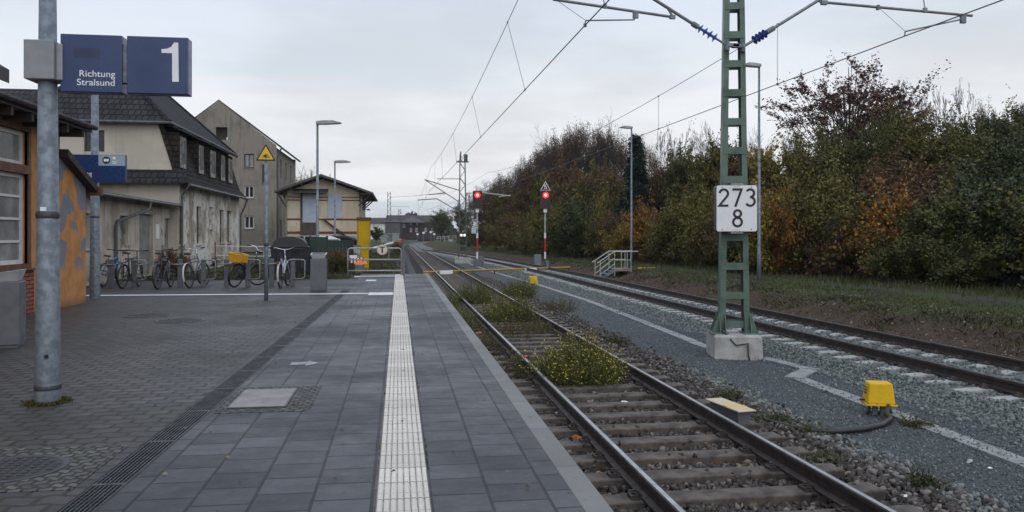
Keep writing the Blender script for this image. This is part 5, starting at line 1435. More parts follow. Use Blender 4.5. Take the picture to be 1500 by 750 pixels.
for k in range(4): mb.box(-.36 + k * .13 + .066, -.36 + (k + 1) * .13 - .001, -.038, -0.002, .06 + .01 * k, .24 + .01 * k)
mb.cb((-.2, .02, .31), (.30, .12, .12), .1); mb.build('white_stripe', WHITE, wlb)
mb = MB().add([(-.15, -.10, .02), (.15, -.16, .0), (.36, -.05, .03), (.30, .1, .12), (.0, .08, .22), (-.2, .06, .16), (.1, -.05, .16)], [(0, 1, 6), (1, 2, 6), (2, 3, 6), (3, 4, 6), (4, 5, 6), (5, 0, 6)])
mb.build('sheet', OR, wlb)
MB().box(-.34, -.30, -.03, .0, -.35, .08).box(.2, .24, -.03, 0, -.35, .08).build('leg', DARKGREY, wlb)
# barrier further away, tilted red and white boom
x, y = atD(557, 48)
bm_ = thing('boom_barrier', 'tilted red and white boom on a short post beyond the gate', 'barrier', (x + .5, y, -.05))
MB().box(-.05, .05, -.05, .05, 0, 1.1).build('post', GREYPAINT, bm_)
for k in range(6):
    a_, b_ = -1.0 + k * .32, -1.0 + (k + 1) * .32
    MB().tube((a_, -.08, 1.02 + a_ * .27), (b_, -.08, 1.02 + b_ * .27), .05, n=8).build('boom_segment', RED if k >= 4 else WHITE, bm_)
MB().cb((.60, -.12, 1.2), (.3, .05, .14)).build('red_plate', pm('faded_red', (0.42, 0.13, 0.12), None, 4, .6), bm_)
FENCEG = pm('green_fence', (0.007, 0.024, 0.018), (0.010, 0.030, 0.021), 5, .55)
def slat_fence(label, u0, u1, Yf, v_top, zb_):
    xa, d = atY(u0, Yf); xb = atY(u1, Yf)[0]; zt = zD(v_top, d)
    o = thing('green_fence', label, 'fence', ((xa + xb) / 2, Yf, zb_))
    w = xb - xa; mb = MB(); n = max(3, int(w / .14))
    for k in range(n): mb.box(-w / 2 + (k + .02) * w / n, -w / 2 + (k + .98) * w / n, -.02, .02, .05, zt - zb_)
    mb.build('slat_panel', FENCEG, o)
    for k in range(0, int(w / 1.2) + 2):
        x_ = min(-w / 2 + k * 1.2, w / 2); MB().box(x_ - .035, x_ + .035, .025, .09, -.1, zt - zb_ + .04).build('post', FENCEG, o)
    MB().box(-w / 2, w / 2, .02, .05, .2, .26).box(-w / 2, w / 2, .02, .05, zt - zb_ - .3, zt - zb_ - .24).build('rail', FENCEG, o)
slat_fence('dark green slatted fence right behind the slim litter bin', 454, 479, 30.5, 347, -.05)
slat_fence('dark green slatted fence farther back beside the yellow cabinet', 477, 517, 36.5, 352, -.05)
def car(label, u, D, v_top, rz, col):
    x, y = atD(u, D)
    o = thing('parked_car', label, 'car', (x, y, -.05), rz, 'cars parked in front of the goods shed')
    PM_ = pm('car_%d' % (col[0] * 999), col, tuple(q * .85 for q in col), 3, .25, .1, 0)
    prof = [(-2.05, .32), (2.05, .32), (2.08, .62), (1.95, .80), (1.05, .92), (-1.0, .95), (-1.85, .93), (-2.05, .75)]
    MB().prism(prof, 'x', -.84, .84).build('body', PM_, o, bevel=.06)
    cab = [(-1.75, .92), (1.0, .90), (.35, 1.42), (-.1, 1.48), (-1.0, 1.46), (-1.5, 1.30)]
    MB().prism(cab, 'x', -.70, .70).build('cabin', GLASS, o, bevel=.04)
    MB().prism([(.37, 1.41), (-.1, 1.475), (-1.0, 1.455), (-1.5, 1.30), (-1.5, 1.34), (-1.0, 1.50), (-.1, 1.52), (.40, 1.45)], 'x', -.69, .69).build('roof', PM_, o)
    mb = MB()
    for s in (-1, 1):
        for a, b in (((1.02, .92), (.36, 1.44)), ((-.35, .93), (-.35, 1.48)), ((-1.78, .93), (-1.48, 1.33))):
            mb.tube((s * .70, a[0], a[1]), (s * .69, b[0], b[1]), .045, n=6)
    mb.build('pillar', PM_, o)
    for sx in (-1, 1):
        for yy in (-1.3, 1.3):
            w = MB().tube((sx * .86, yy, .32), (sx * .66, yy, .32), .32, n=20).build('wheel', RUBBER, o); MB().tube((sx * .865, yy, .32), (sx * .84, yy, .32), .2, n=14).build('rim', CHROME, w)
        MB().cb((sx * .62, 2.06, .66), (.3, .06, .14)).build('headlight', LAMPL, o); MB().cb((sx * .66, -2.04, .74), (.26, .06, .2)).build('tail_light', RED, o)
    return o
car('silver car with pale roof parked behind the green fence, nearer the waste container', 449, 41, 343, R(62), (0.42, 0.43, 0.44))
car('dark green car parked behind the green fence in front of the shed', 487, 44, 343, R(80), (0.05, 0.085, 0.07))
# low sagging tape between thin stakes by the old house
tp = thing('barrier_tape', 'two sagging pale tapes strung between thin stakes beside the old house', 'barrier tape', (-6.6, 39, 0))
mb = MB()
for z in (1.0, .55):
    pts = [(-1.9 + 3.6 * k / 8, .2 - .5 * k / 8, z - .05 * math.sin(math.pi * k / 8)) for k in range(9)]; mb.path(pts, .016, 5)
mb.build('tape', WHITE, tp)
for k in (-1.9, 1.7): MB().tube((k, .2 - .5 * (k + 1.9) / 3.6, -.1), (k, .2 - .5 * (k + 1.9) / 3.6, 1.15), .025, n=8).build_each('stake', BROWNWOOD, tp)

# ------------------------------------------------------------------ trackside equipment
YELLOWOLD = plaster('faded_yellow', (0.70, 0.43, 0.012), (0.58, 0.345, 0.014), (0.42, 0.26, 0.03), 2.2, (0.45, 0.65), streak=0.35, patch=(0.64, 0.70))
YELLOWOLD.node_tree.nodes['Principled BSDF'].inputs['Roughness'].default_value = 0.5
def yellow_box(label, x, y, zg, rz, sc=1.0, cables=True):
    o = thing('trackside_box', label, 'junction box', (x, y, zg), rz, 'yellow trackside junction boxes')
    b = MB().add([(-.185, -.15, .17), (.185, -.15, .17), (.185, .15, .17), (-.185, .15, .17), (-.15, -.125, .455), (.15, -.125, .455), (.15, .125, .455), (-.15, .125, .455)],
                 [(0, 3, 2, 1), (4, 5, 6, 7), (0, 1, 5, 4), (1, 2, 6, 5), (2, 3, 7, 6), (3, 0, 4, 7)]).build('cover', YELLOWOLD, o, bevel=.018)
    mb = MB()
    for q in (-.18, -.06, .06, .18): mb.lathe([(.011, .172), (.011, .182), (.006, .185)], 6, (q, -.16, 0)).lathe([(.011, .172), (.011, .182), (.006, .185)], 6, (q, .16, 0))
    mb.build('bolt', GALV, b)
    MB().box(-.205, .205, -.17, .17, .145, .172).build('flange', YELLOWOLD, b, bevel=.006)
    mb = MB()
    for s in (-1, 1): mb.box(s * .05 - .03, s * .05 + .03, -.03, .03, -.25, .15)
    mb.build('stand', GALV, o)
    if cables:
        for s, x_ in ((-1, -.12), (1, .13)):
            MB().path([(x_, 0, .16), (x_ + s * .02, -.03, .05), (x_ + s * .05, -.02, -.02), (x_ + s * .09, 0, -.08)], .022, 8).build('cable', BLACK, o, smooth=True)
        mk = MB()
        for k in range(3): mk.box(-.186 + k * 0, -.178, -.05, .05, .30 + k * .04, .315 + k * .04)
        mk.cb((-.215, .02, .20), (.06, .04, .03)); mk.build('side_marks', DARKGREY, b)
    for o2 in (o,):
        o2.scale = (sc, sc, sc)
    return o
x, y = gnd(1287, 607, -.785); yellow_box('bright yellow box on short legs with black cables beside the concrete trough', x, y, -.785, R(-17), .90)
yb_x, yb_y = x, y
x, y = gnd(781, 420, -.785); yellow_box('small yellow box on short legs far along the gravel between the tracks', x, y, -.785, R(4), 1.0, False)
# wheel sensor cover lying by the rail
A = Vector((*gnd(1041, 606, -.70), -.70)); B = Vector((*gnd(1077, 626, -.70), -.70))
dirv = (B - A); L_ = dirv.length; ang = math.atan2(dirv.y, dirv.x)
mid_ = (A + B) / 2
sc_ = thing('sensor_cover', 'cream topped sensor cover with a yellow stripe lying beside the rail', 'sensor cover', (mid_.x + .10, mid_.y + .02, -.665), R(-82))
MB().prism([(-.07, -.12), (.07, -.12), (.09, .13), (-.09, .13)], 'x', -.31, .31).build('base', GREYPAINT, sc_, bevel=.01)
MB().box(-.37, .37, -.115, .115, .13, .148).build('lid', pm('cream_lid', (0.55, 0.46, 0.33), (0.48, 0.40, 0.28), 5, .4), sc_, bevel=.006)
MB().prism([(.02, -.1155), (.11, -.1155), (.19, .1155), (.10, .1155)], 'z', .1485, .151).build('stripe', YELLOW, sc_)
# thick black cable from the cover round to the yellow box
cp = [gnd(u, v, -.745) for u, v in ((1088, 606), (1105, 610), (1130, 618), (1160, 626), (1195, 631), (1230, 631), (1265, 628), (1292, 622), (1305, 614), (1306, 602), (1300, 595))]
pts = [(q[0], q[1], -.748) for q in cp[:-2]] + [(cp[8][0] + .02, cp[8][1] + .12, -.70), (yb_x + .16, yb_y + .0, -.62)]
tag(MB().path(pts, .034, 10).build('cable', BLACK, None, smooth=True), 'thick black cable looping over the gravel to the yellow box', 'cable')
# concrete cable trough
tr = thing('cable_trough', 'long concrete cable trough with flat lids running through the gravel between the tracks', 'cable trough', (6.1, 10, -.79))
def trough(pts, w=0.24):
    mb = MB()
    for (x0, y0), (x1, y1) in zip(pts[:-1], pts[1:]):
        d = Vector((x1 - x0, y1 - y0, 0)); L = d.length; d.normalize(); n_ = Vector((-d.y, d.x, 0)); k = 0.0
        while k < L - .05:
            e = min(L, k + .5 if L < 40 else k + .5)
            j = random.uniform(-.008, .008); zz = -.775 + random.uniform(-.004, .006)
            p = Vector((x0, y0, 0)) + d * (k + .008) + n_ * j; q = Vector((x0, y0, 0)) + d * (e - .008) + n_ * j
            vs = [p - n_ * w / 2, p + n_ * w / 2, q + n_ * w / 2, q - n_ * w / 2]
            mb.add([(v_.x, v_.y, zz - .10) for v_ in vs] + [(v_.x, v_.y, zz + .012) for v_ in vs], [(0, 3, 2, 1), (4, 5, 6, 7), (0, 1, 5, 4), (1, 2, 6, 5), (2, 3, 7, 6), (3, 0, 4, 7)])
            k = e
    return mb
tm = trough([(5.95, 2.5), (6.10, 7.06), (6.19, 9.3), (6.21, 11.85)])
t3 = trough([(6.12, 11.80), (6.86, 12.62)], .28); tm.add([(x, y, z + .012) for x, y, z in t3.v], t3.f)
t3 = trough([(6.82, 12.5), (6.60, 13.9)], .22); tm.add([(x, y, z + .004) for x, y, z in t3.v], t3.f)
tm.build('lid_run', TROUGH, tr, world=True, fix=True)
trough([(6.12, 15.2), (6.30, 20), (6.45, 27), (6.3, 36), (5.9, 46), (5.72, 50), (5.6, 64)]).build('lid_run', TROUGH, tr, world=True, fix=True)

# yellow beam on posts across the track at the crossing and its continuation by the steps
YBM = 46.0
xa, xb = 1.35, 10.6
cb2 = thing('cable_bridge', 'long thin yellow beam with white boxes spanning both tracks beyond the platform end', 'cable bridge', (5, YBM, -.6))
zc = -.52
MB().tube((xa, 44.8, zc - .05), (xb, 49.0, zc + .0), .065, n=8).tube((xa, 44.72, zc - .13), (4.2, 46.1, zc - .13), .03, n=6).build('beam', pm('amber_beam', (0.32, 0.19, 0.035), (0.22, 0.13, 0.028), 3, .6), cb2, world=True)
for u in (653, 777):
    xx = atY(u, 45.5 + (u - 653) / 124 * 2.2)[0]; MB().cb((xx, 44.02 + xx * .454, zc - .10), (.80, .12, .26), .43).build('white_box', WHITE, cb2, world=True)
for xx in (1.4, 5.6, 8.0, 10.5):
    yy = 44.8 + (xx - xa) / (xb - xa) * 4.2; MB().box(xx - .04, xx + .04, yy + .05, yy + .12, -1.0, zc).build_each('support_post', DARKGREY, cb2, world=True)
x0, y0 = atD(935, 44.2); x1 = atD(962, 44.2)[0]
tag(MB().box(x0, x1, y0 - .06, y0 + .06, zD(395.6, 44.2), zD(391.8, 44.2)).build('yellow_rail', YELLOW), 'short yellow beam reaching right from the metal steps over the grass', 'beam')
# metal steps with handrail
stx0, sty = gnd(872, 407, -.85)
Ds = 43.6
def S_(u): return atD(u, Ds)
RAILW = pm('pale_handrail', (0.42, 0.43, 0.42), (0.32, 0.33, 0.32), 6, .5, .15)
stp = thing('metal_steps', 'short metal steps with landing and pale tubular handrails up the earth bank', 'steps', (S_(885)[0], S_(885)[1], -.85))
def W3(u, v, dd=0.0):
    x, y = atD(u, Ds + dd); return Vector((x, y, zD(v, Ds + dd)))
y_f, y_b = S_(900)[1], S_(900)[1] + 1.1
zl = zD(393.5, Ds)
xl0, xl1 = S_(900)[0], S_(925)[0]
mb = MB().box(xl0, xl1, y_f, y_b, zl - .05, zl).box(xl0, xl1, y_f - .01, y_f + .03, zl - .14, zl - .05).box(xl0, xl1, y_b - .03, y_b + .01, zl - .14, zl - .05)
mb.build('landing', pm('landing_boards', (0.24, 0.19, 0.16), (0.18, 0.14, 0.12), 3, .8), stp, world=True)
xs0 = S_(877)[0]
nst = 3
mb = MB()
for k in range(nst):
    t0 = (k + .3) / nst; xx = xs0 + (xl0 - xs0) * t0; zz = -.88 + (zl + .88) * (k + 1) / (nst + 1)
    mb.box(xx, xx + .3, y_f + .06, y_b - .06, zz - .04, zz)
mb.build('tread', GALV, stp, world=True)
mb = MB()
for yy in (y_f, y_b - .05): mb.prism([(xs0, -.95), (xs0 + .2, -.95), (xl0, zl - .18), (xl0, zl), (xl0 - .05, zl)], 'y', yy, yy + .05)
mb.build('stringer', GALV, stp, world=True)
hr = .93
for yy in (y_f - .03, y_b + .03):
    mb = MB()
    mb.path([(xs0 - .12, yy, -.95 + hr), (xs0, yy, -.88 + hr), (xl0, yy, zl + hr), (xl1 + .4, yy, zl + hr)], .03, 8)
    mb.tube((xs0, yy, -.95 + hr * .62), (xl0, yy, zl + hr * .6), .02).tube((xl0, yy, zl + hr * .5), (xl1, yy, zl + hr * .5), .02).tube((xs0, yy, -.95 + hr * .28), (xl0, yy, zl + hr * .28), .02)
    for xx, z0, z1 in ((xs0 + .05, -1.0, -.84 + hr), (xl0, -1.0, zl + hr), (xl1, -.8, zl + hr), ((xl0 + xl1) / 2 + .25, zl, zl + hr)):
        mb.tube((xx, yy, z0), (xx, yy, z1), .026, n=8)
    mb.build('handrail', RAILW, stp, world=True)

# ------------------------------------------------------------------ overhead line masts
mx, my = 6.24, 14.35
MROT = R(-13)
ZG = -.785
ms_ = thing('lattice_mast', 'tall dark green railway mast on a concrete block with a white 273 8 board', 'railway mast', (mx, my, ZG), MROT)
MB().add([(-.44, -.52, -.3), (.44, -.52, -.3), (.44, .52, -.3), (-.44, .52, -.3), (-.42, -.5, .40), (.42, -.5, .40), (.42, .5, .40), (-.42, .5, .40), (-.38, -.46, .43), (.38, -.46, .43), (.38, .46, .43), (-.38, .46, .43)],
         [(0, 3, 2, 1), (0, 1, 5, 4), (1, 2, 6, 5), (2, 3, 7, 6), (3, 0, 4, 7), (4, 5, 9, 8), (5, 6, 10, 9), (6, 7, 11, 10), (7, 4, 8, 11), (8, 9, 10, 11)]).build('foundation', CONC, ms_)
z0m, z1m = .43, 9.3
def hw_(z): return .275 - (z - z0m) / (z1m - z0m) * .135   # half width over height
dep = .13
mb = MB()
for s in (-1, 1):
    w0, w1 = hw_(z0m), hw_(z1m)
    def plate(a0, a1, b0, b1, y0, y1):
        mb.add([(s * a0, y0, z0m), (s * a1, y0, z0m), (s * a1, y1, z0m), (s * a0, y1, z0m), (s * b0, y0, z1m), (s * b1, y0, z1m), (s * b1, y1, z1m), (s * b0, y1, z1m)], [(0, 3, 2, 1), (4, 5, 6, 7), (0, 1, 5, 4), (1, 2, 6, 5), (2, 3, 7, 6), (3, 0, 4, 7)])
    plate(w0 - .012, w0, w1 - .012, w1, -dep, dep)                     # web of the channel
    plate(w0 - .105, w0 - .012, w1 - .085, w1 - .012, -dep, -dep + .014)      # flanges
    plate(w0 - .105, w0 - .012, w1 - .085, w1 - .012, dep - .014, dep)
mb.build('leg', MASTGREEN, ms_)
mb = MB(); z = .60; k = 0
while z < z1m - .1:
    w = hw_(z) - .006
    for yy in (-dep - .010, dep): MB().box(-w, w, yy, yy + .010, z - .065, z + .065).build('batten', MASTGREEN, ms_)
    z += .54
mb = MB()
for s in (-1, 1):
    w = hw_(z0m)
    for yy in (-dep - .012, dep): mb.prism([(s * w, .45), (s * (w + .15), .45), (s * w, .85)], 'y', yy, yy + .012)
    for xx in (w - .10, w): mb.add([(s * xx, -dep, .45), (s * xx, -dep - .14, .45), (s * xx, -dep, .82), (s * (xx + .012), -dep, .45), (s * (xx + .012), -dep - .14, .45), (s * (xx + .012), -dep, .82)], [(0, 1, 2), (3, 5, 4), (0, 3, 4, 1), (1, 4, 5, 2), (2, 5, 3, 0)])
    mb.box(s * (w - .14), s * (w + .17), -dep - .17, dep + .10, .425, .452)
    for xx, yy in ((w + .12, -dep - .1), (w - .05, -dep - .12)): mb.tube((s * xx, yy, .452), (s * xx, yy, .50), .02, n=6)
mb.build('foot_plate', MASTGREEN, ms_)
MB().path([(-.28, -.30, .50), (-.20, -.36, .44), (-.14, -.52, .36), (-.05, -.53, .26), (.10, -.53, .285), (.16, -.535, .30), (.165, -.535, .10), (.19, -.54, -.02)], .013, 8).build('earth_cable', BLACK, ms_, smooth=True)
# kilometre board
bz0, bz1 = zD(339, 14.1) - ZG, zD(268.5, 14.1) - ZG
bw = .365; by_ = -dep - .34
def rrect(w0, w1, z0, z1, r, n=5):
    pts = []
    for cx, cz, a in ((w1 - r, z0 + r, -90), (w1 - r, z1 - r, 0), (w0 + r, z1 - r, 90), (w0 + r, z0 + r, 180)):
        for k in range(n + 1): t = R(a + 90 * k / n); pts.append((cx + r * math.cos(t), cz + r * math.sin(t)))
    return pts
kb = thing('kilometre_board', 'white board with black numbers 273 and 8 fixed to the green mast', 'sign', (mx, my, ZG), MROT)
kbx = -.03
MB().prism(rrect(kbx - bw, kbx + bw, bz0, bz1, .04), 'y', by_, by_ + .30).build('box', pm('board_side', (0.025, 0.025, 0.03), None, 4, .5), kb)
fcp = MB().prism(rrect(kbx - bw + .004, kbx + bw - .004, bz0 + .004, bz1 - .004, .038), 'y', by_ - .006, by_).build('face', WHITE, kb)
bh = bz1 - bz0
DH = .335
for ch_, dx_, zz_ in (('2', -.335, .535), ('7', -.10, .535), ('3', .145, .535), ('8', -.09, .09)):
    digit_strokes(MB(), ch_, kbx + dx_ + .01, bz0 + bh * zz_, DH, .125, by_ - .010, by_ - .0055).build('figure', INK, fcp)
mb = MB()
for z in (bz1 + .002, bz0 - .037): mb.box(kbx - .10, kbx + .12, by_ + .01, by_ + .05, z, z + .035).box(kbx - .10, kbx + .12, by_ + .05, by_ + .34 , z + .008, z + .026)
mb.build('bracket', RACKTUBE, kb)
mb = MB()
for q in (-.26, .26):
    for z in (bz0 + .04, bz1 - .04): mb.tube((kbx + q, by_ - .010, z), (kbx + q, by_ - .004, z), .010, n=8)
for q in range(4):
    for z in (bz0 + .03, bz1 - .03): mb.cb((kbx - .045 + q * .03, by_ - .0075, z), (.012, .003, .012))
mb.build_each('rivet', DARKGREY, fcp)

def ribs(mb, p, q, n=4, r=.088):
    p, q = Vector(p), Vector(q)
    for k in range(n):
        a = p + (q - p) * ((k + .3) / n); b_ = p + (q - p) * ((k + .62) / n)
        mb.tube(a, b_, r, r * .35, n=14)
    mb.tube(p, q, .026, n=10)
YC = 14.15
def K(u, v):
    x, d = atY(u, YC); return Vector((x, YC, zD(v, d)))
CANT = pm('cantilever_tube', (0.20, 0.21, 0.225), (0.14, 0.147, 0.16), 9, .45, .4)
def lerp(a, b, t): return a + (b - a) * t
# left arm
cl = thing('cantilever', 'overhead line bracket with blue insulator reaching left from the green mast over the nearer track', 'cantilever', (mx, my, 4.9), 0, 'overhead line cantilevers on the green mast')
m0 = K(1064, 66); e0 = K(960, 0); top = m0 + (e0 - m0) * 2.42
MB().tube(m0, lerp(m0, top, .06), .022).tube(lerp(m0, top, .17), top, .030, n=10).build('bracket_tube', CANT, cl, world=True)
mb = MB(); ribs(mb, lerp(m0, top, .06), lerp(m0, top, .17)); mb.build('insulator', INSUL, cl, world=True)
MB().tube(lerp(m0, top, .165), lerp(m0, top, .20), .05, n=10).tube(m0 + Vector((.02, 0, .06)), m0 + Vector((.02, 0, -.1)), .045, n=8).cb(m0 + Vector((.12, 0, 0)), (.22, .1, .06)).build_each('fitting', GALV, cl, world=True)
mtop = Vector((mx - .14, YC, 7.55)); MB().tube(mtop, lerp(mtop, top, .12), .02).tube(lerp(mtop, top, .26), top, .024).build('top_tie', CANT, cl, world=True)
mb = MB(); ribs(mb, lerp(mtop, top, .12), lerp(mtop, top, .26)); mb.build('insulator', INSUL, cl, world=True)
r0, r1 = K(986, 25), K(810, -1)
MB().tube(r0, r1, .026, n=10).tube(r0, lerp(m0, top, .345), .022).build('registration_tube', CANT, cl, world=True)
s0 = K(929, 29); s1 = K(858, 30)
MB().tube(K(930, 18), s0, .016).tube(s0, s1, .014).tube(s1, K(857, 38), .012).tube(K(815, 0), s1, .005, n=4).tube(K(886, 9), K(882, -10), .010).build('steady_arm', CANT, cl, world=True)
MB().cb(K(931, 22), (.10, .05, .12)).cb(K(886, 9), (.06, .05, .08)).cb(K(985, 25), (.10, .06, .07)).cb(K(857, 37), (.05, .05, .06)).build_each('clamp', GALV, cl, world=True)
# right arm
cr_ = thing('cantilever', 'overhead line bracket with blue insulator reaching right from the green mast over the farther track', 'cantilever', (mx, my, 4.9), 0, 'overhead line cantilevers on the green mast')
m0 = K(1090, 68); e0 = K(1198, 1); top2 = m0 + (e0 - m0) * 2.1
MB().tube(m0, lerp(m0, top2, .07), .022).tube(lerp(m0, top2, .16), top2, .030, n=10).build('bracket_tube', CANT, cr_, world=True)
mb = MB(); ribs(mb, lerp(m0, top2, .06), lerp(m0, top2, .145)); mb.build('insulator', INSUL, cr_, world=True)
MB().tube(lerp(m0, top2, .145), lerp(m0, top2, .19), .052, n=10).tube(m0 + Vector((-.02, 0, .06)), m0 + Vector((-.02, 0, -.1)), .045, n=8).cb(m0 + Vector((-.12, 0, 0)), (.22, .1, .06)).build_each('fitting', GALV, cr_, world=True)
mtop2 = Vector((mx + .14, YC, 7.55)); MB().tube(mtop2, lerp(mtop2, top2, .12), .02).tube(lerp(mtop2, top2, .26), top2, .024).build('top_tie', CANT, cr_, world=True)
mb = MB(); ribs(mb, lerp(mtop2, top2, .12), lerp(mtop2, top2, .26)); mb.build('insulator', INSUL, cr_, world=True)
r0, r1 = K(1203, 3), K(1424, 23)
MB().tube(r0, r1, .026, n=10).tube(r0, K(1197, 1), .022).build('registration_tube', CANT, cr_, world=True)
s0 = K(1410, 28); s1 = K(1326, 46)
MB().tube(s0, s1, .015).tube(s1, K(1325, 53), .014).tube(K(1287, 11), s1, .005, n=4).tube(K(1355, 14), K(1352, -6), .010).build('steady_arm', CANT, cr_, world=True)
MB().box(*[q for q in (K(1407, 0).x, K(1414, 0).x, YC - .03, YC + .03, K(1410, 34).z, K(1410, 21).z)]).cb(K(1355, 15), (.07, .05, .09)).cb(K(1286, 11), (.05, .06, .09)).cb(K(1207, 4), (.12, .06, .08)).build_each('clamp', GALV, cr_, world=True)

# ------------------------------------------------------------------ the further masts
def zig_mast(label, u, D, vtop, vbase_z, w0, w1, group='lattice masts along the line', arms=None, found=True):
    x, y = atD(u, D); zt = zD(vtop, D); zb_ = vbase_z; h_ = zt - zb_
    o = thing('lattice_mast', label, 'railway mast', (x, y, zb_), 0, group)
    mb = MB()
    t = max(.028, D * .00028)
    for sx in (-1, 1):
        for sy in (-1, 1): mb.tube((sx * w0 / 2, sy * w0 / 2, .2), (sx * w1 / 2, sy * w1 / 2, h_), t, n=4)
    n = max(6, int(h_ / .62))
    for k in range(n):
        z0, z1 = .3 + (h_ - .4) * k / n, .3 + (h_ - .4) * (k + 1) / n
        a, b_ = [(w0 + (w1 - w0) * z / h_) / 2 for z in (z0, z1)]
        s = 1 if k % 2 else -1
        for sy in (-1, 1):
            mb.tube((-s * a, sy * a, z0), (s * b_, sy * b_, z1), t * .7, n=4); mb.tube((sy * a, -s * a, z0), (sy * b_, s * b_, z1), t * .7, n=4)
    mb.build('lattice', MASTGREEN if D < 100 else DARKMAST, o)
    if found: MB().box(-.65, .65, -.5, .5, -.4, .42).build('foundation', CONC, o, bevel=.02)
    return o
DARKMAST = pm('far_mast', (0.06, 0.075, 0.075), None, 4, .6)
M2 = zig_mast('lattice mast with pole cap standing on a concrete block behind the left red signal', 677.5, 65.4, 226, -.75, .62, .40)
D = 65.4; x2, y2 = atD(677.5, D)
MB().box(-.5, .5, -.05, .05, zD(238, D) + .75, zD(236, D) + .75).box(.12, .42, -.03, .03, zD(236, D) + .75, zD(226, D) + .75).tube((-.15, 0, zD(238, D) + .75), (-.15, 0, zD(222, D) + .75), .05).build('top_fitting', DARKMAST, M2)
MB().cb((0, -.33, zD(344, D) + .75), (.5, .1, .42)).build('lamp_box', BLACK, M2)
PALEL = emit('pale_marker_lamp', (1.0, 0.86, 0.82), 1.0)
for s in (-1, 1): MB().tube((s * .13, -.37, zD(344.5, D) + .75), (s * .13, -.42, zD(344.5, D) + .75), .11, n=14).build('marker_lamp', PALEL, M2)
MB().box(-.2, .2, -.36, -.30, zD(367, D) + .75, zD(361, D) + .75).build('number_plate', BLACK, M2)
def W(u, v, D): x, y = atD(u, D); return Vector((x, y, zD(v, D)))
for lab, pts in (('pale thin cantilever tubes reaching right beside the left red signal', (((681, 296), (700, 281), (731, 264)), ((681, 283), (705, 282), (748, 287)), ((731, 288), (748, 286)))),
                 ('thin cantilever reaching left from the lattice mast over the nearer track', (((673, 296), (622, 263)), ((673, 279), (622, 263)), ((652, 283), (628, 285)), ((672, 310), (640, 291)), ((640, 291), (612, 293))))):
    o = thing('cantilever', lab, 'cantilever', (x2, y2, 5), 0, 'cantilevers on the second mast')
    mb = MB()
    for p in pts: mb.path([W(*q, 65.2) for q in p], .045, 6)
    mb.build('tubes', RAILW if 'pale' in lab else CANT, o, world=True)
zig_mast('distant lattice mast just right of the second mast', 685.5, 118, 282, -.75, .7, .5)
M3 = zig_mast('distant lattice mast rising left of the track above the far roofs', 570, 175, 281, -.3, .9, .6)
zig_mast('small faraway lattice mast above the brick station roof', 585.5, 265, 306, 0, 1.2, .8)
zig_mast('faraway mast between the trees right of the level crossing', 661, 235, 316, 0, .5, .4)
for u0, u1, va, vb, D in ((571, 609, 289, 287, 174), (571, 600, 302, 303, 174), (607, 652, 287, 282, 120), (640, 676, 262, 262, 66)):
    tag(MB().tube(W(u0, va, D), W(u1, vb, D), .028, n=5).build('cross_span_wire', WIRE), 'thin span wire crossing between the distant masts at image height %d' % va if False else
        {289: 'upper span wire running right from the distant left mast', 302: 'lower span wire running right from the distant left mast', 287: 'span wire over the far track left of the second mast', 262: 'level wire meeting the second mast near its top'}[va], 'wire')

# ------------------------------------------------------------------ overhead wires
def sag(p, q, s, n=14):
    p, q = Vector(p), Vector(q)
    return [p + (q - p) * (k / n) - Vector((0, 0, 4 * s * (k / n) * (1 - k / n))) for k in range(n + 1)]
c1 = K(857, 37)
def overhead(label, contact, mess, drops, rw=.011):
    o = thing('overhead_line', label, 'overhead wire', contact[1] if False else tuple(contact[0]), 0, 'overhead contact lines')
    mb = MB()
    for a, b_ in zip(contact[:-1], contact[1:]): mb.path(sag(a, b_, .03), rw, 6)
    mb.build('contact_wire', WIRE, o, world=True)
    mb = MB()
    for (a, b_, s) in mess: mb.path(sag(a, b_, s), rw * .8, 6)
    mb.build('messenger_wire', WIRE, o, world=True)
    for p, q in drops: MB().tube(p, q, .006, n=5).cb(Vector(p), (.03, .05, .05)).cb(Vector(q), (.03, .05, .06)).build('dropper', WIRE, o, world=True)
    return o
# positions read off along the span
f1 = Vector((2.45, 65.2, 5.02))
n1 = c1 + (c1 - f1) * .75
mA = Vector((2.80, 14.15, 7.20)); mB = Vector((2.6, 65.2, 7.0))
def onw(p, q, y, s=0.0):
    t = (y - p.y) / (q.y - p.y); r = p + (q - p) * t; return r - Vector((0, 0, 4 * s * t * (1 - t)))
dr1 = [(onw(mA, mB, y, .55), onw(c1, f1, y, .03)) for y in (20.4, 30.0, 40.0, 50, 58)]
g1 = Vector((2.9, 125, 5.0)); g1m = Vector((2.7, 125, 6.8)); g1c = Vector((9.0, 250, 5.0)); g1cm = Vector((9.0, 250, 6.8))
overhead('overhead contact line with droppers above the nearer track', [n1, c1, f1, g1, g1c], [(Vector((2.9, -24, 7.3)), mA, .6), (mA, mB, .55), (mB, g1m, .6), (g1m, g1cm, .7)], dr1 + [(onw(mB, g1m, y, .6), onw(f1, g1, y)) for y in (75, 90, 110)])
c2 = K(1325, 53)
f2 = Vector((7.2, 65.2, 5.0)); n2 = c2 + (c2 - f2) * .7
mA2 = Vector((c2.x, 14.15, 7.05)); mB2 = Vector((7.2, 65.2, 6.6))
g2 = Vector((3.6, 112, 5.0)); g2m = Vector((3.6, 112, 6.8))
overhead('overhead contact line with droppers above the farther track', [n2, c2, f2, g2], [(Vector((9.3, -24, 7.3)), mA2, .6), (mA2, mB2, .8), (mB2, g2m, .6)], [(onw(mA2, mB2, y, .8), onw(c2, f2, y, .03)) for y in (18.9, 27.0, 36, 45, 55)])

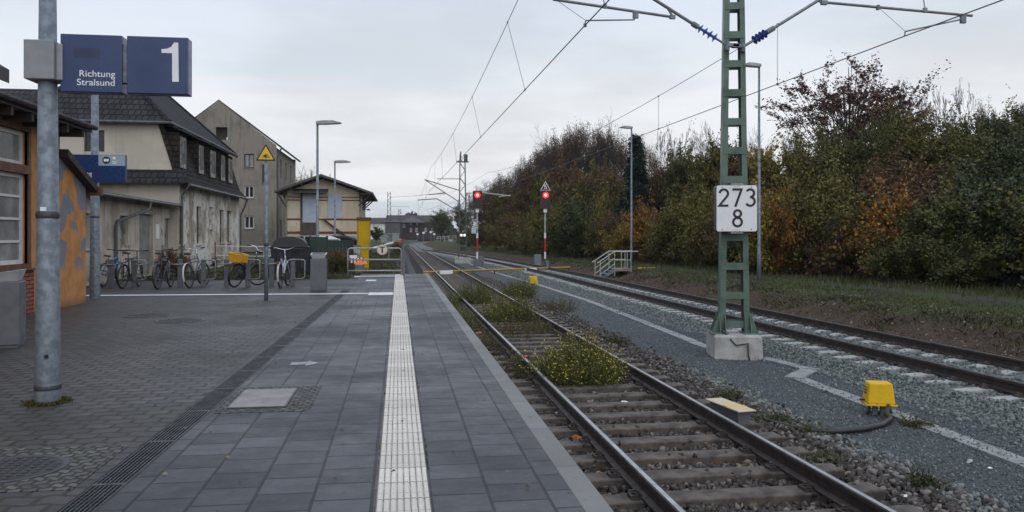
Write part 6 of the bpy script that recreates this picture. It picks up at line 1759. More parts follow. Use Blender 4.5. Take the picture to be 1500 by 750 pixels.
# ------------------------------------------------------------------ signals
REDL = emit('red_signal_lamp', (1.0, 0.02, 0.018), 2.2)
HOT = emit('red_signal_filament', (1.0, 0.30, 0.22), 2.4)
def signal(label, u, D, tri_):
    x, y = atD(u, D); zg = float(terrain(x, y)) - .02
    o = thing('railway_signal', label, 'signal', (x, y, zg), 0, 'red light signals across the tracks')
    Zv = lambda v: zD(v, D) - zg
    MB().lathe([(.06, -.2), (.06, Zv(360)), (.055, Zv(358)), (.055, Zv(300))], 14).build('post', pm('signal_post', (0.25, 0.26, 0.27), None, 6, .5, .2), o, smooth=True)
    mb = MB(); mb.lathe([(.066, Zv(379)), (.066, Zv(369))], 14).lathe([(.066, Zv(349)), (.066, Zv(341))], 14); mb.build_each('white_band', WHITE, o)
    mb = MB(); mb.lathe([(.068, Zv(368.9)), (.068, Zv(349.1))], 14); mb.build('red_band', RED, o)
    w, z0, z1 = .31, Zv(305), Zv(280.5)
    hd_ = MB().prism(rrect(-w, w, z0, z1, .03), 'y', -.20, -.06).build('signal_head', pm('signal_black', (0.010, 0.009, 0.010), None, 4, .55, 0, 0), o)
    MB().box(-w - .03, w + .03, -.205, -.195, z0 - .03, z0).box(-w - .03, w + .03, -.205, -.195, z1, z1 + .03).box(-w - .03, -w, -.205, -.195, z0, z1).box(w, w + .03, -.205, -.195, z0, z1).build('border', pm('dark_red_border', (0.12, 0.012, 0.012), None, 4, .5), hd_)
    zl_ = Zv(286)
    lm = MB().tube((0, -.20, zl_), (0, -.215, zl_), .21, n=24).build('lamp', REDL, hd_)
    MB().tube((0, -.215, zl_), (0, -.222, zl_), .115, n=20).build('lamp_core', HOT, lm)
    mb = MB(); n = 14; rr = .225; vs = []
    for k in range(n + 1):
        t = R(-10 + 200 * k / n); vs += [(rr * math.cos(t), -.20, zl_ + rr * math.sin(t)), (rr * math.cos(t), -.38, zl_ + rr * math.sin(t))]
    mb.v = vs; mb.f = [(2 * k, 2 * k + 1, 2 * k + 3, 2 * k + 2) for k in range(n)]; mb.build('hood', BLACK, hd_)
    for vv in (293, 299): MB().tube((0.0, -.20, Zv(vv)), (0, -.21, Zv(vv)), .10, n=16).build('dark_lamp', BLACK, hd_)
    MB().box(-.12, .12, -.10, -.06, Zv(311), Zv(305.8)).build('white_plate', WHITE, o)
    MB().box(-.28, .28, -.22, .20, -.25, .55).box(.08, .48, -.1, .3, -.25, .75).build('base_cabinet', GALV if tri_ else GREYPAINT, o, bevel=.02) if not tri_ else MB().box(-.75, -.3, -.2, .2, -.25, .95).box(.05, .25, -.1, .1, -.25, .5).build('base_cabinet', GALV, o, bevel=.02)
    if not tri_:
        MB().box(-.42, -.10, -.16, .04, Zv(342), Zv(334)).build('junction_box', pm('pale_blue_box', (0.42, 0.5, 0.55), None, 4, .5), o, bevel=.01); MB().tube((.0, 0, Zv(335)), (.5, 0, Zv(333.5)), .015, n=5).build('bracket', DARKGREY, o)
    else:
        zt0, zt1 = Zv(279), Zv(266.5); hh = .36
        tp_ = MB().prism([(-hh, zt0), (hh, zt0), (0.02, zt1), (-0.02, zt1)], 'y', -.16, -.13).build('speed_board', WHITE, o)
        MB().prism([(-hh + .052, zt0 + .028), (hh - .052, zt0 + .028), (0, zt1 - .05)], 'y', -.164, -.1605).build('board_field', INK, tp_)
        digit_strokes(MB(), '5', -.085, zt0 + .085, .30, .15, -.168, -.1635).build('figure', LETTER, tp_)
    return o
signal('red light signal on a red and white post beside the second lattice mast', 699, 57.9, False)
signal('red light signal topped by a triangular board with number 5', 798.5, 55.3, True)

# level crossing far away: pale road strip, fence posts, small signs
x0, D0 = atY(603, 292)[0], 292
struct('crossing_road', MB().add([(x0 + 2, 318, -.32), (x0 + 60, 322, -.28), (x0 + 60, 326, -.28), (x0 + 2, 322, -.32)], [(0, 1, 2, 3)]), pm('pale_asphalt', (0.30, 0.30, 0.30), None, .5, .7))
for u, vt, D, lab in ((620.5, 341, 270, 'pale post with white sign plate at the level crossing, leftmost'), (631, 340, 275, 'white plate on two thin posts near the level crossing'), (636, 343, 275, 'small white sign right of the two post plate'), (611.5, 343, 280, 'white topped post before the brick station')):
    x, y = atD(u, D); zt = zD(vt, D)
    o = thing('road_sign', lab, 'sign', (x, y, -.3)); MB().tube((0, 0, -.3), (0, 0, zt + .3), .09, n=6).build('post', GALV, o); MB().cb((0, -.12, zt + .3), (.75, .06, .6)).build('plate', WHITE, o)
fx0, fx1, D = 600, 690, 255
a, b_ = W(640, 347, D), W(668, 345.5, D)
fn = thing('far_railing', 'faint pale railing along the road right of the level crossing', 'railing', tuple((a + b_) / 2))
MB().tube(a, b_, .09, n=6).tube(a - Vector((0, 0, .55)), b_ - Vector((0, 0, .55)), .07, n=6).build('rail', RAILW, fn, world=True)
for k in range(6): p = lerp(a, b_, k / 5); MB().tube(p, p - Vector((0, 0, 1.6)), .07, n=5).build('post', RAILW, fn, world=True)
# litter on the ballast
def scrap(name, label, x, y, z, s, m_, rot=0.4):
    mb = MB(); n = 7
    mb.v = [(0, 0, s * .45)] + [(s * (0.7 + .3 * math.sin(k * 2.3)) * math.cos(k * 6.283 / n), s * (0.7 + .3 * math.cos(k * 1.7)) * math.sin(k * 6.283 / n), s * .16 * math.sin(k * 2.1)) for k in range(n)]
    mb.f = [(0, 1 + k, 1 + (k + 1) % n) for k in range(n)]
    o = mb.build(name, m_, None, fix=False); o.location = (x, y, z); o.rotation_euler = (0.3, .2, rot)
    return tag(o, label, 'litter')
REDLEAF = pm('red_wrapper', (0.55, 0.05, 0.03), None, 5, .5); ORLEAF = pm('orange_leaf', (0.45, 0.13, 0.03), (0.3, .08, .02), 12, .6)
for (u, v, z, s, m_, nm_, lab) in ((846, 642, -.72, .09, ORLEAF, 'fallen_leaves', 'cluster of orange fallen leaves between rail and platform'), (817, 606, -.71, .055, WHITE, 'paper_cup', 'crumpled white cup between the rail and the platform edge'), (702, 489, -.66, .12, REDLEAF, 'red_wrapper', 'bright red wrapper in the weeds beside the platform'),
                                   (771, 523, -.55, .08, REDLEAF, 'red_wrapper', 'red wrapper against the inner side of the left rail'), (915, 590, -.7, .07, WHITE, 'paper_scrap', 'white paper scrap between the rails near the flowering weed'), (1450, 686, -.77, .035, WHITE, 'paper_scrap', 'small white scrap on the gravel near the right edge'),
                                   (1327, 728, -.75, .05, WHITE, 'paper_scrap', 'white scrap by the pale stones in the right foreground'), (1420, 676, -.77, .06, CONC, 'flat_stone', 'flat pale flake on the gravel by the trough'), (880, 695, -.71, .07, pm('pink_scrap', (0.30, .17, .14), None, 5, .7), 'paper_scrap', 'pinkish scrap on a sleeper end by the platform')):
    x, y = gnd(u, v, z); scrap(nm_, lab, x, y, z, s, m_, u * .37)
# ------------------------------------------------------------------ vegetation
def leafmat(name, cols, rough=0.6, seed=0):
    m, nt, bs = nodes(name)
    g = N(nt, 'ShaderNodeNewGeometry'); oi = N(nt, 'ShaderNodeObjectInfo')
    r = N(nt, 'ShaderNodeValToRGB'); cr = r.color_ramp
    cr.elements[0].color = (*cols[0], 1); cr.elements[1].color = (*cols[-1], 1)
    for k in range(1, len(cols) - 1):
        e = cr.elements.new(k / (len(cols) - 1)); e.color = (*cols[k], 1)
    nt.links.new(g.outputs['Random Per Island'], r.inputs[0])
    n1 = noise(nt, g.outputs['Position'], 0.75, 4, 0.6)
    c = mixc(nt, rng(nt, n1, 0.40, 0.64, 0, 0.5), r.outputs[0], tuple(q * 0.45 for q in cols[0]))
    c = mixc(nt, rng(nt, oi.outputs['Random'], 0, 1, 0, 0.4, False), c, tuple(q * 0.65 for q in cols[len(cols) // 2]))
    nt.links.new(c, bs.inputs['Base Color']); bs.inputs['Roughness'].default_value = rough
    bs.inputs['Specular IOR Level'].default_value = 0.2
    return m
BARK = pm('bark', (0.060, 0.050, 0.043), (0.035, 0.029, 0.025), 9, .9, 0, .4)
TWIG = pm('twigs', (0.042, 0.034, 0.032), (0.026, 0.021, 0.020), 3, .9, 0, 0)
PALEBARK = pm('pale_bark', (0.050, 0.042, 0.038), (0.032, 0.027, 0.025), 9, .9, 0, .3)
L_GREEN = leafmat('leaves_green', [(0.038, 0.048, 0.014), (0.076, 0.082, 0.021), (0.150, 0.132, 0.036)])
L_DARK = leafmat('leaves_dark', [(0.022, 0.032, 0.013), (0.044, 0.058, 0.020), (0.078, 0.088, 0.032)])
L_OLIVE = leafmat('leaves_olive', [(0.056, 0.058, 0.016), (0.118, 0.106, 0.025), (0.220, 0.172, 0.040)])
L_BROWN = leafmat('leaves_brown', [(0.060, 0.036, 0.020), (0.105, 0.062, 0.030), (0.190, 0.115, 0.050)])
L_ORANGE = leafmat('leaves_orange', [(0.090, 0.052, 0.016), (0.210, 0.100, 0.020), (0.420, 0.200, 0.038)])
L_YELLOW = leafmat('leaves_yellow', [(0.090, 0.080, 0.016), (0.215, 0.160, 0.026), (0.360, 0.250, 0.040)])
L_RED = leafmat('leaves_red_brown', [(0.056, 0.028, 0.026), (0.096, 0.047, 0.042), (0.175, 0.074, 0.052)])
L_FIR = leafmat('needles', [(0.008, 0.020, 0.018), (0.015, 0.031, 0.026), (0.023, 0.042, 0.034)])

def rand_dirs(n):
    d = RNG.normal(size=(n, 3)); return d / np.linalg.norm(d, axis=1)[:, None]
def leaf_quads(P, size, flat=0.0, aspect=0.62):
    """one bent leaf (two triangles sharing an edge -> one quad) at each point"""
    n = len(P)
    a = rand_dirs(n); a[:, 2] *= (1 - flat); a /= np.linalg.norm(a, axis=1)[:, None]
    b = rand_dirs(n); b -= a * np.sum(a * b, 1)[:, None]; b /= np.linalg.norm(b, axis=1)[:, None]
    s = (RNG.uniform(.6, 1.4, n) * size)[:, None]
    V = np.stack([P - a * s, P + b * s * aspect, P + a * s, P - b * s * aspect], 1)
    V[:, 2, 2] -= s[:, 0] * .25
    return V.reshape(-1, 3), np.arange(n * 4).reshape(n, 4)
def crown_points(n, rx, rz, clumps, spread, shell=0.55, low=0.0):
    """points in leaf clumps scattered through a lumpy crown (unit base at z=0, top z=2rz)"""
    d = rand_dirs(clumps); r = (shell + (1 - shell) * RNG.uniform(0, 1, clumps)) * RNG.uniform(.72, 1.1, clumps)
    cc = d * r[:, None] * np.array([rx, rx, rz]); cc[:, 2] += rz
    k = RNG.integers(0, clumps, n); sp = RNG.uniform(.5, 1.3, clumps)[k][:, None] * spread
    out = d[k] * np.array([1, 1, .55]) + np.array([0, 0, .35]) + np.clip(RNG.normal(size=(clumps, 3)), -1.3, 1.3)[k] * .45
    p = cc[k] + out * np.clip(RNG.normal(size=(n, 1)), -1.7, 1.7) * sp * 1.5 + RNG.normal(size=(n, 3)) * sp * .48
    far = RNG.uniform(0, 1, n) < .05
    p[far] += out[far] * RNG.uniform(0, 1, (int(far.sum()), 1)) * sp[far] * 1.8
    p[:, 2] = np.maximum(p[:, 2], low)
    return p, cc
def tubes_np(segs, n=4):
    V, F = [], []
    for (p, q, r0, r1) in segs:
        d = q - p; L = np.linalg.norm(d)
        if L < 1e-6: continue
        d = d / L; a = np.array([0, 0, 1.]) if abs(d[2]) < .9 else np.array([1., 0, 0]); x = np.cross(d, a); x /= np.linalg.norm(x); y = np.cross(d, x)
        b = len(V)
        for c, r in ((p, r0), (q, r1)):
            for k in range(n): t = 2 * math.pi * k / n; V.append(c + x * r * math.cos(t) + y * r * math.sin(t))
        for k in range(n): F.append((b + k, b + (k + 1) % n, b + n + (k + 1) % n, b + n + k))
    return np.array(V), np.array(F)
def branches(h, r0, levels, spread, upright, kids, first=.25, ratio=.62, droop=0.0):
    """recursive bare branching; returns (limbs, twigs)"""
    limbs, twigs, tips = [], [], []
    def grow(p, d, L, r, lev):
        n = 4 if lev < 2 else 3; q = p
        nodes_ = []
        for k in range(n):
            d = d + RNG.normal(size=3) * (.05 if lev == 0 else .14) + np.array([0, 0, upright * .12 - droop * .05]); d /= np.linalg.norm(d)
            e = q + d * L / n; ra, rb = r * (1 - k / n * .55), r * (1 - (k + 1) / n * .55)
            (limbs if lev < 2 else twigs).append((q, e, max(ra, .017), max(rb, .012))); q = e; nodes_.append((q, d, rb))
        if lev >= levels: tips.append(q); return
        m_ = kids[min(lev, len(kids) - 1)]
        for j in range(m_):
            t = first + (1 - first) * (j + RNG.uniform(.1, .9)) / m_ if lev == 0 else RNG.uniform(.25, 1)
            i = min(n - 1, int(t * n)); b, bd, br = nodes_[i]
            ax_ = rand_dirs(1)[0]; ax_ -= bd * ax_.dot(bd); ax_ /= np.linalg.norm(ax_)
            nd = bd * math.cos(spread) + ax_ * math.sin(spread) + np.array([0, 0, upright * .3]); nd /= np.linalg.norm(nd)
            grow(b, nd, L * ratio * RNG.uniform(.7, 1.15), br * .62, lev + 1)
    grow(np.zeros(3), np.array([0, 0, 1.]), h, r0, 0)
    return limbs, twigs, np.array(tips)
def place(o, x, y, z, s=(1, 1, 1), rz=0.0):
    o.location = (x, y, z); o.rotation_euler = (0, 0, rz); o.scale = s
    return o
LIB = {}
def lib_bush(key, mat_, n, rx, rz, clumps, spread, size, seed_stems=7, bark=BARK):
    o = bpy.data.objects.new('shrub', None)
    p, cc = crown_points(n, rx, rz, clumps, spread, .35, .02)
    v, f = leaf_quads(p, size)
    fo = npmesh('foliage', v, f, mat_, o)
    segs = []
    for k in range(seed_stems):
        t = cc[RNG.integers(0, len(cc))]; b = np.array([*RNG.normal(size=2) * rx * .12, -.15])
        m_ = (b + t) / 2 + RNG.normal(size=3) * .12 * rx; segs += [(b, m_, .03, .022), (m_, t, .022, .008)]
    for k in range(40):
        t = cc[RNG.integers(0, len(cc))]; e = t + rand_dirs(1)[0] * np.array([1, 1, .8]) * rx * .35 + np.array([0, 0, .25 * rz]); segs.append((t, e, .008, .004))
    v, f = tubes_np(segs, 4); npmesh('stems', v, f, bark, o)
    LIB[key] = o
def lib_tree(key, mat_, n, h, rx, rz, clumps, spread, size, bark=BARK, trunk_r=.16):
    o = bpy.data.objects.new('tree', None)
    p, cc = crown_points(n, rx, rz, clumps, spread, .45)
    z0 = h - 2 * rz; p[:, 2] += z0; cc[:, 2] += z0
    v, f = leaf_quads(p, size); npmesh('crown', v, f, mat_, o)
    segs = [(np.array([0, 0, -.3]), np.array([.05, 0, z0 * .6]), trunk_r, trunk_r * .8), (np.array([.05, 0, z0 * .6]), np.array([0, .05, z0 + rz * .8]), trunk_r * .8, trunk_r * .4), (np.array([0, .05, z0 + rz * .8]), np.array([0, 0, h * .95]), trunk_r * .4, .015)]
    for k in range(min(len(cc), 140)):
        b = np.array([0, 0, z0 * .6 + RNG.uniform(0, rz * 1.3)]); m_ = (b + cc[k]) / 2 + np.array([0, 0, -.2]); segs += [(b, m_, trunk_r * .32, trunk_r * .18), (m_, cc[k], trunk_r * .18, .012)]
    v, f = tubes_np(segs, 5); npmesh('trunk', v, f, bark, o)
    LIB[key] = o
def lib_bare(key, h, r0, levels, spread, upright, kids, bark=BARK, twig=TWIG, first=.25, ratio=.62, leaf=None, nl=0, ls=.1, clump=.25, droop=0):
    o = bpy.data.objects.new('tree', None)
    li, tw, tips = branches(h * .72, r0, levels, spread, upright, kids, first, ratio, droop)
    zmax = max(q[1][2] for q in li + tw); s = h / zmax
    sc_ = lambda L_: [(a * s, b * s, ra * s, rb * s) for a, b, ra, rb in L_]
    v, f = tubes_np(sc_(li), 5); npmesh('trunk', v, f, bark, o)
    v, f = tubes_np(sc_(tw), 3); npmesh('twigs', v, f, twig, o)
    if leaf is not None:
        k = RNG.integers(0, len(tips), nl); p = tips[k] * s + RNG.normal(size=(nl, 3)) * clump
        v, f = leaf_quads(p, ls); npmesh('crown', v, f, leaf, o)
    LIB[key] = o
lib_bush('green_a', L_GREEN, 15600, 1.5, 1.3, 60, .30, .064); lib_bush('green_b', L_DARK, 16800, 1.6, 1.5, 66, .30, .064)
lib_bush('olive_a', L_OLIVE, 15600, 1.5, 1.4, 55, .32, .064); lib_bush('olive_b', L_OLIVE, 12600, 1.4, 1.7, 46, .30, .064)
lib_bush('brown_a', L_BROWN, 10800, 1.5, 1.5, 55, .30, .064); lib_bush('brown_b', L_BROWN, 8400, 1.4, 1.7, 50, .28, .064)
lib_bush('orange', L_ORANGE, 9600, 1.3, 1.3, 42, .27, .064); lib_bush('yellow', L_YELLOW, 10800, 1.4, 1.4, 48, .28, .064)
lib_tree('t_olive', L_OLIVE, 19500, 8, 2.3, 3.1, 80, .36, .088); lib_tree('t_green', L_GREEN, 19500, 8, 2.4, 3.2, 80, .36, .088)
lib_tree('t_brown', L_BROWN, 15000, 8, 2.2, 3.1, 80, .34, .088); lib_tree('t_dark', L_DARK, 21000, 8, 2.5, 3.4, 85, .38, .088)
lib_tree('t_yellow', L_YELLOW, 12600, 7, 2.1, 2.8, 70, .34, .088)
lib_bare('b_wide', 13, .22, 5, R(36), .38, [10, 6, 5, 4, 2], first=.20, ratio=.60)
lib_bare('b_mid', 11, .17, 5, R(32), .5, [9, 6, 5, 3, 2], first=.16, ratio=.57)
lib_bare('b_thin', 10, .09, 4, R(24), .9, [10, 5, 4, 2], PALEBARK, PALEBARK, first=.25, ratio=.45)
lib_bare('b_brownleaf', 11, .18, 4, R(36), .4, [10, 7, 5, 3], first=.14, ratio=.57, leaf=L_BROWN, nl=7000, ls=.075, clump=.26)
lib_bare('b_red', 12.5, .2, 4, R(42), .34, [11, 7, 5, 4], first=.30, ratio=.60, leaf=L_RED, nl=13000, ls=.10, clump=.17)
lib_tree('t_red', L_RED, 17000, 12, 3.7, 3.5, 170, .27, .066, trunk_r=.12)
# fir
fo_ = bpy.data.objects.new('tree', None); segs = []; pts = []
for k in range(300):
    z = RNG.uniform(.04, 1) * 10; w = (1 - z / 10.3) * 2.2 * RNG.uniform(.6, 1.1) + .12; t = RNG.uniform(0, 6.283)
    m_ = int(20 + 26 * w); q = np.sqrt(RNG.uniform(0.05, 1, m_)) * w
    pts.append(np.stack([q * np.cos(t) + RNG.normal(size=m_) * .13, q * np.sin(t) + RNG.normal(size=m_) * .13, z - q * .38 + RNG.normal(size=m_) * .10], -1))
v, f = leaf_quads(np.concatenate(pts), .12, .3, .4); npmesh('crown', v, f, L_FIR, fo_)
v, f = tubes_np([(np.array([0, 0, -.3]), np.array([0, 0, 10.1]), .16, .02)], 6); npmesh('trunk', v, f, BARK, fo_)
LIB['fir'] = fo_
for o in LIB.values(): pass

def inst(key, name, label, cat, u, D, vtop, wid_px=None, group=None, h_ref=None, zoff=-.1):
    src = LIB[key]
    H0 = HH[key]
    W0 = HW[key]
    x, y = atD(u, D); zb_ = float(terrain(x, y)) + zoff; zt = zD(vtop, D)
    s = max(.2, (zt - zb_) / H0)
    sw = s if wid_px is None else (wid_px * D / FPX) / W0
    o = copy_tree(src); o.name = name
    place(o, x, y, zb_, (sw, sw * random.uniform(.9, 1.15), s), random.uniform(0, 6.28))
    tag(o, label, cat, group)
    return o
HW = {}; HH = {}
for k_, o_ in LIB.items():
    vs_ = []
    for c in o_.children:
        a = np.empty(len(c.data.vertices) * 3, np.float32); c.data.vertices.foreach_get('co', a); vs_.append(a.reshape(-1, 3))
    a = np.concatenate(vs_); HH[k_] = float(np.percentile(a[:, 2], 99.75 if k_[:2] != 'b_' else 99.97))
    HW[k_] = 2 * float(np.percentile(np.abs(a[:, :2]), 96))
# individually recognisable trees
TREES = [
 ('t_red', 'tree', 'tall airy tree with dark red leaves against the sky, right of the green mast', 'tree', 1243, 55, 88, 168),
 ('b_wide', 'tree', 'widest bare tree with rounded dark crown, tallest of the wood behind the triangular signal', 'tree', 868, 93, 168, 95),
 ('b_wide', 'tree', 'broad bare brown tree left of the tallest one, above the right signal', 'tree', 822, 98, 180, 75),
 ('fir', 'conifer', 'dark bluish conifer behind the lamp post by the metal steps', 'tree', 931, 60, 200, 62),
 ('b_brownleaf', 'tree', 'narrow red brown tree top directly behind the dark conifer', 'tree', 936, 88, 192, 40),
 ('b_thin', 'tree', 'bare pale stemmed tree just right of the dark conifer', 'tree', 968, 78, 180, 34),
 ('b_thin', 'tree', 'bare thin tree left of the green mast, second from the conifer', 'tree', 994, 74, 176, 36),
 ('b_mid', 'tree', 'bare branching tree close left of the green mast', 'tree', 1022, 72, 178, 50),
 ('b_mid', 'tree', 'bare grey tree seen through and just right of the green mast', 'tree', 1100, 68, 188, 50),
 ('b_brownleaf', 'tree', 'dark brown narrow tree left of the airy red tree', 'tree', 1163, 62, 184, 42),
 ('b_thin', 'tree', 'leftmost of the three bare poplars right of the airy red tree', 'tree', 1352, 56, 128, 36),
 ('b_thin', 'tree', 'middle one of the three bare poplars right of the airy red tree', 'tree', 1390, 57, 112, 40),
 ('b_thin', 'tree', 'rightmost of the three bare poplars right of the airy red tree', 'tree', 1416, 58, 118, 40),
 ('b_brownleaf', 'tree', 'small dark leaved tree on the skyline right of the poplars', 'tree', 1440, 50, 140, 36),
 ('t_red', 'tree', 'lower dark red tree joining the airy red tree on its right', 'tree', 1318, 55, 122, 70),
 ('t_green', 'tree', 'dark round tree left of the second lattice mast by the level crossing', 'tree', 647, 215, 306, 26),
 ('t_dark', 'tree', 'rounded dark green bush before the pale apartment block', 'tree', 551, 165, 332, 19),
 ('b_mid', 'tree', 'bare tree with yellow leaves at its foot between gabled house and goods shed', 'tree', 455, 92, 243, 50),
 ('b_mid', 'tree', 'bare bush tree on the skyline behind the goods shed', 'tree', 442, 96, 250, 30),
 ('t_yellow', 'tree', 'small yellowing tree beside the gabled house above the goods shed eave', 'tree', 427, 88, 252, 24),
]
for key, name, lab, cat, u, D, vt, w in TREES: inst(key, name, lab, cat, u, D, vt, w)
random.seed(77)
for (u, D, vt, w) in ((700, 150, 279, 34), (716, 138, 268, 36), (733, 126, 256, 40), (748, 118, 247, 44), (764, 112, 238, 44), (781, 106, 226, 46), (797, 103, 212, 50), (812, 100, 198, 52), (836, 99, 182, 60), (852, 98, 178, 60), (884, 96, 180, 60), (900, 92, 192, 50), (812, 92, 216, 56), (842, 90, 205, 60), (872, 90, 200, 60), (792, 96, 232, 50), (768, 102, 250, 48)):
    inst('b_mid', 'tree', 'bare dark twigged tree in the mixed wood along the slope', 'tree', u, D, vt, w, 'bare trees of the slope wood')
for (u, D, vt, w) in ((826, 96, 184, 56), (848, 95, 176, 60), (872, 94, 176, 62), (894, 92, 184, 50), (806, 101, 206, 48), (785, 107, 222, 44), (762, 114, 240, 42), (741, 123, 254, 40)):
    inst('b_brownleaf', 'tree', 'brown leaved tree in the mixed wood along the slope left of the conifer', 'tree', u, D, vt, w, 'brown trees of the slope wood')
# wood on the slope: bare and brown trees thinning to the left
for (u, D, vt, w, key) in ((790, 104, 212, 46, 'b_mid'), (772, 112, 228, 40, 'b_brownleaf'), (752, 122, 238, 40, 'b_mid'), (735, 132, 250, 36, 'b_brownleaf'), (718, 142, 262, 34, 'b_mid'), (703, 152, 272, 30, 'b_brownleaf'), (690, 165, 284, 28, 'b_mid'), (675, 185, 298, 26, 't_brown'),
                           (803, 100, 200, 40, 'b_brownleaf'), (845, 97, 186, 45, 'b_mid'), (893, 90, 196, 40, 'b_mid'), (908, 86, 205, 34, 'b_brownleaf'), (952, 82, 208, 34, 'b_brownleaf'), (760, 108, 252, 44, 'b_mid'), (780, 98, 238, 44, 't_brown'), (830, 88, 225, 50, 't_brown'), (728, 128, 270, 36, 't_brown'), (1060, 66, 200, 44, 'b_mid')):
    brown = key in ('b_brownleaf', 't_brown')
    inst(key, 'tree', 'brown leaved tree in the mixed wood along the slope left of the conifer' if brown else 'bare dark twigged tree in the mixed wood along the slope', 'tree', u, D, vt, w,
         'brown trees of the slope wood' if brown else 'bare trees of the slope wood')
# middle storey: leafy trees and tall shrubs
MID = [(1580, 33, 190, 120, 't_green'), (1660, 30, 190, 130, 't_olive'), (1740, 28, 190, 140, 't_dark'), (1480, 36, 200, 110, 't_dark'), (1440, 40, 192, 90, 't_green'), (1400, 42, 194, 90, 't_olive'), (1355, 43, 182, 95, 't_olive'), (1310, 44, 158, 90, 't_olive'), (1285, 42, 168, 60, 't_green'), (1255, 44, 203, 90, 't_green'), (1210, 46, 205, 80, 't_olive'), (1170, 48, 208, 80, 't_olive'), (1130, 50, 208, 76, 't_yellow'),
       (1085, 54, 205, 70, 't_brown'), (1045, 56, 208, 64, 't_olive'), (1005, 60, 212, 60, 't_green'), (978, 64, 222, 50, 't_brown'), (893, 72, 235, 45, 't_brown'), (870, 76, 240, 52, 't_olive'), (838, 82, 248, 48, 't_brown'), (805, 88, 255, 48, 't_olive'), (775, 96, 262, 44, 't_brown'), (745, 106, 275, 40, 't_olive'), (715, 122, 288, 38, 't_brown'), (1380, 48, 174, 80, 't_green'), (1500, 34, 217, 90, 't_dark'), (1460, 44, 174, 70, 't_dark'), (1505, 62, 158, 70, 't_dark'), (1330, 40, 213, 80, 't_brown'), (1500, 45, 164, 90, 't_green'), (1475, 50, 162, 80, 't_olive'), (1420, 46, 172, 80, 't_green'), (1210, 50, 190, 80, 't_green'), (1060, 55, 200, 70, 't_olive'), (940, 66, 240, 50, 't_olive'), (1420, 37, 237, 80, 't_green')]
NM = {'t_yellow': ('yellowing', None), 't_dark': ('dark green', 'dark green trees at the right end of the thicket'), 't_green': ('green', 'green trees of the thicket'), 't_olive': ('olive yellow', 'olive trees of the thicket'), 't_brown': ('rusty brown', 'brown trees of the thicket')}
for u, D, vt, w, key in MID:
    c_, g_ = NM[key]
    inst(key, 'tree', '%s leafy tree standing in the dense thicket behind the grass bank' % c_, 'tree', u, D, vt, w, g_)
# front row shrubs
FR = [(1640, 22, 250, 150, 'green_b'), (1570, 24.5, 255, 140, 'olive_a'), (1720, 21, 240, 160, 'brown_a'), (1490, 27, 262, 130, 'green_b'), (1440, 28, 285, 120, 'green_a'), (1385, 29.5, 290, 110, 'green_a'), (1335, 31, 280, 100, 'brown_a'), (1250, 33, 280, 95, 'olive_b'), (1300, 31, 265, 80, 'orange'), (1200, 35, 262, 90, 'olive_b'), (1160, 36, 300, 80, 'green_b'), (1125, 36, 272, 75, 'yellow'), (1150, 35, 280, 50, 'orange'), (1080, 41, 300, 75, 'brown_a'),
      (1045, 43, 290, 70, 'olive_a'), (1010, 46, 280, 64, 'olive_b'), (1020, 52, 268, 62, 'green_a'), (985, 49, 300, 60, 'olive_a'), (945, 52, 290, 45, 'orange'), (960, 54, 310, 46, 'brown_a'), (912, 55, 322, 46, 'yellow'), (905, 58, 300, 50, 'brown_b'), (880, 60, 300, 50, 'olive_a'), (850, 64, 298, 50, 'green_b'), (825, 67, 302, 48, 'green_a'), (800, 72, 300, 46, 'olive_b'), (775, 78, 308, 44, 'olive_a'), (750, 86, 312, 42, 'brown_a'), (728, 96, 318, 38, 'olive_b'), (708, 108, 322, 34, 'brown_b'), (690, 125, 328, 30, 'olive_a'),
      (1460, 31, 235, 110, 'green_b'), (1410, 34, 250, 100, 'olive_a'), (1360, 36, 245, 100, 'brown_b'), (1300, 38, 238, 95, 'brown_a'), (1225, 40, 240, 85, 'olive_a'), (1180, 43, 240, 80, 'olive_b'), (1105, 47, 258, 70, 'brown_b'), (1060, 50, 255, 66, 'olive_a'), (890, 68, 270, 55, 'olive_a'), (855, 73, 275, 52, 'green_a'), (815, 80, 282, 50, 'olive_a'), (870, 64, 322, 46, 'green_b'), (1320, 29, 340, 80, 'green_a'), (1405, 26.5, 345, 90, 'green_a'), (1215, 33, 345, 60, 'brown_b'), (1090, 38, 345, 60, 'green_b')]
NF = {'green_a': 'mid green', 'green_b': 'very dark green', 'olive_a': 'olive', 'olive_b': 'olive', 'brown_a': 'brown', 'brown_b': 'brown'}
for u, D, vt, w, key in FR:
    if key == 'orange': lab = {1300: 'large orange brown shrub in the front row right of the airy red tree', 1150: 'orange shrub just right of the kilometre board', 945: 'small orange shrub beside the lamp post at the metal steps'}[u]; g_ = None
    elif key == 'yellow': lab = {1125: 'yellow autumn shrub between green mast and the right lamp post', 912: 'yellowish low shrub left of the lamp post at the metal steps'}[u]; g_ = None
    else: lab = '%s shrub in the front row of the thicket along the grass bank' % NF[key]; g_ = NF[key] + ' shrubs of the front row'
    inst(key, 'shrub', lab, 'shrub', u, D, vt, w, g_)
random.seed(31)
for (u, D, vt, w) in ((1430, 27.5, 325, 44), (1325, 30.5, 318, 40), (1222, 32.5, 312, 40), (1182, 34.5, 318, 36), (1028, 43, 322, 32), (962, 50, 330, 28), (862, 62, 332, 26)):
    inst('b_thin', 'shrub', 'leafless thin stemmed shrub in front of the thicket along the grass bank', 'shrub', u, D, vt, w, 'leafless shrubs before the thicket')
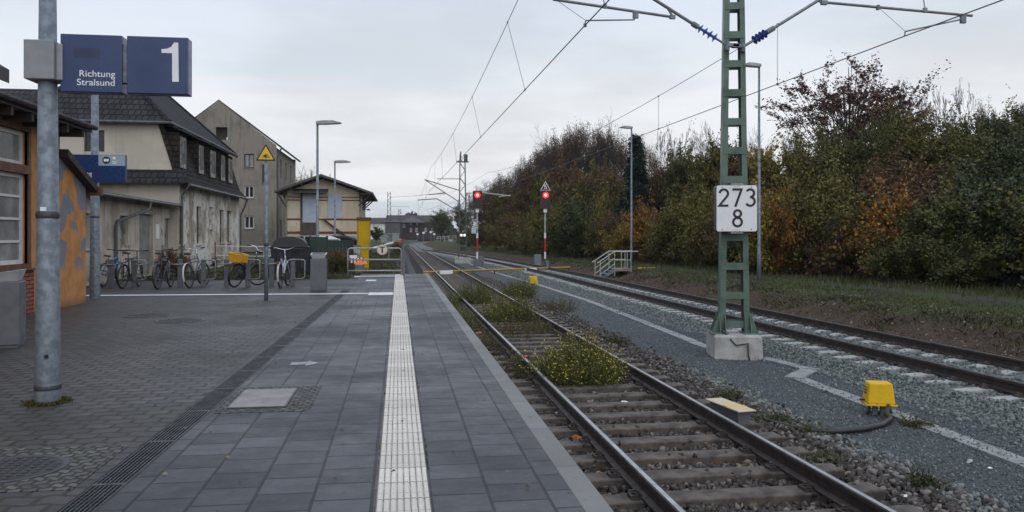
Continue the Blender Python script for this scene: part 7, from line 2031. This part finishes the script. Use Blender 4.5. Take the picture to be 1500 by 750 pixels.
# the mass behind and under them
n = 60000
y = 24 + RNG.uniform(0, 1, n) ** 1.3 * 190; off = RNG.uniform(0, 1, n) ** 1.3
x = 19.5 + off * 36 - np.clip(y - 40, 0, 60) * .03 - np.clip(y - 90, 0, 200) * .02
hm = np.clip(2.0 + 4.2 * (x - 19) / 20, 1.6, 5.0) * (0.6 + 0.4 * np.sin(x * .9) * np.cos(y * .45))
P_ = np.stack([x, y, terrain(x, y) + np.abs(hm) * RNG.uniform(0, 1, n)], -1)
v, f = leaf_quads(P_, .15)
tag(npmesh('undergrowth', v, f, leafmat('undergrowth_leaves', [(0.014, 0.016, 0.008), (0.030, 0.028, 0.013), (0.048, 0.038, 0.018)])), 'dense dark undergrowth filling the thicket between the trees', 'undergrowth', kind='stuff')
# far wooded ridge and tree belts (one mass on the horizon)
n = 14000
t = RNG.uniform(0, 1, n); ang = -0.18 + t * 0.62; dist = RNG.uniform(330, 420, n)
x = dist * np.sin(ang); y = dist * np.cos(ang); hh_ = 7 + 4 * np.sin(ang * 55) + 2.5 * np.sin(ang * 130)
hh_ = np.where(ang < -.02, hh_ * .55, hh_)
P_ = np.stack([x, y, -1 + hh_ * RNG.uniform(0, 1, n) ** .8], -1)
v, f = leaf_quads(P_, 1.1)
tag(npmesh('distant_wood', v, f, leafmat('distant_leaves', [(0.03, 0.03, 0.028), (0.045, 0.042, 0.038), (0.06, 0.055, 0.048)])), 'distant wood along the horizon beyond the level crossing', 'wood', kind='stuff')

# grass on the bank and by the gate: blades
def blades(name, x, y, h, mat_, label, w=.007, lean=.4):
    n = len(x); z = terrain(x, y) - .01
    t = RNG.uniform(0, 6.283, n); hh_ = h * RNG.uniform(.5, 1.4, n); lx = RNG.normal(size=n) * lean * hh_; ly = RNG.normal(size=n) * lean * hh_
    B = np.stack([x, y, z], -1); s = np.stack([np.cos(t) * w, np.sin(t) * w, 0 * t], -1)
    T = B + np.stack([lx, ly, hh_], -1); M_ = B + np.stack([lx * .35, ly * .35, hh_ * .6], -1)
    V = np.stack([B - s, B + s, M_ + s * .7, T, M_ - s * .7], 1).reshape(-1, 3)
    F = np.arange(n * 5).reshape(n, 5)
    return tag(npmesh(name, V, F, mat_), label, 'grass', kind='stuff')
GRM = leafmat('grass_blades', [(0.034, 0.044, 0.015), (0.066, 0.072, 0.026), (0.130, 0.108, 0.052)])
DRY = leafmat('dry_grass', [(0.045, 0.052, 0.020), (0.085, 0.088, 0.034), (0.15, 0.13, 0.062)])
n = 80000
y = 12 + RNG.uniform(0, 1, n) ** 1.5 * 95; xo = RNG.uniform(12.0, 22, n); k = (np.sin(xo * 1.9 + 1) * np.cos(y * .7) + RNG.normal(size=n) * .7 > -.6) & (np.abs(xo - 15.6 - .6 * np.sin(y * .12)) > .75 + RNG.normal(size=n) * .2)
x = xo - t2_off(y)
blades('grass', x[k], y[k], .065, GRM, 'short green grass on the bank beyond the farther track', .012)
n = 9000; y = 14 + RNG.uniform(0, 1, n) ** 1.4 * 90; x = 17.2 + RNG.normal(size=n) * 1.6 - t2_off(y) + np.clip(26 - y, 0, 20) * .25
blades('grass', x, y, .17, DRY, 'taller dry grass along the foot of the thicket', .016, .3)
n = 14000; x = RNG.uniform(-7.5, .6, n); y = PEND + .4 + RNG.uniform(0, 1, n) ** 1.3 * 40; k = (x < .2 - (y - 31) * .004 + RNG.normal(size=n) * .25)
blades('grass', x[k], y[k], .13, GRM, 'green grass behind the tubular gate', .012)
n = 6000; x = RNG.uniform(-9, -1.7, n); y = 27.4 + np.abs(RNG.normal(size=n)) * 1.3; blades('grass', x, y, .12, GRM, 'ragged grass edge behind the bicycle stands', .010)
n = 1600; y = RNG.uniform(2, 22, n); x = np.where(RNG.uniform(0, 1, n) < .7, .183 + np.abs(RNG.normal(size=n)) * .006, -.128)
y = y[np.sin(y * 2.6) > .55]; x = x[:len(y)]
m_ = leafmat('moss_blades', [(0.05, 0.055, 0.012), (0.09, 0.085, 0.02), (0.12, 0.10, 0.03)])
o = blades('grass', x, y, .022, m_, 'moss and tiny weeds in the joint along the tactile strip', .004)
for v_ in o.data.vertices: v_.co.z += .05 if v_.co.z < 0 else 0
for v_ in o.data.vertices: v_.co.z = max(v_.co.z, 0.0)
n = 900; t = RNG.uniform(0, 6.283, n); r_ = .11 + np.abs(RNG.normal(size=n)) * .035
bx_, by_2 = sp_.location.x, sp_.location.y
o = blades('grass', bx_ + r_ * np.cos(t), by_2 + r_ * np.sin(t), .03, m_, 'moss ring at the foot of the platform sign pole', .004)
for v_ in o.data.vertices: v_.co.z = max(v_.co.z + .06, 0.0)

# weeds
STEMG = leafmat('weed_stems', [(0.050, 0.066, 0.018), (0.095, 0.110, 0.030), (0.165, 0.160, 0.050)])
FLOW = leafmat('yellow_flowers', [(0.40, 0.33, 0.03), (0.56, 0.47, 0.06), (0.66, 0.60, 0.14)])
WEEDB = leafmat('brown_weed', [(0.060, 0.056, 0.024), (0.105, 0.088, 0.036), (0.17, 0.135, 0.060)])
DEADST = pm('dead_stalk', (0.13, 0.10, 0.065), (0.08, 0.06, 0.04), 9, .9, 0, 0)
def weed(label, x, y, rx, ry, h, nst, flower=0, mat_=STEMG, zg=None, cat='weed', name='weed', group=None, leaves=14):
    zg = float(terrain(x, y)) if zg is None else zg
    o = thing(name, label, cat, (x, y, zg), 0, group)
    r = np.sqrt(RNG.uniform(0, 1, nst)); t = RNG.uniform(0, 6.283, nst)
    bx_, by_ = r * np.cos(t), r * np.sin(t)
    hh_ = h * (1 - .5 * r ** 2) * np.where(RNG.uniform(0, 1, nst) < .12, RNG.uniform(1.1, 1.35, nst), RNG.uniform(.3, 1.08, nst))
    B = np.stack([bx_ * rx * .8, by_ * ry * .8, 0 * r - .02], -1); T = np.stack([bx_ * rx * 1.15 + RNG.normal(size=nst) * .09, by_ * ry * 1.12 + RNG.normal(size=nst) * .09, hh_], -1)
    v, f = tubes_np([(B[k], T[k], .004, .0025) for k in range(nst)], 3)
    npmesh('stems', v, f, mat_, o)
    k = np.repeat(np.arange(nst), leaves); s = RNG.uniform(.08, 1, len(k))[:, None]
    P_ = B[k] * (1 - s) + T[k] * s + RNG.normal(size=(len(k), 3)) * np.array([.028, .028, .02])
    P_[:, 2] = np.maximum(P_[:, 2], .005)
    if nst > 100:
        q = int(nst * .12); i_ = RNG.integers(0, nst, q); dv, df = tubes_np([(B[j], T[j] * np.array([1.12, 1.12, 1.25]), .004, .002) for j in i_], 3); npmesh('dead_stalks', dv, df, DEADST, o)
    v, f = leaf_quads(P_, .020, 0, .34); npmesh('foliage', v, f, mat_, o)
    if flower:
        k = RNG.integers(0, nst, flower); P_ = T[k] + RNG.normal(size=(flower, 3)) * np.array([.05, .05, .035])
        v, f = leaf_quads(P_, .0115, .6, .9); npmesh('flowers', v, f, FLOW, o)
    return o
weed('large bushy weed covered in small yellow flowers between the rails', 2.66, 11.75, .58, .58, .66, 900, 1900, name='flowering_weed')
weed('brownish weed clump against the left rail next to the large flowering one', 1.98, 12.6, .32, .6, .42, 150, 30, WEEDB)
weed('green and yellow weed clump between the rails, nearest behind the flowering one', 2.85, 20.6, .62, 1.15, .66, 720, 800, name='flowering_weed')
weed('low brown weed patch between the rails in front of the green and yellow clump', 2.5, 17.6, .55, 1.1, .32, 220, 20, WEEDB)
weed('farthest olive weed clump between the rails', 2.45, 26.0, .58, 1.1, .78, 560, 260)
weed('rounded weed clump right of the track near the small yellow box', 4.35, 28.8, .60, .85, .72, 520, 260)
weed('small brown weed clump against the inner side of the right rail', 3.12, 17.9, .30, .55, .42, 130, 10, WEEDB)
weed('thin pale weed clump on gravel right of the rail', 4.75, 23.5, .5, .8, .45, 110, 6, WEEDB)
weed('dark weeds growing between platform edge and left rail', 1.62, 19.8, .32, 2.6, .40, 330, 8)
weed('yellowish weeds at the platform edge farther along', 1.55, 24.6, .28, 1.6, .42, 170, 60)
weed('scrubby brown weeds right beside the left rail below the platform', 1.72, 15.6, .22, 1.5, .28, 160, 0, WEEDB)
for (u, v, rr, h, lab) in ((1070, 586, .16, .16, 'green grass tuft behind the cream topped sensor cover'), (1135, 618, .14, .13, 'green grass tuft beside the thick black cable'), (1182, 634, .16, .10, 'low green tuft in front of the black cable loop'), (1340, 622, .09, .10, 'small tuft beside the concrete trough'), (1355, 715, .13, .15, 'thin dry tuft on the gravel in the right foreground'), (1205, 678, .08, .09, 'tiny tuft among the ballast stones in the foreground'), (905, 505, .22, .22, 'sparse weeds on the gravel just beyond the right rail')):
    x, y = gnd(u, v, -.77); weed(lab, x, y, rr, rr, h, 110, 0, GRM, cat='grass tuft', name='grass_tuft', leaves=6)
# a few leaves and specks on the paving
n = 260; x = RNG.uniform(-6.5, 1.0, n); y = 3.5 + RNG.uniform(0, 1, n) ** 1.4 * 24
P_ = np.stack([x, y, np.full(n, .010)], -1); v, f = leaf_quads(P_, .017, .93, .6); v[:, 2] = np.clip(v[:, 2], .006, .022)
tag(npmesh('fallen_leaves', v, f, leafmat('leaf_litter', [(0.10, 0.06, 0.025), (0.16, 0.10, 0.04), (0.26, 0.22, 0.16)])), 'few small fallen leaves and specks scattered over the paving', 'fallen leaves', kind='stuff')
n = 500; x = RNG.normal(1.62, .25, n); y = 4 + RNG.uniform(0, 1, n) ** 1.4 * 22
x = np.where(RNG.uniform(0, 1, n) < .4, RNG.uniform(2.1, 3.4, n), x); P_ = onground(x, y, .05); v, f = leaf_quads(P_, .022, .5, .6)
tag(npmesh('fallen_leaves', v, f, leafmat('track_litter', [(0.12, 0.055, 0.02), (0.20, 0.11, 0.04), (0.30, 0.22, 0.14)])), 'brown fallen leaves lying among the ballast of the nearer track', 'fallen leaves', kind='stuff')
# gravel kicked on to the trough lids
n = 1400; y = 3 + RNG.uniform(0, 1, n) ** 1.3 * 22; x = np.interp(y, [2.5, 7, 9.3, 11.8, 12.4, 14, 20, 27], [5.95, 6.1, 6.19, 6.22, 6.75, 6.6, 6.30, 6.45]) + RNG.normal(size=n) * .10
stones('gravel', np.stack([x, y, np.full(n, -.760)], -1), .012, bpy.data.materials['grey_gravel'], 'loose gravel spilled over the concrete trough lids', 'gravel')
# tufts hanging over the eroded edge of the bank
n = 5000; y = 12 + RNG.uniform(0, 1, n) ** 1.4 * 50; x = 11.95 + RNG.normal(size=n) * .28 - t2_off(y) + 0.22 * np.sin(y * 1.3) + .15 * np.sin(y * 3.1)
blades('grass', x, y, .10, GRM, 'grass tufts overhanging the broken edge of the earth bank', .013, .7)
# shrubs on the left side
def lshrub(key, lab, u, D, vt, w, name='shrub'): return inst(key, name, lab, 'shrub', u, D, vt, w, zoff=-.05)
lshrub('brown_a', 'brownish bramble in front of the dark green fence', 488, 33.5, 362, 26)
lshrub('green_a', 'green bramble below the dark green fence right of the litter bin', 500, 32.5, 374, 24)
lshrub('brown_b', 'brown dry bush beside the yellow cabinet', 512, 34.5, 360, 18)
lshrub('green_a', 'low green shrub at the foot of the old house beyond the bicycles', 262, 30.5, 372, 26)
lshrub('brown_a', 'brown dry weeds at the corner of the annex and old house', 246, 29.5, 362, 20)
lshrub('green_b', 'climbing dark ivy on the corner of the annex', 250, 33.2, 312, 12)
lshrub('brown_b', 'low brown brush before the gabled house', 305, 38, 372, 30)
lshrub('olive_a', 'yellow tinted scrub on the grass before the pale cabin', 582, 70, 352, 14)
# twigs of a bare bush in front of the house gable
x, y = atD(95, 22.6)
o = copy_tree(LIB['b_thin']); o.name = 'bush'; place(o, x, y, 0, (.16, .16, .36), .4); tag(o, 'leafless thin bush rising above the lean to roof of the orange building', 'bush')
# the source objects themselves are not linked to the scene except for their meshes: remove the unplaced originals
for k_, o_ in LIB.items():
    for c in list(o_.children): bpy.data.objects.remove(c)
    bpy.data.objects.remove(o_)

# ------------------------------------------------------------------ the damp air between here and the far houses
hz_ = MB().box(-520, 520, -75, 820, -3, 62).build('haze', None)
hm_ = bpy.data.materials.new('damp_air'); hm_.use_nodes = True
hn = hm_.node_tree; hn.nodes.clear()
ho = hn.nodes.new('ShaderNodeOutputMaterial'); hv = hn.nodes.new('ShaderNodeVolumePrincipled')
hv.inputs['Color'].default_value = (0.86, 0.90, 0.97, 1); hv.inputs['Density'].default_value = HAZE_D; hv.inputs['Anisotropy'].default_value = 0.2
hn.links.new(hv.outputs[0], ho.inputs['Volume'])
hz_.data.materials.append(hm_)
tag(hz_, 'thin damp haze over the whole station', 'haze', kind='stuff')
